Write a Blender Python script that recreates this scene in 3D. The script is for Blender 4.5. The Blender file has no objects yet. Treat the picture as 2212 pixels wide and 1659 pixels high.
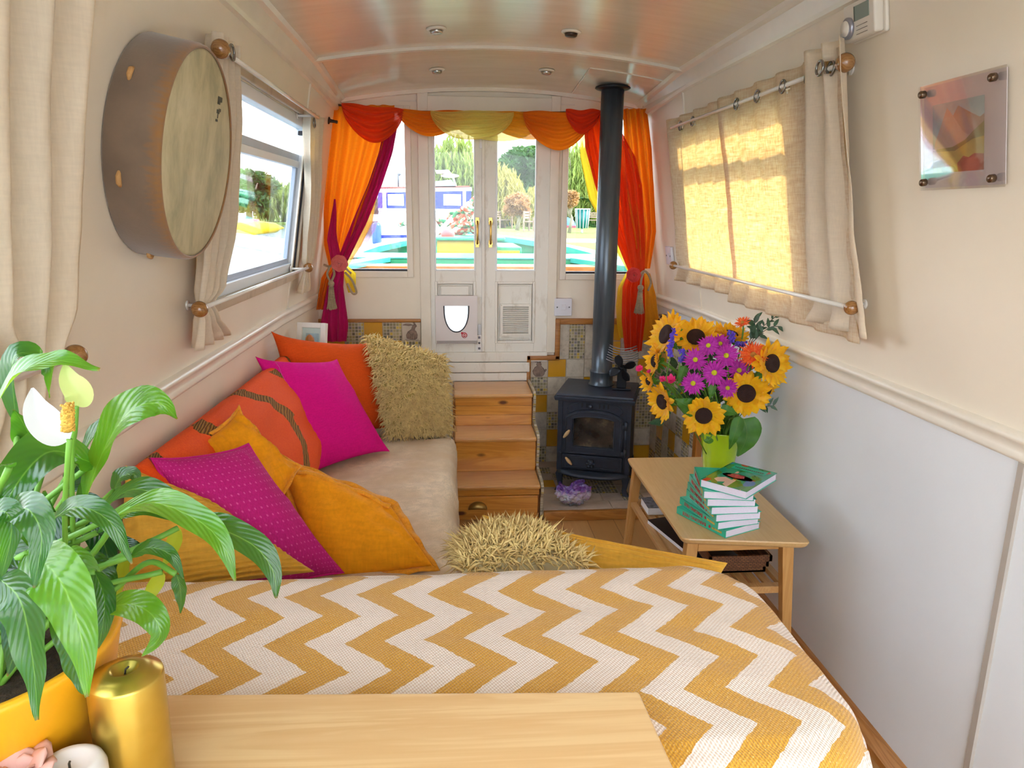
import bpy, bmesh, math, random
from mathutils import Vector, Matrix, noise
S = bpy.context.scene
C = S.collection
R = math.radians
# ---------------------------------------------------------------- camera (at the origin; floor at z = FZ)
FPX, IW, IH = 1570.0, 2212, 1659
YAW, PITCH, ROLL = R(4.8), R(13.3), R(0.6)
fw = Vector((math.sin(YAW)*math.cos(PITCH), math.cos(YAW)*math.cos(PITCH), -math.sin(PITCH)))
r0 = Vector((math.cos(YAW), -math.sin(YAW), 0)); u0 = r0.cross(fw)
rt = math.cos(ROLL)*r0 + math.sin(ROLL)*u0
up = -math.sin(ROLL)*r0 + math.cos(ROLL)*u0
cam = bpy.data.cameras.new('camera'); camo = bpy.data.objects.new('camera', cam); C.objects.link(camo)
mw = Matrix.Identity(4)
for i in range(3):
    mw[i][0], mw[i][1], mw[i][2] = rt[i], up[i], -fw[i]
camo.matrix_world = mw
cam.sensor_fit = 'HORIZONTAL'; cam.sensor_width = 36; cam.lens = 36*FPX/IW
cam.clip_start = .02; cam.clip_end = 500
S.camera = camo
def ray(px, py): return fw + (px-IW/2)/FPX*rt - (py-IH/2)/FPX*up
def onY(px, py, Y): d = ray(px, py); return d*(Y/d.y)
def onZ(px, py, Z): d = ray(px, py); return d*(Z/d.z)
def onX(px, py, X): d = ray(px, py); return d*(X/d.x)
FZ = -1.35
# ---------------------------------------------------------------- sky, sun, exposure
W = bpy.data.worlds.new('sky'); S.world = W; W.use_nodes = True
bg = W.node_tree.nodes['Background']
tcw = W.node_tree.nodes.new('ShaderNodeTexCoord'); sxw = W.node_tree.nodes.new('ShaderNodeSeparateXYZ')
crw = W.node_tree.nodes.new('ShaderNodeValToRGB')
W.node_tree.links.new(tcw.outputs['Generated'], sxw.inputs[0]); W.node_tree.links.new(sxw.outputs['Z'], crw.inputs[0])
crw.color_ramp.elements[0].position = 0.0; crw.color_ramp.elements[0].color = (.93, .96, 1.0, 1)
crw.color_ramp.elements[1].position = .6; crw.color_ramp.elements[1].color = (.74, .87, 1.0, 1)
W.node_tree.links.new(crw.outputs[0], bg.inputs[0]); bg.inputs[1].default_value = 1.75
sl = bpy.data.lights.new('sun', 'SUN'); sl.energy = 2.6; sl.angle = R(1.2); sl.color = (1, .93, .80)
so = bpy.data.objects.new('sun', sl); C.objects.link(so)
so.rotation_euler = Vector((.80, .03, .60)).to_track_quat('Z', 'Y').to_euler()
S.view_settings.view_transform = 'Standard'; S.view_settings.look = 'None'
S.view_settings.exposure = 2.0; S.view_settings.gamma = 1; S.view_settings.use_curve_mapping = False
S.cycles.max_bounces = 7; S.cycles.diffuse_bounces = 4; S.cycles.transparent_max_bounces = 16
S.cycles.use_adaptive_sampling = True; S.cycles.adaptive_threshold = .08; S.cycles.adaptive_min_samples = 16
S.cycles.transmission_bounces = 6; S.cycles.glossy_bounces = 4
S.cycles.sample_clamp_indirect = 6; S.cycles.caustics_reflective = False; S.cycles.caustics_refractive = False
try: S.cycles.use_denoising = True
except Exception: pass
# ---------------------------------------------------------------- materials
def lin(h):
    if isinstance(h, str):
        h = h.lstrip('#'); c = [int(h[i:i+2], 16)/255 for i in (0, 2, 4)]
        return tuple((x/12.92 if x <= .04045 else ((x+.055)/1.055)**2.4) for x in c)+(1,)
    return tuple(h[:3])+(1,)
class NT:
    def __init__(s, name):
        s.m = bpy.data.materials.new(name); s.m.use_nodes = True; s.t = s.m.node_tree
        s.b = s.t.nodes['Principled BSDF']; s.out = s.t.nodes['Material Output']
    def n(s, typ, **k):
        x = s.t.nodes.new(typ)
        for a, v in k.items():
            if a.startswith('i_'): x.inputs[a[2:].replace('_', ' ')].default_value = v
            else: setattr(x, a, v)
        return x
    def l(s, a, b): s.t.links.new(a, b)
    def coord(s, scale=(1, 1, 1), kind='Object', rot=(0, 0, 0)):
        t = s.n('ShaderNodeTexCoord'); mp = s.n('ShaderNodeMapping'); mp.inputs['Scale'].default_value = scale
        mp.inputs['Rotation'].default_value = rot
        s.l(t.outputs[kind], mp.inputs[0]); return mp.outputs[0]
    def noise(s, vec, scale=5, detail=4, rough=.55, dist=0):
        x = s.n('ShaderNodeTexNoise'); x.inputs['Scale'].default_value = scale; x.inputs['Detail'].default_value = detail
        x.inputs['Roughness'].default_value = rough; x.inputs['Distortion'].default_value = dist
        s.l(vec, x.inputs['Vector']); return x.outputs['Fac']
    def ramp(s, fac, stops, interp='LINEAR'):
        x = s.n('ShaderNodeValToRGB'); x.color_ramp.interpolation = interp
        e = x.color_ramp.elements
        while len(e) < len(stops): e.new(.5)
        for i, (p, c) in enumerate(stops): e[i].position = p; e[i].color = lin(c)
        s.l(fac, x.inputs[0]); return x.outputs[0]
    def math(s, op, a, b=None, c=None):
        x = s.n('ShaderNodeMath', operation=op)
        for i, v in enumerate((a, b, c)):
            if v is None: continue
            if isinstance(v, (int, float)): x.inputs[i].default_value = v
            else: s.l(v, x.inputs[i])
        return x.outputs[0]
    def mix(s, fac, a, b, blend='MIX'):
        x = s.n('ShaderNodeMix', data_type='RGBA', blend_type=blend)
        for i, v in ((0, fac), (6, a), (7, b)):
            if isinstance(v, (int, float)): x.inputs[i].default_value = v
            elif isinstance(v, (str, tuple)): x.inputs[i].default_value = lin(v)
            else: s.l(v, x.inputs[i])
        return x.outputs[2]
    def bump(s, h, strength=.3, dist=.002, prev=None):
        x = s.n('ShaderNodeBump'); x.inputs['Strength'].default_value = strength; x.inputs['Distance'].default_value = dist
        s.l(h, x.inputs['Height'])
        if prev is not None: s.l(prev, x.inputs['Normal'])
        s.l(x.outputs[0], s.b.inputs['Normal']); return x.outputs[0]
    def set(s, col=None, rough=None, metal=None, spec=None, coat=None, sheen=None):
        if col is not None:
            if isinstance(col, (str, tuple)): s.b.inputs['Base Color'].default_value = lin(col)
            else: s.l(col, s.b.inputs['Base Color'])
        for nm, v in (('Roughness', rough), ('Metallic', metal), ('Specular IOR Level', spec), ('Coat Weight', coat), ('Sheen Weight', sheen)):
            if v is not None:
                if isinstance(v, (int, float)): s.b.inputs[nm].default_value = v
                else: s.l(v, s.b.inputs[nm])
    def translucent(s, col, fac=.4, transp=0.0, nrm=None):
        """cloth or petal that lets light through; transp = open weave"""
        t = s.n('ShaderNodeBsdfTranslucent'); mx = s.n('ShaderNodeMixShader'); mx.inputs[0].default_value = fac
        if isinstance(col, (str, tuple)): t.inputs[0].default_value = lin(col)
        else: s.l(col, t.inputs[0])
        s.l(s.b.outputs[0], mx.inputs[1]); s.l(t.outputs[0], mx.inputs[2]); last = mx.outputs[0]
        if transp:
            tr = s.n('ShaderNodeBsdfTransparent'); m2 = s.n('ShaderNodeMixShader')
            if isinstance(transp, (int, float)): m2.inputs[0].default_value = transp
            else: s.l(transp, m2.inputs[0])
            if isinstance(col, (str, tuple)):
                c = lin(col); tr.inputs[0].default_value = tuple(.35+.65*x for x in c[:3])+(1,)
            s.l(last, m2.inputs[1]); s.l(tr.outputs[0], m2.inputs[2]); last = m2.outputs[0]
        s.l(last, s.out.inputs[0])
_mc = {}
def plain(name, col, rough=.5, metal=0, var=.06, vs=6, bump=0, bs=60, coat=0, sheen=0, spec=None, bd=.002):
    k = 'p'+name
    if k in _mc: return _mc[k]
    m = NT(name); v = m.coord()
    f = m.noise(v, vs, 4)
    c = lin(col); lo = tuple(max(0, x*(1-var)) for x in c[:3]); hi = tuple(min(1, x*(1+var)) for x in c[:3])
    m.set(m.ramp(f, [(.3, lo), (.7, hi)]), rough, metal, spec, coat, sheen)
    if bump: m.bump(m.noise(v, bs, 3), bump, bd)
    _mc[k] = m.m; return m.m
def cloth(name, col, var=.12, weave=260, bump=.5, trans=0, transp=0, col2=None, rough=.85, tcol=None, vs=14, sheen=.15, wr=.0):
    k = 'c'+name
    if k in _mc: return _mc[k]
    m = NT(name); v = m.coord()
    c = lin(col); lo = tuple(max(0, x*(1-var)) for x in c[:3]); hi = tuple(min(1, x*(1+var)) for x in c[:3])
    va = m.coord((1, 1, .12)); vb = m.coord((.12, .12, 1))
    n1 = m.noise(va, weave, 2); n2 = m.noise(vb, weave, 2)
    f = m.math('MULTIPLY', m.math('ADD', n1, n2), .5)
    base = m.ramp(f, [(.38, lo), (.62, hi)])
    if col2: base = m.mix(m.ramp(m.noise(v, vs, 3), [(.4, (0, 0, 0)), (.6, (1, 1, 1))]), base, col2)
    m.set(base, rough, 0, .25, 0, sheen)
    b = m.bump(f, bump, .0012)
    if wr: m.bump(m.noise(v, 22, 3, .5, .6), wr, .012, b)
    if trans: m.translucent(tcol or hi, trans, transp)
    _mc[k] = m.m; return m.m
def wood(name, c1, c2, axis=0, scale=1.0, rough=.4, knots=False, coat=0, c3=None, contrast=1.0, sc2=9):
    k = 'w'+name+str(axis)
    if k in _mc: return _mc[k]
    m = NT(name); s = [9*scale]*3; s[axis] = .7*scale
    v = m.coord(tuple(s)); f = m.noise(v, 1.6, 5, .6, 1.1)
    s2 = [sc2*8*scale]*3; s2[axis] = 1.2*scale
    g = m.noise(m.coord(tuple(s2)), 1.0, 3, .7)
    rings = m.math('SINE', m.math('MULTIPLY', f, 42.0)); rings = m.math('MULTIPLY_ADD', rings, .5, .5)
    mixf = m.math('MULTIPLY_ADD', rings, .45*contrast, m.math('MULTIPLY', g, .55))
    col = m.ramp(mixf, [(.15, c1), (.8, c2)])
    if c3: col = m.mix(m.ramp(f, [(.52, (0, 0, 0)), (.6, (1, 1, 1))]), col, c3)
    if knots:
        vo = m.n('ShaderNodeTexVoronoi'); vo.inputs['Scale'].default_value = 1.0
        sk = [11]*3; sk[axis] = 5; m.l(m.coord(tuple(sk)), vo.inputs['Vector'])
        kf = m.ramp(vo.outputs['Distance'], [(.07, (1, 1, 1)), (.15, (0, 0, 0))]); col = m.mix(kf, col, '#5a2c10')
    m.set(col, rough, 0, None, coat); m.bump(g, .15, .001)
    _mc[k] = m.m; return m.m
def glass(name='clear_glass', tint=(.97, .99, 1), rough=0.02, refl=.08):
    k = 'g'+name
    if k in _mc: return _mc[k]
    m = NT(name); tr = m.n('ShaderNodeBsdfTransparent'); tr.inputs[0].default_value = tint+(1,)
    gl = m.n('ShaderNodeBsdfGlossy'); gl.inputs['Roughness'].default_value = rough
    fr = m.n('ShaderNodeLayerWeight'); fr.inputs[0].default_value = .25
    mx = m.n('ShaderNodeMixShader'); f = m.math('MULTIPLY_ADD', fr.outputs['Fresnel'], .4, refl*.2)
    m.l(f, mx.inputs[0]); m.l(tr.outputs[0], mx.inputs[1]); m.l(gl.outputs[0], mx.inputs[2]); m.l(mx.outputs[0], m.out.inputs[0])
    _mc[k] = m.m; return m.m
# ---------------------------------------------------------------- mesh collector
def smoothstep(a, b, x):
    t = min(1, max(0, (x-a)/(b-a))); return t*t*(3-2*t)
class MB:
    def __init__(s): s.v = []; s.f = []; s.mi = []; s.uv = {}; s.cur = 0; s.sm = []; s.smooth = False
    def vert(s, *p): s.v.append(tuple(p) if len(p) == 3 else tuple(p[0])); return len(s.v)-1
    def face(s, idx, mi=None): s.f.append(tuple(idx)); s.mi.append(s.cur if mi is None else mi); s.sm.append(s.smooth)
    def quad(s, a, b, c, d, mi=None): s.face([s.vert(a), s.vert(b), s.vert(c), s.vert(d)], mi)
    def poly(s, pts, mi=None): s.face([s.vert(p) for p in pts], mi)
    def box(s, lo, hi, mi=None, M=None):
        x0, y0, z0 = lo; x1, y1, z1 = hi
        P = [(x0, y0, z0), (x1, y0, z0), (x1, y1, z0), (x0, y1, z0), (x0, y0, z1), (x1, y0, z1), (x1, y1, z1), (x0, y1, z1)]
        if M is not None: P = [tuple(M @ Vector(p)) for p in P]
        i = len(s.v); s.v += P
        for q in ((3, 2, 1, 0), (4, 5, 6, 7), (0, 1, 5, 4), (1, 2, 6, 5), (2, 3, 7, 6), (3, 0, 4, 7)): s.face([i+k for k in q], mi)
    def hexa(s, P, mi=None):
        i = len(s.v); s.v += [tuple(p) for p in P]
        for q in ((3, 2, 1, 0), (4, 5, 6, 7), (0, 1, 5, 4), (1, 2, 6, 5), (2, 3, 7, 6), (3, 0, 4, 7)): s.face([i+k for k in q], mi)
    def prism(s, poly, lo, hi, axis=1, mi=None):
        """extrude a 2-D outline along an axis; the outline gives the other two coordinates"""
        def P(a, b, t): return {0: (t, a, b), 1: (a, t, b), 2: (a, b, t)}[axis]
        A = [s.vert(P(a, b, lo)) for a, b in poly]; B = [s.vert(P(a, b, hi)) for a, b in poly]; n = len(poly)
        s.face(A[::-1], mi); s.face(B, mi)
        for i in range(n): s.face([A[i], A[(i+1) % n], B[(i+1) % n], B[i]], mi)
    def grid(s, fn, nu, nv, mi=None, uv=None, closed_u=False):
        sm = s.smooth; s.smooth = True
        I = [[s.vert(fn(i/nu, j/nv)) for j in range(nv+1)] for i in range(nu+(0 if closed_u else 1))]
        for i in range(nu):
            for j in range(nv):
                a = I[i][j]; b = I[(i+1) % len(I)][j]; c = I[(i+1) % len(I)][j+1]; d = I[i][j+1]
                if uv: s.uv[len(s.f)] = [uv(x/nu, y/nv) for x, y in ((i, j), (i+1, j), (i+1, j+1), (i, j+1))]
                s.face([a, b, c, d], mi)
        s.smooth = sm; return I
    def lathe(s, prof, seg=32, c=(0, 0, 0), axis=2, mi=None, cap=True, M=None):
        sm = s.smooth; s.smooth = True
        rings = []
        for r, h in prof:
            ring = []
            for k in range(seg):
                a = 2*math.pi*k/seg; x, y = r*math.cos(a), r*math.sin(a)
                p = {2: (x, y, h), 1: (x, h, -y), 0: (h, x, y)}[axis]
                p = Vector(p)
                if M is not None: p = M @ p
                ring.append(s.vert((p.x+c[0], p.y+c[1], p.z+c[2])))
            rings.append(ring)
        for a, b in zip(rings, rings[1:]):
            for k in range(seg): s.face([a[k], a[(k+1) % seg], b[(k+1) % seg], b[k]], mi)
        if cap:
            if prof[0][0] > 1e-5: s.face(rings[0][::-1], mi)
            if prof[-1][0] > 1e-5: s.face(rings[-1], mi)
        s.smooth = sm
    def tube(s, pts, r, seg=8, mi=None, closed=False, flat=1.0):
        pts = [Vector(p) for p in pts]; n = len(pts)
        if not hasattr(r, '__len__'): r = [r]*n
        sm = s.smooth; s.smooth = True; rings = []; prev = None
        for i, p in enumerate(pts):
            if closed: t = pts[(i+1) % n]-pts[i-1]
            else: t = pts[min(i+1, n-1)]-pts[max(i-1, 0)]
            if t.length < 1e-9: t = Vector((0, 0, 1))
            t.normalize()
            if prev is None: a = t.orthogonal().normalized()
            else:
                a = prev-t*prev.dot(t)
                a = a.normalized() if a.length > 1e-6 else t.orthogonal().normalized()
            prev = a; b = t.cross(a)
            rings.append([s.vert(p+(a*math.cos(2*math.pi*k/seg)+b*math.sin(2*math.pi*k/seg)*flat)*r[i]) for k in range(seg)])
        m = n if closed else n-1
        for i in range(m):
            A, B = rings[i], rings[(i+1) % n]
            for k in range(seg): s.face([A[k], A[(k+1) % seg], B[(k+1) % seg], B[k]], mi)
        if not closed: s.face(rings[0][::-1], mi); s.face(rings[-1], mi)
        s.smooth = sm
    def sphere(s, c, r, seg=16, rings=10, mi=None, sc=(1, 1, 1)):
        sm = s.smooth; s.smooth = True
        prof = []
        T = s.vert((c[0], c[1], c[2]+r*sc[2])); Bm = s.vert((c[0], c[1], c[2]-r*sc[2])); rg = []
        for i in range(1, rings):
            a = math.pi*i/rings
            rg.append([s.vert((c[0]+r*sc[0]*math.sin(a)*math.cos(2*math.pi*k/seg), c[1]+r*sc[1]*math.sin(a)*math.sin(2*math.pi*k/seg), c[2]+r*sc[2]*math.cos(a))) for k in range(seg)])
        for k in range(seg):
            s.face([T, rg[0][k], rg[0][(k+1) % seg]], mi); s.face([Bm, rg[-1][(k+1) % seg], rg[-1][k]], mi)
        for A, B in zip(rg, rg[1:]):
            for k in range(seg): s.face([A[k], B[k], B[(k+1) % seg], A[(k+1) % seg]], mi)
        s.smooth = sm
    def build(s, name, mats, parent=None, bevel=0, subsurf=0, solid=0, world=True, bseg=2, soff=0, angle=35):
        if not isinstance(mats, (list, tuple)): mats = [mats]
        me = bpy.data.meshes.new(name)
        V = s.v
        if parent is not None and world:
            inv = wm(parent).inverted(); V = [tuple(inv @ Vector(p)) for p in V]
        me.from_pydata(V, [], s.f); me.update()
        for m in mats: me.materials.append(m)
        for i, p in enumerate(me.polygons): p.material_index = min(s.mi[i], len(mats)-1); p.use_smooth = s.sm[i]
        if s.uv:
            ul = me.uv_layers.new(name='UVMap')
            for i, p in enumerate(me.polygons):
                if i in s.uv:
                    for k, li in enumerate(p.loop_indices): ul.data[li].uv = s.uv[i][k]
        o = bpy.data.objects.new(name, me); C.objects.link(o)
        if parent is not None: o.parent = parent
        if solid:
            md = o.modifiers.new('thick', 'SOLIDIFY'); md.thickness = solid; md.offset = soff
        if bevel:
            md = o.modifiers.new('bevel', 'BEVEL'); md.width = bevel; md.segments = bseg; md.limit_method = 'ANGLE'; md.angle_limit = R(angle)
            for p in me.polygons: p.use_smooth = True
            me.set_sharp_from_angle(angle=R(50)) if False else None
            w = o.modifiers.new('wn', 'WEIGHTED_NORMAL'); w.keep_sharp = True
        if subsurf:
            md = o.modifiers.new('sub', 'SUBSURF'); md.levels = subsurf; md.render_levels = subsurf
        return o
def wm(o):
    m = Matrix.LocRotScale(o.location, o.rotation_euler, o.scale)
    return wm(o.parent) @ m if o.parent else m
def tag(o, label=None, cat=None, group=None, kind=None):
    if label: o['label'] = label
    if cat: o['category'] = cat
    if group: o['group'] = group
    if kind: o['kind'] = kind
    return o
def thing(name, label, cat, loc=(0, 0, 0), rot=(0, 0, 0), group=None):
    o = bpy.data.objects.new(name, None); C.objects.link(o); o.location = loc; o.rotation_euler = rot
    o.empty_display_size = .05
    return tag(o, label, cat, group)
def copy_tree(o, parent=None):
    c = o.copy(); C.objects.link(c); c.parent = parent
    for ch in list(o.children): copy_tree(ch, c)
    return c
def struct(o): o['kind'] = 'structure'; return o
def bez(p, n):
    out = []
    for i in range(n+1):
        t = i/n; q = [Vector(a) for a in p]
        while len(q) > 1: q = [q[k].lerp(q[k+1], t) for k in range(len(q)-1)]
        out.append(q[0])
    return out
def catmull(P, n=8):
    P = [Vector(p) for p in P]; P = [P[0]*2-P[1]]+P+[P[-1]*2-P[-2]]; out = []
    for i in range(1, len(P)-2):
        for k in range(n):
            t = k/n; a, b, c, d = P[i-1:i+3]
            out.append(.5*((2*b)+(c-a)*t+(2*a-5*b+4*c-d)*t*t+(3*b-3*c+d-a)*t**3))
    out.append(P[-2]); return out
def fbm(x, y, z=0, s=1): return noise.fractal(Vector((x*s, y*s, z*s)), .6, 2.0, 3)
# ================================================================ the boat's cabin
CX = .2
def hw(Y, z):
    b = .771+(.36-z)*.16 if z >= -.43 else .898
    if Y > 3.0: b -= (Y-3.0)/.7*.03
    return b
def wx(side, Y, z, off=0): return CX+side*(hw(Y, z)-off)
def czl(x, Y):
    e = .55 if Y < 3.0 else .55-(Y-3.0)/.7*.045
    return e+.068*(1-((x-CX)/.73)**2)
paint = plain('cream_wall_paint', '#f1e6d4', .42, var=.03, vs=3, bump=.08, bs=220)
paintL = plain('cool_lit_panel_paint', '#e9edf2', .38, var=.025, vs=3, bump=.06, bs=200)  # cream wall tinted blue-white: cool window light put into the lower right colour
gloss = NT('satin_ceiling_paint'); _v = gloss.coord((1, 6, 1)); gloss.set(gloss.ramp(gloss.noise(_v, 4, 4), [(.3, '#e6d8c3'), (.7, '#eee2cf')]), .22, spec=.6)
_w = gloss.noise(gloss.coord((2, 16, 2)), 3, 3); gloss.bump(_w, .10, .003); ceilm = gloss.m
trimm = plain('white_trim_gloss', '#ece3d4', .3, var=.04, vs=9, bump=.06, bs=80)
def aged(name, c, dirt, rough=.35):
    m = NT(name); f = m.noise(m.coord((1, 1, .35)), 16, 6, .7)
    m.set(m.ramp(f, [(.28, dirt), (.46, c), (1, c)]), rough); m.bump(f, .1, .001); return m.m
doorm = aged('worn_white_door_paint', '#f0ece4', '#d6ccbe')
# floor
fl = NT('oak_laminate_floor'); _b = fl.n('ShaderNodeTexBrick'); fl.l(fl.coord((1, 1, 1), rot=(0, 0, R(90))), _b.inputs['Vector'])
_b.inputs['Scale'].default_value = 1; _b.inputs['Brick Width'].default_value = .9; _b.inputs['Row Height'].default_value = .12
_b.inputs['Mortar Size'].default_value = .0015; _b.inputs['Mortar'].default_value = lin('#6b4a2a')
_b.inputs['Color1'].default_value = lin('#c99a63'); _b.inputs['Color2'].default_value = lin('#b98852')
_g = fl.noise(fl.coord((30, 1.2, 30)), 2, 5)
fl.set(fl.mix(fl.math('MULTIPLY', _g, .6), _b.outputs['Color'], '#a3713c'), .35)
m = MB(); m.box((CX-.95, -.9, FZ-.04), (CX+.95, 3.7, FZ)); struct(m.build('floor', fl.m))
# ceiling
m = MB(); m.grid(lambda u, v: (CX-.80+1.60*u, -.62+4.37*v, czl(CX-.80+1.60*u, -.62+4.37*v)), 24, 54)
struct(m.build('ceiling', ceilm, solid=.03, soff=1))
# walls with real openings and reveals
def wallmesh(side, holes):
    ys = sorted({-.9, 3.0, 3.74}|{h[0] for h in holes}|{h[1] for h in holes}); zs = [FZ, -.43, -.25, .35, .52]
    m = MB(); T = .05
    def hole(i, j): return any(ys[i] >= h[0]-1e-6 and ys[i+1] <= h[1]+1e-6 for h in holes) and j == 2 and 0 <= i < len(ys)-1
    def P(y, z, o): return (wx(side, y, z)+side*o, y, z)
    for i in range(len(ys)-1):
        for j in range(4):
            if hole(i, j):
                a, b, c, d = ys[i], ys[i+1], zs[j], zs[j+1]
                if not hole(i-1, j): m.quad(P(a, c, 0), P(a, d, 0), P(a, d, T), P(a, c, T))
                if not hole(i+1, j): m.quad(P(b, c, 0), P(b, d, 0), P(b, d, T), P(b, c, T))
                m.quad(P(a, c, 0), P(b, c, 0), P(b, c, T), P(a, c, T)); m.quad(P(a, d, 0), P(b, d, 0), P(b, d, T), P(a, d, T)); continue
            for o in (0, T):
                m.quad(P(ys[i], zs[j], o), P(ys[i+1], zs[j], o), P(ys[i+1], zs[j+1], o), P(ys[i], zs[j+1], o), 1 if (j == 0 and o == 0) else 0)
    return m
WY0, WY1, WZ0, WZ1 = 2.06, 3.16, -.25, .35
struct(wallmesh(-1, [(.0, .95), (WY0, WY1)]).build('wall_left', [paint, paint]))
struct(wallmesh(1, [(WY0, WY1)]).build('wall_right', [paint, paintL]))
# dado rails, cornices, seam battens
def rail(side, name):
    m = MB()
    prof = [(0, -.462), (.012, -.458), (.016, -.45), (.010, -.442), (.010, -.428), (.020, -.42), (.022, -.412), (.012, -.404), (0, -.402)]
    ys = [-.9, 0, 1, 2, 3.0, 3.7]
    m.grid(lambda u, v: (wx(side, ys[round(u*5)], prof[round(v*8)][1], prof[round(v*8)][0]), ys[round(u*5)], prof[round(v*8)][1]), 5, 8)
    m.build(name, trimm); return struct(C.objects[-1])
rail(-1, 'trim_1'); rail(1, 'trim_2')
def cornice(side, name):
    m = MB(); ys = [-.3, 1.0, 2.1, 3.0, 3.7]
    def pr(Y):
        e = czl(CX+side*.72, Y)
        return [(wx(side, Y, e-.062, 0), e-.066), (wx(side, Y, e-.06, .012), e-.062), (wx(side, Y, e-.05, .016), e-.052), (CX+side*(.715), e-.012), (CX+side*.70, e-.006), (CX+side*.69, e+.004)]
    m.grid(lambda u, v: (pr(ys[round(u*4)])[round(v*5)][0], ys[round(u*4)], pr(ys[round(u*4)])[round(v*5)][1]), 4, 5)
    for f in range(len(m.sm)): m.sm[f] = False
    o = m.build(name, trimm); return struct(o)
cornice(-1, 'trim_3'); cornice(1, 'trim_4')
def arch(Y, name, w=.03, h=.012):
    m = MB()
    for k in range(28):
        x0 = CX-.71+1.42*k/28; x1 = CX-.71+1.42*(k+1)/28
        z0, z1 = czl(x0, Y), czl(x1, Y)
        m.hexa([(x0, Y-w/2, z0-h), (x1, Y-w/2, z1-h), (x1, Y+w/2, z1-h), (x0, Y+w/2, z0-h), (x0, Y-w/2, z0+.01), (x1, Y-w/2, z1+.01), (x1, Y+w/2, z1+.01), (x0, Y+w/2, z0+.01)])
    return struct(m.build(name, trimm))
arch(3.0, 'trim_5'); arch(3.685, 'trim_6', .025, .016)
def batten(side, Y, z0, z1, name, w=.022):
    m = MB(); n = 4
    for k in range(n):
        a = z0+(z1-z0)*k/n; b = z0+(z1-z0)*(k+1)/n
        P = lambda y, z, o: (wx(side, y, z, o), y, z)
        m.hexa([P(Y, a, 0), P(Y+w, a, 0), P(Y+w, a, .006), P(Y, a, .006), P(Y, b, 0), P(Y+w, b, 0), P(Y+w, b, .006), P(Y, b, .006)])
    return struct(m.build(name, trimm))
batten(-1, 3.09, -.405, .49, 'trim_7', .012); batten(1, 3.085, -.405, .49, 'trim_8', .012)
greym = plain('grey_seam_strip', '#b3aaa0', .5)
m = MB(); m.box((CX+.890, 1.235, FZ), (CX+.899, 1.250, -.455)); struct(m.build('trim_9', greym))
# skirting on the right
pinem = wood('honey_pine', '#c98c4a', '#a86a2c', 1, 1.2, .35, knots=True, coat=.2)
m = MB(); m.prism([(CX+.899, FZ), (CX+.862, FZ), (CX+.862, FZ+.02), (CX+.882, FZ+.04), (CX+.899, FZ+.04)], -.9, 2.98, 1); struct(m.build('baseboard_right', pinem))
# ---------------------------------------------------------------- bulkhead at the front, Y = 3.7
BY = 3.70
DX0, DX1, DZ0, DZ1 = -.112, .492, -.704, .435
LW = (-.56, -.218, -.293, .46); RW = (.575, .93, -.302, .452)
m = MB()
xs = sorted([CX-.90, LW[0], LW[1], DX0, DX1, RW[0], RW[1], CX+.90]); zs = sorted([FZ, DZ0, LW[2], LW[3], DZ1, .66, RW[2], RW[3]])
def inside(x, z):
    return (LW[0] < x < LW[1] and LW[2] < z < LW[3]) or (RW[0] < x < RW[1] and RW[2] < z < RW[3]) or (DX0 < x < DX1 and DZ0 < z < DZ1)
for i in range(len(xs)-1):
    for j in range(len(zs)-1):
        if not inside((xs[i]+xs[i+1])/2, (zs[j]+zs[j+1])/2): m.box((xs[i], BY, zs[j]), (xs[i+1], BY+.04, zs[j+1]))
struct(m.build('wall_front', paint))
def framebox(m, x0, x1, z0, z1, w, y0, y1, mi=0):
    m.box((x0, y0, z0), (x0+w, y1, z1), mi); m.box((x1-w, y0, z0), (x1, y1, z1), mi)
    m.box((x0+w, y0, z0), (x1-w, y1, z0+w), mi); m.box((x0+w, y0, z1-w), (x1-w, y1, z1), mi)
darkm = plain('dark_rubber', '#2a2730', .6)
def frontwin(n, q):
    t = struct(thing('window_%d' % n, None, None, ((q[0]+q[1])/2, BY, q[2])))
    m = MB(); framebox(m, q[0]-.028, q[1]+.028, q[2]-.03, q[3]+.028, .03, BY-.014, BY+.002); m.build('window_frame', trimm, t, bevel=.002)
    m = MB(); m.box((q[0]+.002, BY+.016, q[2]+.012), (q[1]-.002, BY+.019, q[3]-.002)); m.build('pane', glass(), t)
    m = MB(); m.box((q[0], BY+.002, q[2]), (q[1], BY+.035, q[2]+.010)); m.build('window_seal', darkm, t)
frontwin(3, LW); frontwin(4, RW)
# door casing
m = MB()
m.box((DX0-.045, BY-.02, DZ0-.004), (DX0+.006, BY-.0105, .55)); m.box((DX0-.045, BY-.0106, DZ0-.004), (DX0-.0005, BY-.0005, .55)); m.box((DX1-.006, BY-.02, DZ0-.004), (DX1+.04, BY-.0105, .545)); m.box((DX1+.0005, BY-.0106, DZ0-.004), (DX1+.04, BY-.0005, .545))
m.box((DX0-.001, BY-.018, DZ1-.006), (DX1+.001, BY-.0105, DZ1+.10)); m.box((DX0-.001, BY-.0106, DZ1+.001), (DX1+.001, BY-.0005, DZ1+.10))
struct(m.build('trim_10', trimm, bevel=.003))
m = MB(); m.box((DX0-.13, BY-.006, DZ1+.072), (DX1+.11, BY-.001, DZ1+.078)); struct(m.build('trim_15', trimm))
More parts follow.
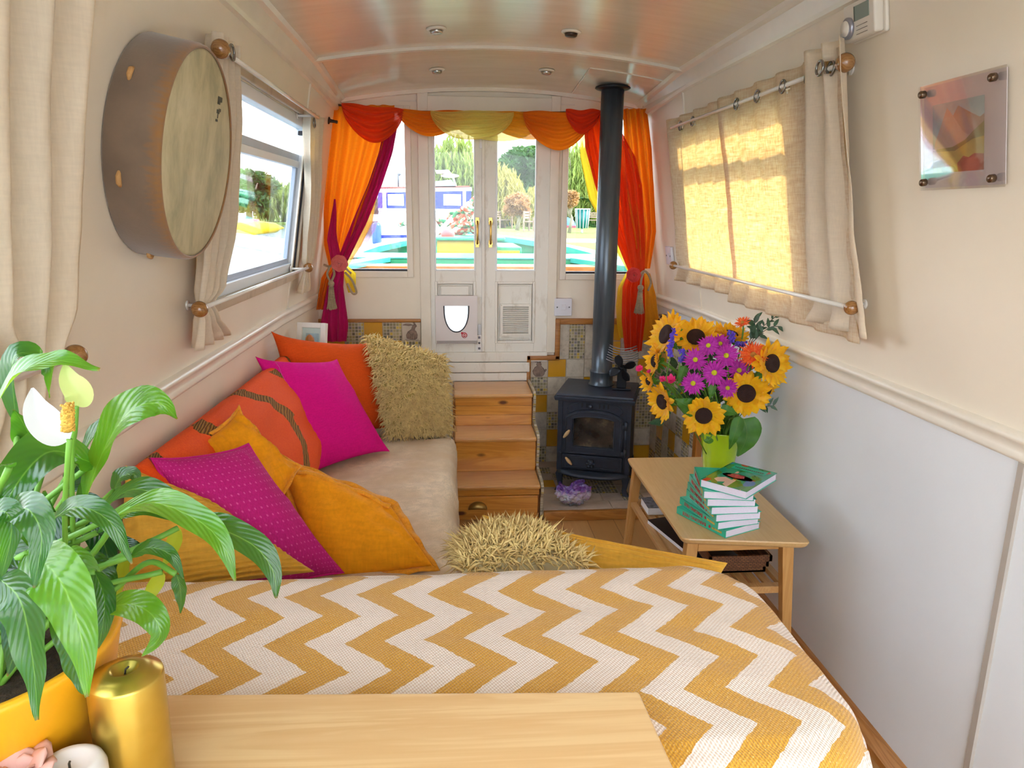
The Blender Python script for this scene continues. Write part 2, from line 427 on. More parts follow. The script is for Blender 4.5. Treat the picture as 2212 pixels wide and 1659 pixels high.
# threshold boards under the doors
m = MB(); m.box((DX0-.03, BY-.024, -.754), (DX1-.0, BY-.001, DZ0)); m.box((DX0-.03, BY-.030, -.808), (.40, BY-.001, -.757)); m.box((DX0-.03, BY-.022, -.856), (.40, BY-.001, -.813))
struct(m.build('trim_11', doorm, bevel=.004))
brass = plain('aged_brass', '#c9a35a', .28, 1, .15)
def door(n, x0, x1, gx0, gx1, side):
    t = struct(thing('door_%d' % n, None, None, ((x0+x1)/2, BY, DZ0)))
    y0, y1 = BY-.010, BY+.024; gz0, gz1 = -.287, .405; pz0, pz1 = -.655, -.345
    m = MB()
    m.box((x0, y0, DZ0), (gx0, y1, DZ1)); m.box((gx1, y0, DZ0), (x1, y1, DZ1))
    m.box((gx0, y0, DZ0), (gx1, y1, pz0)); m.box((gx0, y0, pz1), (gx1, y1, gz0)); m.box((gx0, y0, gz1), (gx1, y1, DZ1))
    m.build('door_frame', doorm, t, bevel=.002)
    m = MB(); ya, yb = y0+.014, y1-.006
    if n == 1:
        for q in (((gx0, pz0), (gx1, -.604)), ((gx0, -.460), (gx1, pz1)), ((gx0, -.604), (-.042, -.460)), ((.086, -.604), (gx1, -.460))): m.box((q[0][0], ya, q[0][1]), (q[1][0], yb, q[1][1]))
    else: m.box((gx0, ya, pz0), (gx1, yb, pz1))
    m.build('door_panel', doorm, t)
    m = MB(); framebox(m, gx0-.004, gx1+.004, pz0-.004, pz1+.004, .014, y0-.005, y0+.006); framebox(m, gx0+.012, gx1-.012, pz0+.012, pz1-.012, .008, y0+.004, y0+.015)
    m.build('panel_moulding', doorm, t, bevel=.003)
    m = MB(); framebox(m, gx0-.003, gx1+.003, gz0-.003, gz1+.003, .009, y0-.004, y0+.01); m.build('glazing_bead', plain('white_glazing', '#f2f4f6', .3), t, bevel=.002)
    m = MB(); m.box((gx0+.001, BY+.006, gz0+.001), (gx1-.001, BY+.009, gz1-.001)); m.build('pane', glass(), t)
    hx = (x1-.030) if side < 0 else (x0+.034)
    m = MB()
    for zz in (-.045, -.155): m.lathe([(.011, 0), (.011, .003), (.007, .006), (.006, .016), (0, .018)], 14, (hx, y0-.018, zz), 1); 
    for zz, s in ((-.045, 1), (-.155, -1)): m.box((hx-.009, y0-.004, zz-.018), (hx+.009, y0, zz+.018))
    m.tube([(hx, y0-.016, -.045), (hx, y0-.030, -.060), (hx, y0-.034, -.10), (hx, y0-.030, -.14), (hx, y0-.016, -.155)], [.006, .0055, .005, .0055, .006], 10)
    h = m.build('door_handle', brass, t, bevel=.001); h['label'] = 'brass pull handle'
    return t, y0
D1, dy = door(1, DX0+.0015, .1585, -.082, .118, -1)
D2, dy = door(2, .1605, DX1-.0015, .222, .42, 1)
m = MB(); m.box((.150, dy-.012, DZ0+.002), (.166, dy-.001, DZ1-.01)); m.build('meeting_bead', doorm, D1, bevel=.003)
# little hanging catch at the top of the doors
m = MB(); m.box((.139, dy-.012, .30), (.151, dy-.001, .34)); m.box((.143, dy-.012, .34), (.147, dy-.006, .42)); m.build('door_catch', plain('white_plastic', '#eceaf0', .35), D1, bevel=.001)
# vent on the right-hand door
m = MB(); vx0, vx1, vz0, vz1 = .245, .405, -.62, -.455
framebox(m, vx0, vx1, vz0, vz1, .014, dy-.006, dy+.008)
for k in range(13):
    z = vz0+.018+k*.0102; m.hexa([(vx0+.012, dy-.004, z), (vx1-.012, dy-.004, z), (vx1-.012, dy+.006, z+.005), (vx0+.012, dy+.006, z+.003), (vx0+.012, dy-.004, z+.004), (vx1-.012, dy-.004, z+.003), (vx1-.012, dy+.006, z+.008), (vx0+.012, dy+.006, z+.008)])
for a in (vx0+.007, vx1-.007):
    for b in (vz0+.007, vz1-.007): m.lathe([(.003, 0), (.002, -.002)], 8, (a, dy-.007, b), 1)
AV = m.build('air_vent', doorm, D2)
m = MB(); m.box((vx0+.01, dy+.007, vz0+.01), (vx1-.01, dy+.0085, vz1-.01)); m.build('vent_gap_shade', plain('dark_vent_gap', '#6c645c', .8), AV)  # dark sheet added so the gaps between the slats look shaded
# cat flap on the left-hand door
wp = plain('white_flap_plastic', '#e6dede', .35, var=.02)
cf = MB(); fx0, fx1, fz0, fz1 = -.082, .128, -.640, -.412; fy = dy-.026
cxf, wv = .022, .062
def flapo(k, n=20, s=1.0):
    a = math.pi*k/n; return (cxf-math.cos(a)*wv*s, -.470-(math.sin(a)**.8)*.125*s)
outl = [(cxf-wv, -.462)]+[flapo(k) for k in range(21)]+[(cxf+wv, -.462)]
# plate with the opening: strips between the outline and the border
def ring(m, outl, x0, x1, z0, z1, y):
    c = ((x0+x1)/2, sum(p[1] for p in outl)/len(outl)); n = len(outl)
    def border(p):
        dx, dz = p[0]-c[0], p[1]-c[1]; t = 1e9
        if abs(dx) > 1e-6: t = min(t, ((x1 if dx > 0 else x0)-c[0])/dx)
        if abs(dz) > 1e-6: t = min(t, ((z1 if dz > 0 else z0)-c[1])/dz)
        return (c[0]+dx*t, c[1]+dz*t)
    O = [border(p) for p in outl]
    for i in range(n):
        a, b, p, q = outl[i], outl[(i+1) % n], O[(i+1) % n], O[i]
        m.quad((a[0], y, a[1]), (b[0], y, b[1]), (p[0], y, p[1]), (q[0], y, q[1]))
        # corner fill
        if abs(p[0]-q[0]) > 1e-6 and abs(p[1]-q[1]) > 1e-6:
            cx_ = p[0] if abs(abs(p[0]-c[0])-(x1-x0)/2) < 1e-6 else q[0]; cz_ = p[1] if cx_ == q[0] else q[1]
            m.poly([(q[0], y, q[1]), (p[0], y, p[1]), (cx_, y, cz_)])
        m.quad((a[0], y, a[1]), (b[0], y, b[1]), (b[0], y+.028, b[1]), (a[0], y+.028, a[1]))
ring(cf, outl, fx0, fx1, fz0, fz1, fy)
for a, b in (((fx0, fz0), (fx1, fz0)), ((fx1, fz0), (fx1, fz1)), ((fx1, fz1), (fx0, fz1)), ((fx0, fz1), (fx0, fz0))):
    cf.quad((a[0], fy, a[1]), (b[0], fy, b[1]), (b[0], fy+.026, b[1]), (a[0], fy+.026, a[1]))
F = cf.build('cat_flap', wp, D1)
m = MB(); m.tube([(p[0], fy-.002, p[1]) for p in outl], .0032, 8); m.build('flap_seal', plain('black_seal', '#25242c', .5), F)
fm = NT('frosted_flap'); fm.set('#f4f8ff', .25); fm.translucent('#f6faff', .75, .15)
m = MB(); m.poly([(p[0], fy+.006, p[1]) for p in outl]); m.build('flap_window', fm.m, F)
FLAPC = (cxf, fy+.0045)
FLAPO = F
m = MB(); m.lathe([(0, -.004), (.012, -.004), (.0145, 0), (.0145, .003)], 24, (.062, fy, -.612), 1); m.box((.045, fy-.003, -.606), (.056, fy, -.596), M=None)
kn = m.build('lock_dial', plain('red_plastic', '#c21f3c', .35), F)
m = MB()
m.tube([(.062+.009*math.cos(a), fy-.0048, -.612+.009*math.sin(a)) for a in [k*2*math.pi/16 for k in range(16)]], .0012, 6, closed=True)
m.box((.0555, fy-.0056, -.6135), (.0685, fy-.0042, -.6105)); m.build('dial_mark', plain('white_print', '#f3e9ea', .4), F)
m = MB(); m.box((fx0+.004, fy-.002, fz0-.014), (fx1-.004, fy+.02, fz0)); m.build('flap_ledge', plain('grey_plastic', '#a9a2a0', .4), F)
# frame around the flap: raised board above it
m = MB(); m.box((-.055, dy-.006, -.41), (.085, dy+.01, -.365)); m.build('panel_board', doorm, D1, bevel=.002)
# bolt lock at the foot of the left door
m = MB(); m.box((.126, dy-.014, -.70), (.150, dy-.001, -.612)); b = m.build('door_bolt', plain('white_metal', '#efeded', .3), D1, bevel=.002)
m = MB(); m.lathe([(.0055, -.003), (.0055, .0)], 16, (.138, dy-.0145, -.654), 1); m.box((.132, dy-.0155, -.632), (.144, dy-.0142, -.620)); m.box((.132, dy-.0155, -.688), (.144, dy-.0142, -.677)); m.build('keyhole', plain('grey_metal', '#6d6a70', .3, .8), b)
m = MB(); m.box((.133, dy-.008, -.612), (.147, dy-.001, -.560)); m.build('bolt_bar', plain('steel_bar', '#a9a7a8', .3, .9), D1)
# ---------------------------------------------------------------- side windows
winal = plain('white_window_aluminium', '#eaeef4', .3, var=.02)
def sidewin(n, side):
    t = struct(thing('window_%d' % n, None, None, (wx(side, 2.6, 0), 2.6, WZ0)))
    P = lambda y, z, o: (wx(side, y, z, -o), y, z)
    def bar(m, ya, yb, za, zb, o0, o1):
        m.hexa([P(ya, za, o0), P(yb, za, o0), P(yb, za, o1), P(ya, za, o1), P(ya, zb, o0), P(yb, zb, o0), P(yb, zb, o1), P(ya, zb, o1)])
    m = MB(); w = .035
    bar(m, WY0, WY0+w, WZ0, WZ1, .005, .045); bar(m, WY1-w, WY1, WZ0, WZ1, .005, .045)
    bar(m, WY0+w, WY1-w, WZ0, WZ0+w, .005, .045); bar(m, WY0+w, WY1-w, WZ1-w, WZ1, .005, .045)
    bar(m, WY0+w, WY1-w, .165, .19, .015, .04)
    m.build('window_frame', winal, t, bevel=.003)
    m = MB(); bar(m, WY0+w, WY1-w, .190, .215, .02, .035); bar(m, WY1-w-.03, WY1-w, WZ0+w, .165, .02, .035); bar(m, WY0+w, WY1-w, WZ0+w, WZ0+w+.02, .02, .035)
    m.build('inner_frame', plain('grey_blue_frame', '#aab4c6', .35), t)
    m = MB(); bar(m, WY0+w, WY1-w, WZ0+w, WZ1-w, .028, .030); m.build('pane', glass(), t)
    m = MB(); bar(m, WY0-.03, WY1+.02, WZ0-.035, WZ0, -.012, 0); bar(m, WY0-.03, WY1+.02, WZ1, WZ1+.022, -.012, 0); bar(m, WY0-.03, WY0, WZ0, WZ1, -.012, 0); bar(m, WY1, WY1+.02, WZ0, WZ1, -.012, 0)
    m.build('window_surround', aged('limed_wood%d' % n, '#c9b79e', '#a89379'), t, bevel=.003)
    m = MB(); bar(m, WY1-.004, WY1, WZ0, WZ1, -.002, .02); m.build('window_seal', darkm, t)
    m = MB(); bar(m, WY1-.12, WY1-.09, .285, .30, -.004, .012); m.build('catch', darkm, t)
sidewin(1, -1); sidewin(2, 1)
# window beside the near left curtain (outside the frame)
t = struct(thing('window_5', None, None, (wx(-1, .5, 0), .5, WZ0))); P = lambda y, z, o: (wx(-1, y, z, -o), y, z)
m = MB()
for ya, yb, za, zb in ((0, .035, WZ0, WZ1), (.915, .95, WZ0, WZ1), (.035, .915, WZ0, WZ0+.035), (.035, .915, WZ1-.035, WZ1)):
    m.hexa([P(ya, za, .005), P(yb, za, .005), P(yb, za, .045), P(ya, za, .045), P(ya, zb, .005), P(yb, zb, .005), P(yb, zb, .045), P(ya, zb, .045)])
m.build('window_frame', winal, t)
# ================================================================ soft furnishings
def nrm(a, b): return (b-a)
def cushion(name, label, corners, T, mats, pinch=.07, group=None, cat='cushion', n=22, wr=.006, seed=0, flange=None, parent=None, pw=.45, piping=None, ear=.0, seam=None, back=1.0, ribs=None):
    """corners: top-left, top-right, bottom-right, bottom-left as 3-D points"""
    TL, TR, BR, BL = [Vector(c) for c in corners]; cen = (TL+TR+BR+BL)/4
    N = ((TR-TL)+(BR-BL)).cross((TL-BL)+(TR-BR)).normalized()
    if N.dot(-cen) < 0: N = -N
    def base(u, v):
        k = pinch
        uu = u*(1-k*(1-v*v)*abs(u)**3)*(1+ear*abs(v)**6); vv = v*(1-k*(1-u*u)*abs(v)**3)*(1+ear*abs(u)**6)
        a, b = (uu+1)/2, (vv+1)/2
        return (TL*(1-a)+TR*a)*b+(BL*(1-a)+BR*a)*(1-b)
    def pt(u, v, s):
        f = max(0, (1-u*u)*(1-v*v))**pw; p = base(u, v)
        w = wr*(fbm(u*1.5+seed, v*1.5, s*3+seed, 1.7))*(.3+f)
        e = max(abs(u), abs(v)); w += wr*.7*math.sin(18*(u+v*.4)+seed)*smoothstep(.6, .9, e)*(1-smoothstep(.9, 1, e))
        if ribs: w += ribs*math.sin(v*62+2.2*math.sin(u*2.5+seed)+1.2*fbm(u, v, seed, 2))*min(1, f*3)
        return p+N*s*(T*(f if s > 0 else f*back)+w*min(1, f*4))
    root = thing(name, label, cat, cen, (0, 0, 0), group)
    m = MB()
    for s in (1, -1):
        m.grid(lambda a, b: pt(math.sin((a*2-1)*math.pi/2), math.sin((b*2-1)*math.pi/2), s), n, n, uv=lambda a, b: (a, b))
    cov = m.build('cushion_cover', mats[0], root)
    bm = bmesh.new(); bm.from_mesh(cov.data); bmesh.ops.remove_doubles(bm, verts=bm.verts, dist=.0004); bmesh.ops.recalc_face_normals(bm, faces=bm.faces); bm.to_mesh(cov.data); bm.free()
    if piping:
        pts = []
        for k in range(48):
            a = k/48*4; s_, f_ = int(a), a-int(a); q = -1+2*f_
            u, v = [(q, 1), (1, -q), (-q, -1), (-1, q)][s_]; pts.append(base(u, v)+N*.001)
        m = MB(); m.tube(pts, piping, 6, closed=True); m.build('piping', mats[-1], root)
    if flange:
        m = MB(); w = flange
        for s_ in range(4):
            def ff(a, b, s_=s_):
                q = -1+2*a; u, v = [(q, 1), (1, -q), (-q, -1), (-1, q)][s_]
                p = base(u, v); o = (p-cen).normalized()*w*b
                return p+o+N*(.008*b*math.sin(a*21+s_*2+seed)+.001)
            m.grid(ff, 26, 2)
        m.build('flange', mats[-1], root, solid=.003)
    if seam:
        m = MB(); m.tube([pt(seam[0]+.02*math.sin(k), -.92+1.84*k/20, 1)+N*.0008 for k in range(21)], .0014, 5); m.build('seam_stitching', mats[-1], root)
    root['_'] = 0; del root['_']
    return root, base, pt, N
def cushion_done(): pass
linen = cloth('oatmeal_linen', '#dac4a6', .14, 260, 1, col2='#cbb08e', vs=5)
magenta = cloth('magenta_cotton', '#dc0a88', .08, 420, .5, rough=.85, sheen=0)
magenta2 = cloth('magenta_far_cotton', '#d10a80', .10, 420, .5, rough=.75)
rust = cloth('rust_orange_cotton', '#dc5212', .08, 380, .5, sheen=0)
amber = cloth('amber_velvet', '#f6a010', .07, 120, .5, sheen=.05, wr=.1)
amberl = cloth('amber_edge', '#eda02c', .1, 200, .4)
must = cloth('mustard_cord', '#dda83e', .07, 120, .6, sheen=.1)
shagm = plain('straw_shag_yarn', '#f6d290', .9, var=.22, vs=45)
shagb = plain('shag_backing', '#b59c54', .9)
# polka cushion material
pk = NT('magenta_polka_cotton'); v_ = pk.coord((26, 26, 26), 'UV'); vo = pk.n('ShaderNodeTexVoronoi'); vo.inputs['Scale'].default_value = 1; vo.inputs['Randomness'].default_value = .0
pk.l(v_, vo.inputs['Vector']); wv_ = pk.noise(pk.coord((1, 1, .2)), 380, 2)
pk.set(pk.mix(pk.ramp(vo.outputs['Distance'], [(.10, (.55, .55, .55)), (.17, (0, 0, 0))]), pk.ramp(wv_, [(.3, '#b80a72'), (.7, '#cc1484')]), '#ee6ab8'), .85); pk.bump(wv_, .4, .001)
# ---------------------------------------------------------------- the sofa
sofa = thing('corner_sofa', 'oatmeal linen corner sofa running along the left wall', 'sofa', (-.34, 2.0, FZ))
SZ = -.90
def seatgrid(x0, x1, y0, y1, z0, z1, r=.05):
    m = MB()
    def P(u, v):
        x = x0+(x1-x0+.0)*u; y = y0+(y1-y0)*v; return x, y
    nx, ny = 40, 60
    L = (x1-x0)+(z1-z0)
    def fn(a, b):
        s = a*L; y = y0+(y1-y0)*b
        wv = .005*math.sin(y*62+2*math.sin(y*9)+s*3+3*fbm(s*2, y*2))*smoothstep(.2, .5, s)*(.5+fbm(s*3, y*4, 5))+.006*fbm(s, y*2.2, 1, 5)
        yo = min(y-y0, y1-y); dz = -max(0, .04-yo)**2/.04
        if s < (x1-x0)-r: return (x0+s, y, z1+wv+dz-.012*(1-min(1, s/.5)))
        t = s-(x1-x0-r); q = r*math.pi/2
        if t < q: an = t/r; return (x1-r+(r+wv)*math.sin(an), y, z1-r+(r+wv)*math.cos(an)+dz)
        return (x1+wv, y, max(z0, z1-r-(t-q)))
    m.grid(fn, nx, ny)
    m.poly([(x0, y1, z0), (x1, y1, z0), (x1, y1, z1-r), (x1-r, y1, z1-.03), (x0, y1, z1-.03)])
    return m
seatgrid(-.695, .012, 1.28, 2.93, -1.24, SZ, .055).build('seat_cushion', linen, sofa)
m = MB(); m.box((-.69, 1.26, FZ+.03), (-.02, 2.92, -1.24)); m.build('sofa_base', linen, sofa, bevel=.01)
m = MB(); m.box((.0, 1.22, -1.24), (.50, 1.50, SZ-.005)); m.build('chaise_seat', linen, sofa, bevel=.03)
m = MB(); m.box((-.685, .70, FZ+.03), (.49, 1.17, -.642)); m.build('sofa_back', linen, sofa, bevel=.04, bseg=3)
dk = plain('dark_leg_wood', '#4a3322', .5)
for x, y in ((-.05, 2.85), (-.05, 1.6), (.44, .92), (.44, 1.44)):
    m = MB(); m.lathe([(.018, FZ), (.024, FZ+.035)], 12, (x, y, 0)); m.build('leg', dk, sofa)
# ---------------------------------------------------------------- throw with the zigzag weave
tm = NT('zigzag_woven_throw'); tc = tm.n('ShaderNodeTexCoord'); sx = tm.n('ShaderNodeSeparateXYZ'); tm.l(tc.outputs['UV'], sx.inputs[0])
U, V = sx.outputs['X'], sx.outputs['Y']
tri = tm.math('ABSOLUTE', tm.math('SUBTRACT', tm.math('FRACT', tm.math('DIVIDE', tm.math('SUBTRACT', V, 1.174), .1375)), .5))   # .5 at peaks
jit = tm.math('MULTIPLY_ADD', tm.noise(tm.coord((1, 1, 1), 'UV'), 110, 2), .008, -.004)
zz = tm.math('DIVIDE', tm.math('ADD', tm.math('SUBTRACT', tm.math('SUBTRACT', U, .204), tm.math('MULTIPLY', tm.math('SUBTRACT', tri, .5), .15)), jit), .1165)
fr = tm.math('FRACT', zz)       # stripe just left of the peak (.94..1) is mustard
stripe = tm.math('GREATER_THAN', fr, .5)
wvx = tm.math('SINE', tm.math('MULTIPLY', U, 1250)); wvy = tm.math('SINE', tm.math('MULTIPLY_ADD', V, 900, tm.math('MULTIPLY', U, 310)))
wv = tm.math('MULTIPLY_ADD', tm.math('MULTIPLY', wvx, wvy), .5, .5)
cw = tm.mix(wv, '#fff4ec', '#dcbfa8'); cm_ = tm.mix(wv, '#e2aa34', '#c28420')
sp = tm.ramp(tm.noise(tm.coord((1, 1, 1), 'UV'), 420, 1), [(.62, (0, 0, 0)), (.68, (1, 1, 1))]); cm_ = tm.mix(tm.math('MULTIPLY', sp, .6), cm_, '#f0cf86')
tm.set(tm.mix(stripe, cw, cm_), .9, sheen=.3); tm.bump(wv, .8, .0015)
TX0, TX1, TY0, TY1, TZ = -.675, .537, .690, 1.215, -.618
def throwpt(u, v):
    r, RR = .04, .13
    qx = max(0, u-(TX1-RR)); qy = (v-(TY1-RR)) if v > TY1-RR else ((v-(TY0+RR)) if v < TY0+RR else 0); L = math.hypot(qx, qy)
    z = TZ+.004*fbm(u, v, 0, 6)
    if L <= RR-r: return Vector((u, v, z-.012*(L/RR)**3))
    dx, dy = qx/L, qy/L; s = L-(RR-r); bx = min(u, TX1-RR); by = max(TY0+RR, min(v, TY1-RR))
    if s < r*math.pi/2: o = (RR-r)+r*math.sin(s/r); d = r*(1-math.cos(s/r))
    else:
        d = r+(s-r*math.pi/2); o = RR
        along = math.atan2(dy, dx)*.25+v-u
        o += d*.10*(1+math.sin(along*38+1.0))*.55+.02*math.sin(along*17+d*6)*min(1, d*8)
    return Vector((bx+dx*o, by+dy*o, z-.009-d))
TV0 = TY0-.25
TU1, TV1 = TX1+.50, TY1+.24
m = MB(); m.grid(lambda a, b: throwpt(TX0+(TU1-TX0)*a, TV0+(TV1-TV0)*b), 150, 120, uv=lambda a, b: (TX0+(TU1-TX0)*a, TV0+(TV1-TV0)*b))
o = m.build('throw_blanket', tm.m, None, solid=.006, soff=-1)
tag(o, 'mustard and white zigzag throw spread over the sofa back beside the foreground table', 'throw')
# ---------------------------------------------------------------- cushions
def vx(*a): return Vector(a)
# long orange one with the braid pattern
pat = NT('orange_braid_cotton'); pu = pat.coord((1, 1, 1), 'UV'); nz = pat.noise(pat.coord((220, 220, 220)), 1, 2)
sxx = pat.n('ShaderNodeSeparateXYZ'); pat.l(pu, sxx.inputs[0]); U_, V_ = sxx.outputs['X'], sxx.outputs['Y']
wob = pat.math('MULTIPLY', pat.math('SINE', pat.math('MULTIPLY', V_, 9.0)), .035)
wob = pat.math('ADD', wob, pat.math('MULTIPLY', pat.noise(pat.coord((1, 1, 1), 'UV'), 5, 2), .05))
ff = pat.math('FRACT', pat.math('MULTIPLY', pat.math('ADD', U_, wob), 5.6)); band = pat.math('LESS_THAN', ff, .21)
gap = pat.math('GREATER_THAN', pat.noise(pat.coord((5.6, 2.0, 1), 'UV'), 1.2, 1), .36); band = pat.math('MULTIPLY', band, gap)
br = pat.n('ShaderNodeTexWave'); br.inputs['Scale'].default_value = 24; br.inputs['Distortion'].default_value = 3; pat.l(pat.coord((1, 1, 1), 'UV', (0, 0, .6)), br.inputs['Vector'])
pat.set(pat.mix(band, pat.ramp(nz, [(.3, '#ec4a00'), (.7, '#f65c04')]), pat.mix(br.outputs['Fac'], '#6a3c0c', '#b07a2c')), .85)
pat.bump(pat.math('ADD', pat.math('MULTIPLY', band, pat.math('MULTIPLY_ADD', br.outputs['Fac'], .6, .8)), pat.math('MULTIPLY', nz, .1)), .8, .006)
cushion('bolster_cushion', 'long orange back cushion with braided brown stripes against the left wall',
        (onX(285, 1012, -.655), onX(612, 765, -.655), vx(-.50, 2.80, -.885), vx(-.45, 1.50, -.885)), .075, [pat.m], .02, n=34, wr=.008, seed=3, pw=.3)
cushion('cushion', 'plain rust orange cushion with velvet look, farthest on the sofa behind the magenta one',
        (onY(592, 722, 2.78), onY(800, 742, 3.05), vx(-.22, 2.96, -.885), vx(-.62, 2.74, -.885)), .075, [rust], .08, seed=5, ear=.05)
cushion('cushion', 'bright magenta cushion leaning in the middle of the sofa', 
        (onY(558, 776, 2.52), onY(727, 780, 2.74), onZ(836, 972, -.888), onZ(655, 1030, -.895)), .065, [magenta, cloth('magenta_stitch', '#e64fa8', .1)], .06, seed=8, ear=.05, seam=(-.72,))
# peak of amber one behind
cushion('cushion', 'amber cushion with pointed corners half hidden behind the dotted magenta cushion',
        (onY(412, 957, 1.72), onY(515, 890, 1.86), onY(640, 1010, 1.86), vx(-.50, 1.62, -.86)), .055, [amber, amberl], .10, seed=12, flange=.010, wr=.012, ear=.06)
cushion('cushion', 'magenta cushion with small pale dots, nearest magenta one on the sofa',
        (onY(330, 994, 1.50), onY(535, 964, 1.70), onY(735, 1235, 1.66), onY(500, 1300, 1.50)), .060, [pk.m, magenta2], .05, seed=15, piping=.004, ear=.03)
r, b_, p_, N_ = cushion('cushion', 'amber cushion with a stitched raised edge, tipped against the dotted magenta cushion',
        (onY(600, 985, 1.98), onY(845, 1095, 1.90), onY(935, 1222, 1.72), onY(690, 1260, 1.72)), .070, [amber, amberl], .03, seed=19, flange=.022, wr=.012)
m = MB(); m.tube([p_(-.97+1.85*k/30, .74+.05*math.sin(k*.9)*.3-.10*smoothstep(.7, 1, k/30), 1)+N_*.002 for k in range(31)], [.007]*31, 6, flat=.5); m.build('stitched_ridge', amberl, r)
cushion('cushion', 'mustard corduroy cushion beside the leafy plant at the near left of the sofa',
        (onY(272, 1005, 1.42), onY(462, 1090, 1.52), onY(680, 1235, 1.46), onY(240, 1300, 1.32)), .055, [must], .04, seed=22, ribs=.006, wr=.006, n=72)
cushion('cushion', 'mustard corduroy cushion propped behind the zigzag throw near the coffee table',
        (onY(1042, 1112, 1.52), onY(1572, 1216, 1.42), vx(.50, 1.34, -.90), vx(.06, 1.34, -.87)), .060, [must], .04, seed=25, ribs=.006, wr=.006, n=72, ear=.0)
def shag(root, pt, N, n, L, seed, parent, u0=-1, spread=1.0, both=False, droop=.5):
    rnd = random.Random(seed); m = MB(); m.smooth = True
    e = 1e-3
    for i in range(n):
        u, v = rnd.uniform(-.99, .99), rnd.uniform(-.99, .99)
        sgn = 1 if (not both or rnd.random() < .8) else -1
        p = pt(u, v, sgn); du = (pt(min(u+.02, 1), v, sgn)-pt(u-.02, v, sgn)); dv = pt(u, min(v+.02, 1), sgn)-pt(u, v-.02, sgn)
        nn = du.cross(dv)
        nn = N.copy() if nn.length < 1e-9 else nn.normalized()
        if nn.dot(N)*sgn < 0: nn = -nn
        d = (nn*.75+Vector((rnd.gauss(0, .45), rnd.gauss(0, .45), rnd.gauss(0, .45)-droop*.6))*spread).normalized()
        l = L*rnd.uniform(.55, 1.1); w = rnd.uniform(.0018, .0032)
        side = d.cross(Vector((rnd.random(), rnd.random(), rnd.random()))).normalized()
        up2 = d.cross(side)
        b = Vector((rnd.gauss(0, .3), rnd.gauss(0, .3), -droop+rnd.gauss(0, .3)))
        P0, P1, P2 = p-nn*.002, p+d*l*.55, p+d*l+b*l*.35
        A = [m.vert(P0+side*w), m.vert(P0-side*w), m.vert(P0+up2*w)]
        B = [m.vert(P1+side*w), m.vert(P1-side*w), m.vert(P1+up2*w)]
        T = m.vert(P2)
        for k in range(3):
            m.face([A[k], A[(k+1) % 3], B[(k+1) % 3], B[k]]); m.face([B[k], B[(k+1) % 3], T])
    o = m.build('shaggy_pile', shagm, root); o['kind'] = 'stuff'; return o
r, b_, p_, N_ = cushion('shaggy_cushion', 'straw coloured shaggy cushion at the far end of the sofa by the steps',
        (onY(788, 722, 2.98), onY(962, 772, 2.98), onZ(972, 932, -.885), onZ(838, 945, -.885)), .055, [shagb], .02, seed=31)
shag(r, p_, N_, 6500, .040, 5, r, both=True)
r, b_, p_, N_ = cushion('shaggy_cushion', 'straw coloured shaggy cushion lying low behind the zigzag throw',
        (onY(985, 1195, 1.50), onY(1130, 1160, 1.52), onY(1275, 1225, 1.34), onY(1000, 1240, 1.30)), .05, [plain('shag_backing_pale', '#c9b98e', .9)], .05, seed=33)
shag(r, p_, N_, 2600, .048, 6, r, both=False, droop=.35)
# ================================================================ steps, tiles, stove
pine = wood('orange_pine', '#e8a448', '#cb8230', 0, .8, .3, knots=True, coat=.35, contrast=.8)
pinet = wood('pine_tread', '#dca662', '#c88a48', 0, .9, .3, coat=.3, contrast=.7)
pinev = wood('pine_upright', '#b8742f', '#93521c', 2, 1.0, .35, coat=.3)
t = thing('step_unit', 'varnished pine steps with a drawer leading up to the double doors', 'steps', (.19, 3.36, FZ))
tr_z = [-.856, -1.016, -1.183]; tr_y = [3.40, 3.21, 3.035]; back = [3.674, 3.425, 3.235]
for i in range(3):
    m = MB(); m.box((.006, tr_y[i]-.008, tr_z[i]-.020), (.388, back[i], tr_z[i])); m.build('tread', pinet, t, bevel=.006)
    lo = tr_z[i+1] if i < 2 else FZ
    m = MB()
    n = 3 if i < 2 else 1
    if i < 2:
        h = (tr_z[i]-.022-lo)
        for k in ((0, .38), (.38, .72), (.72, 1)) if i == 0 else ((0, 1),):
            m.box((.012, tr_y[i]+.012, lo+h*k[0]+.0006), (.384, tr_y[i]+.03, lo+h*k[1]-.0006))
    else:
        m.box((.012, tr_y[i]+.014, -1.235), (.384, tr_y[i]+.03, -1.206)); m.box((.012, tr_y[i]+.014, FZ), (.384, tr_y[i]+.03, FZ+.02))
    m.build('riser', pine, t, bevel=.001)
m = MB(); m.box((.016, tr_y[2]+.006, FZ+.018), (.378, tr_y[2]+.03, -1.237)); dr = m.build('drawer', pine, t, bevel=.003)
m = MB()
def cup(u, v):
    a = math.pi*u; b = (math.pi/2)*v
    return (.107+.042*math.cos(a)*(1 if 1 else 0)*math.cos(b)**.0*(1-.0*v)*(math.cos(b*.0)), tr_y[2]+.006-.024*math.sin(b)*abs(math.sin(a))**.5, -1.296+.036*math.sin(a)*math.cos(b*.85))
m.grid(cup, 20, 8)
hb = m.build('cup_handle', plain('antique_brass', '#a8894e', .35, .8, .2), dr, solid=.0015); hb['label'] = 'antique brass cup handle'
m = MB(); m.box((.0, 3.06, FZ), (.012, 3.69, -1.205)); m.box((.0, 3.235, -1.206), (.012, 3.69, -1.038)); m.box((.0, 3.425, -1.038), (.012, 3.69, -.878))
m.build('side_panel', pinev, t)
m = MB(); m.box((.376, 3.07, FZ), (.389, 3.69, -1.205)); m.box((.376, 3.235, -1.206), (.389, 3.69, -1.038)); m.box((.376, 3.425, -1.038), (.389, 3.69, -.878))
m.build('side_panel', pinev, t)
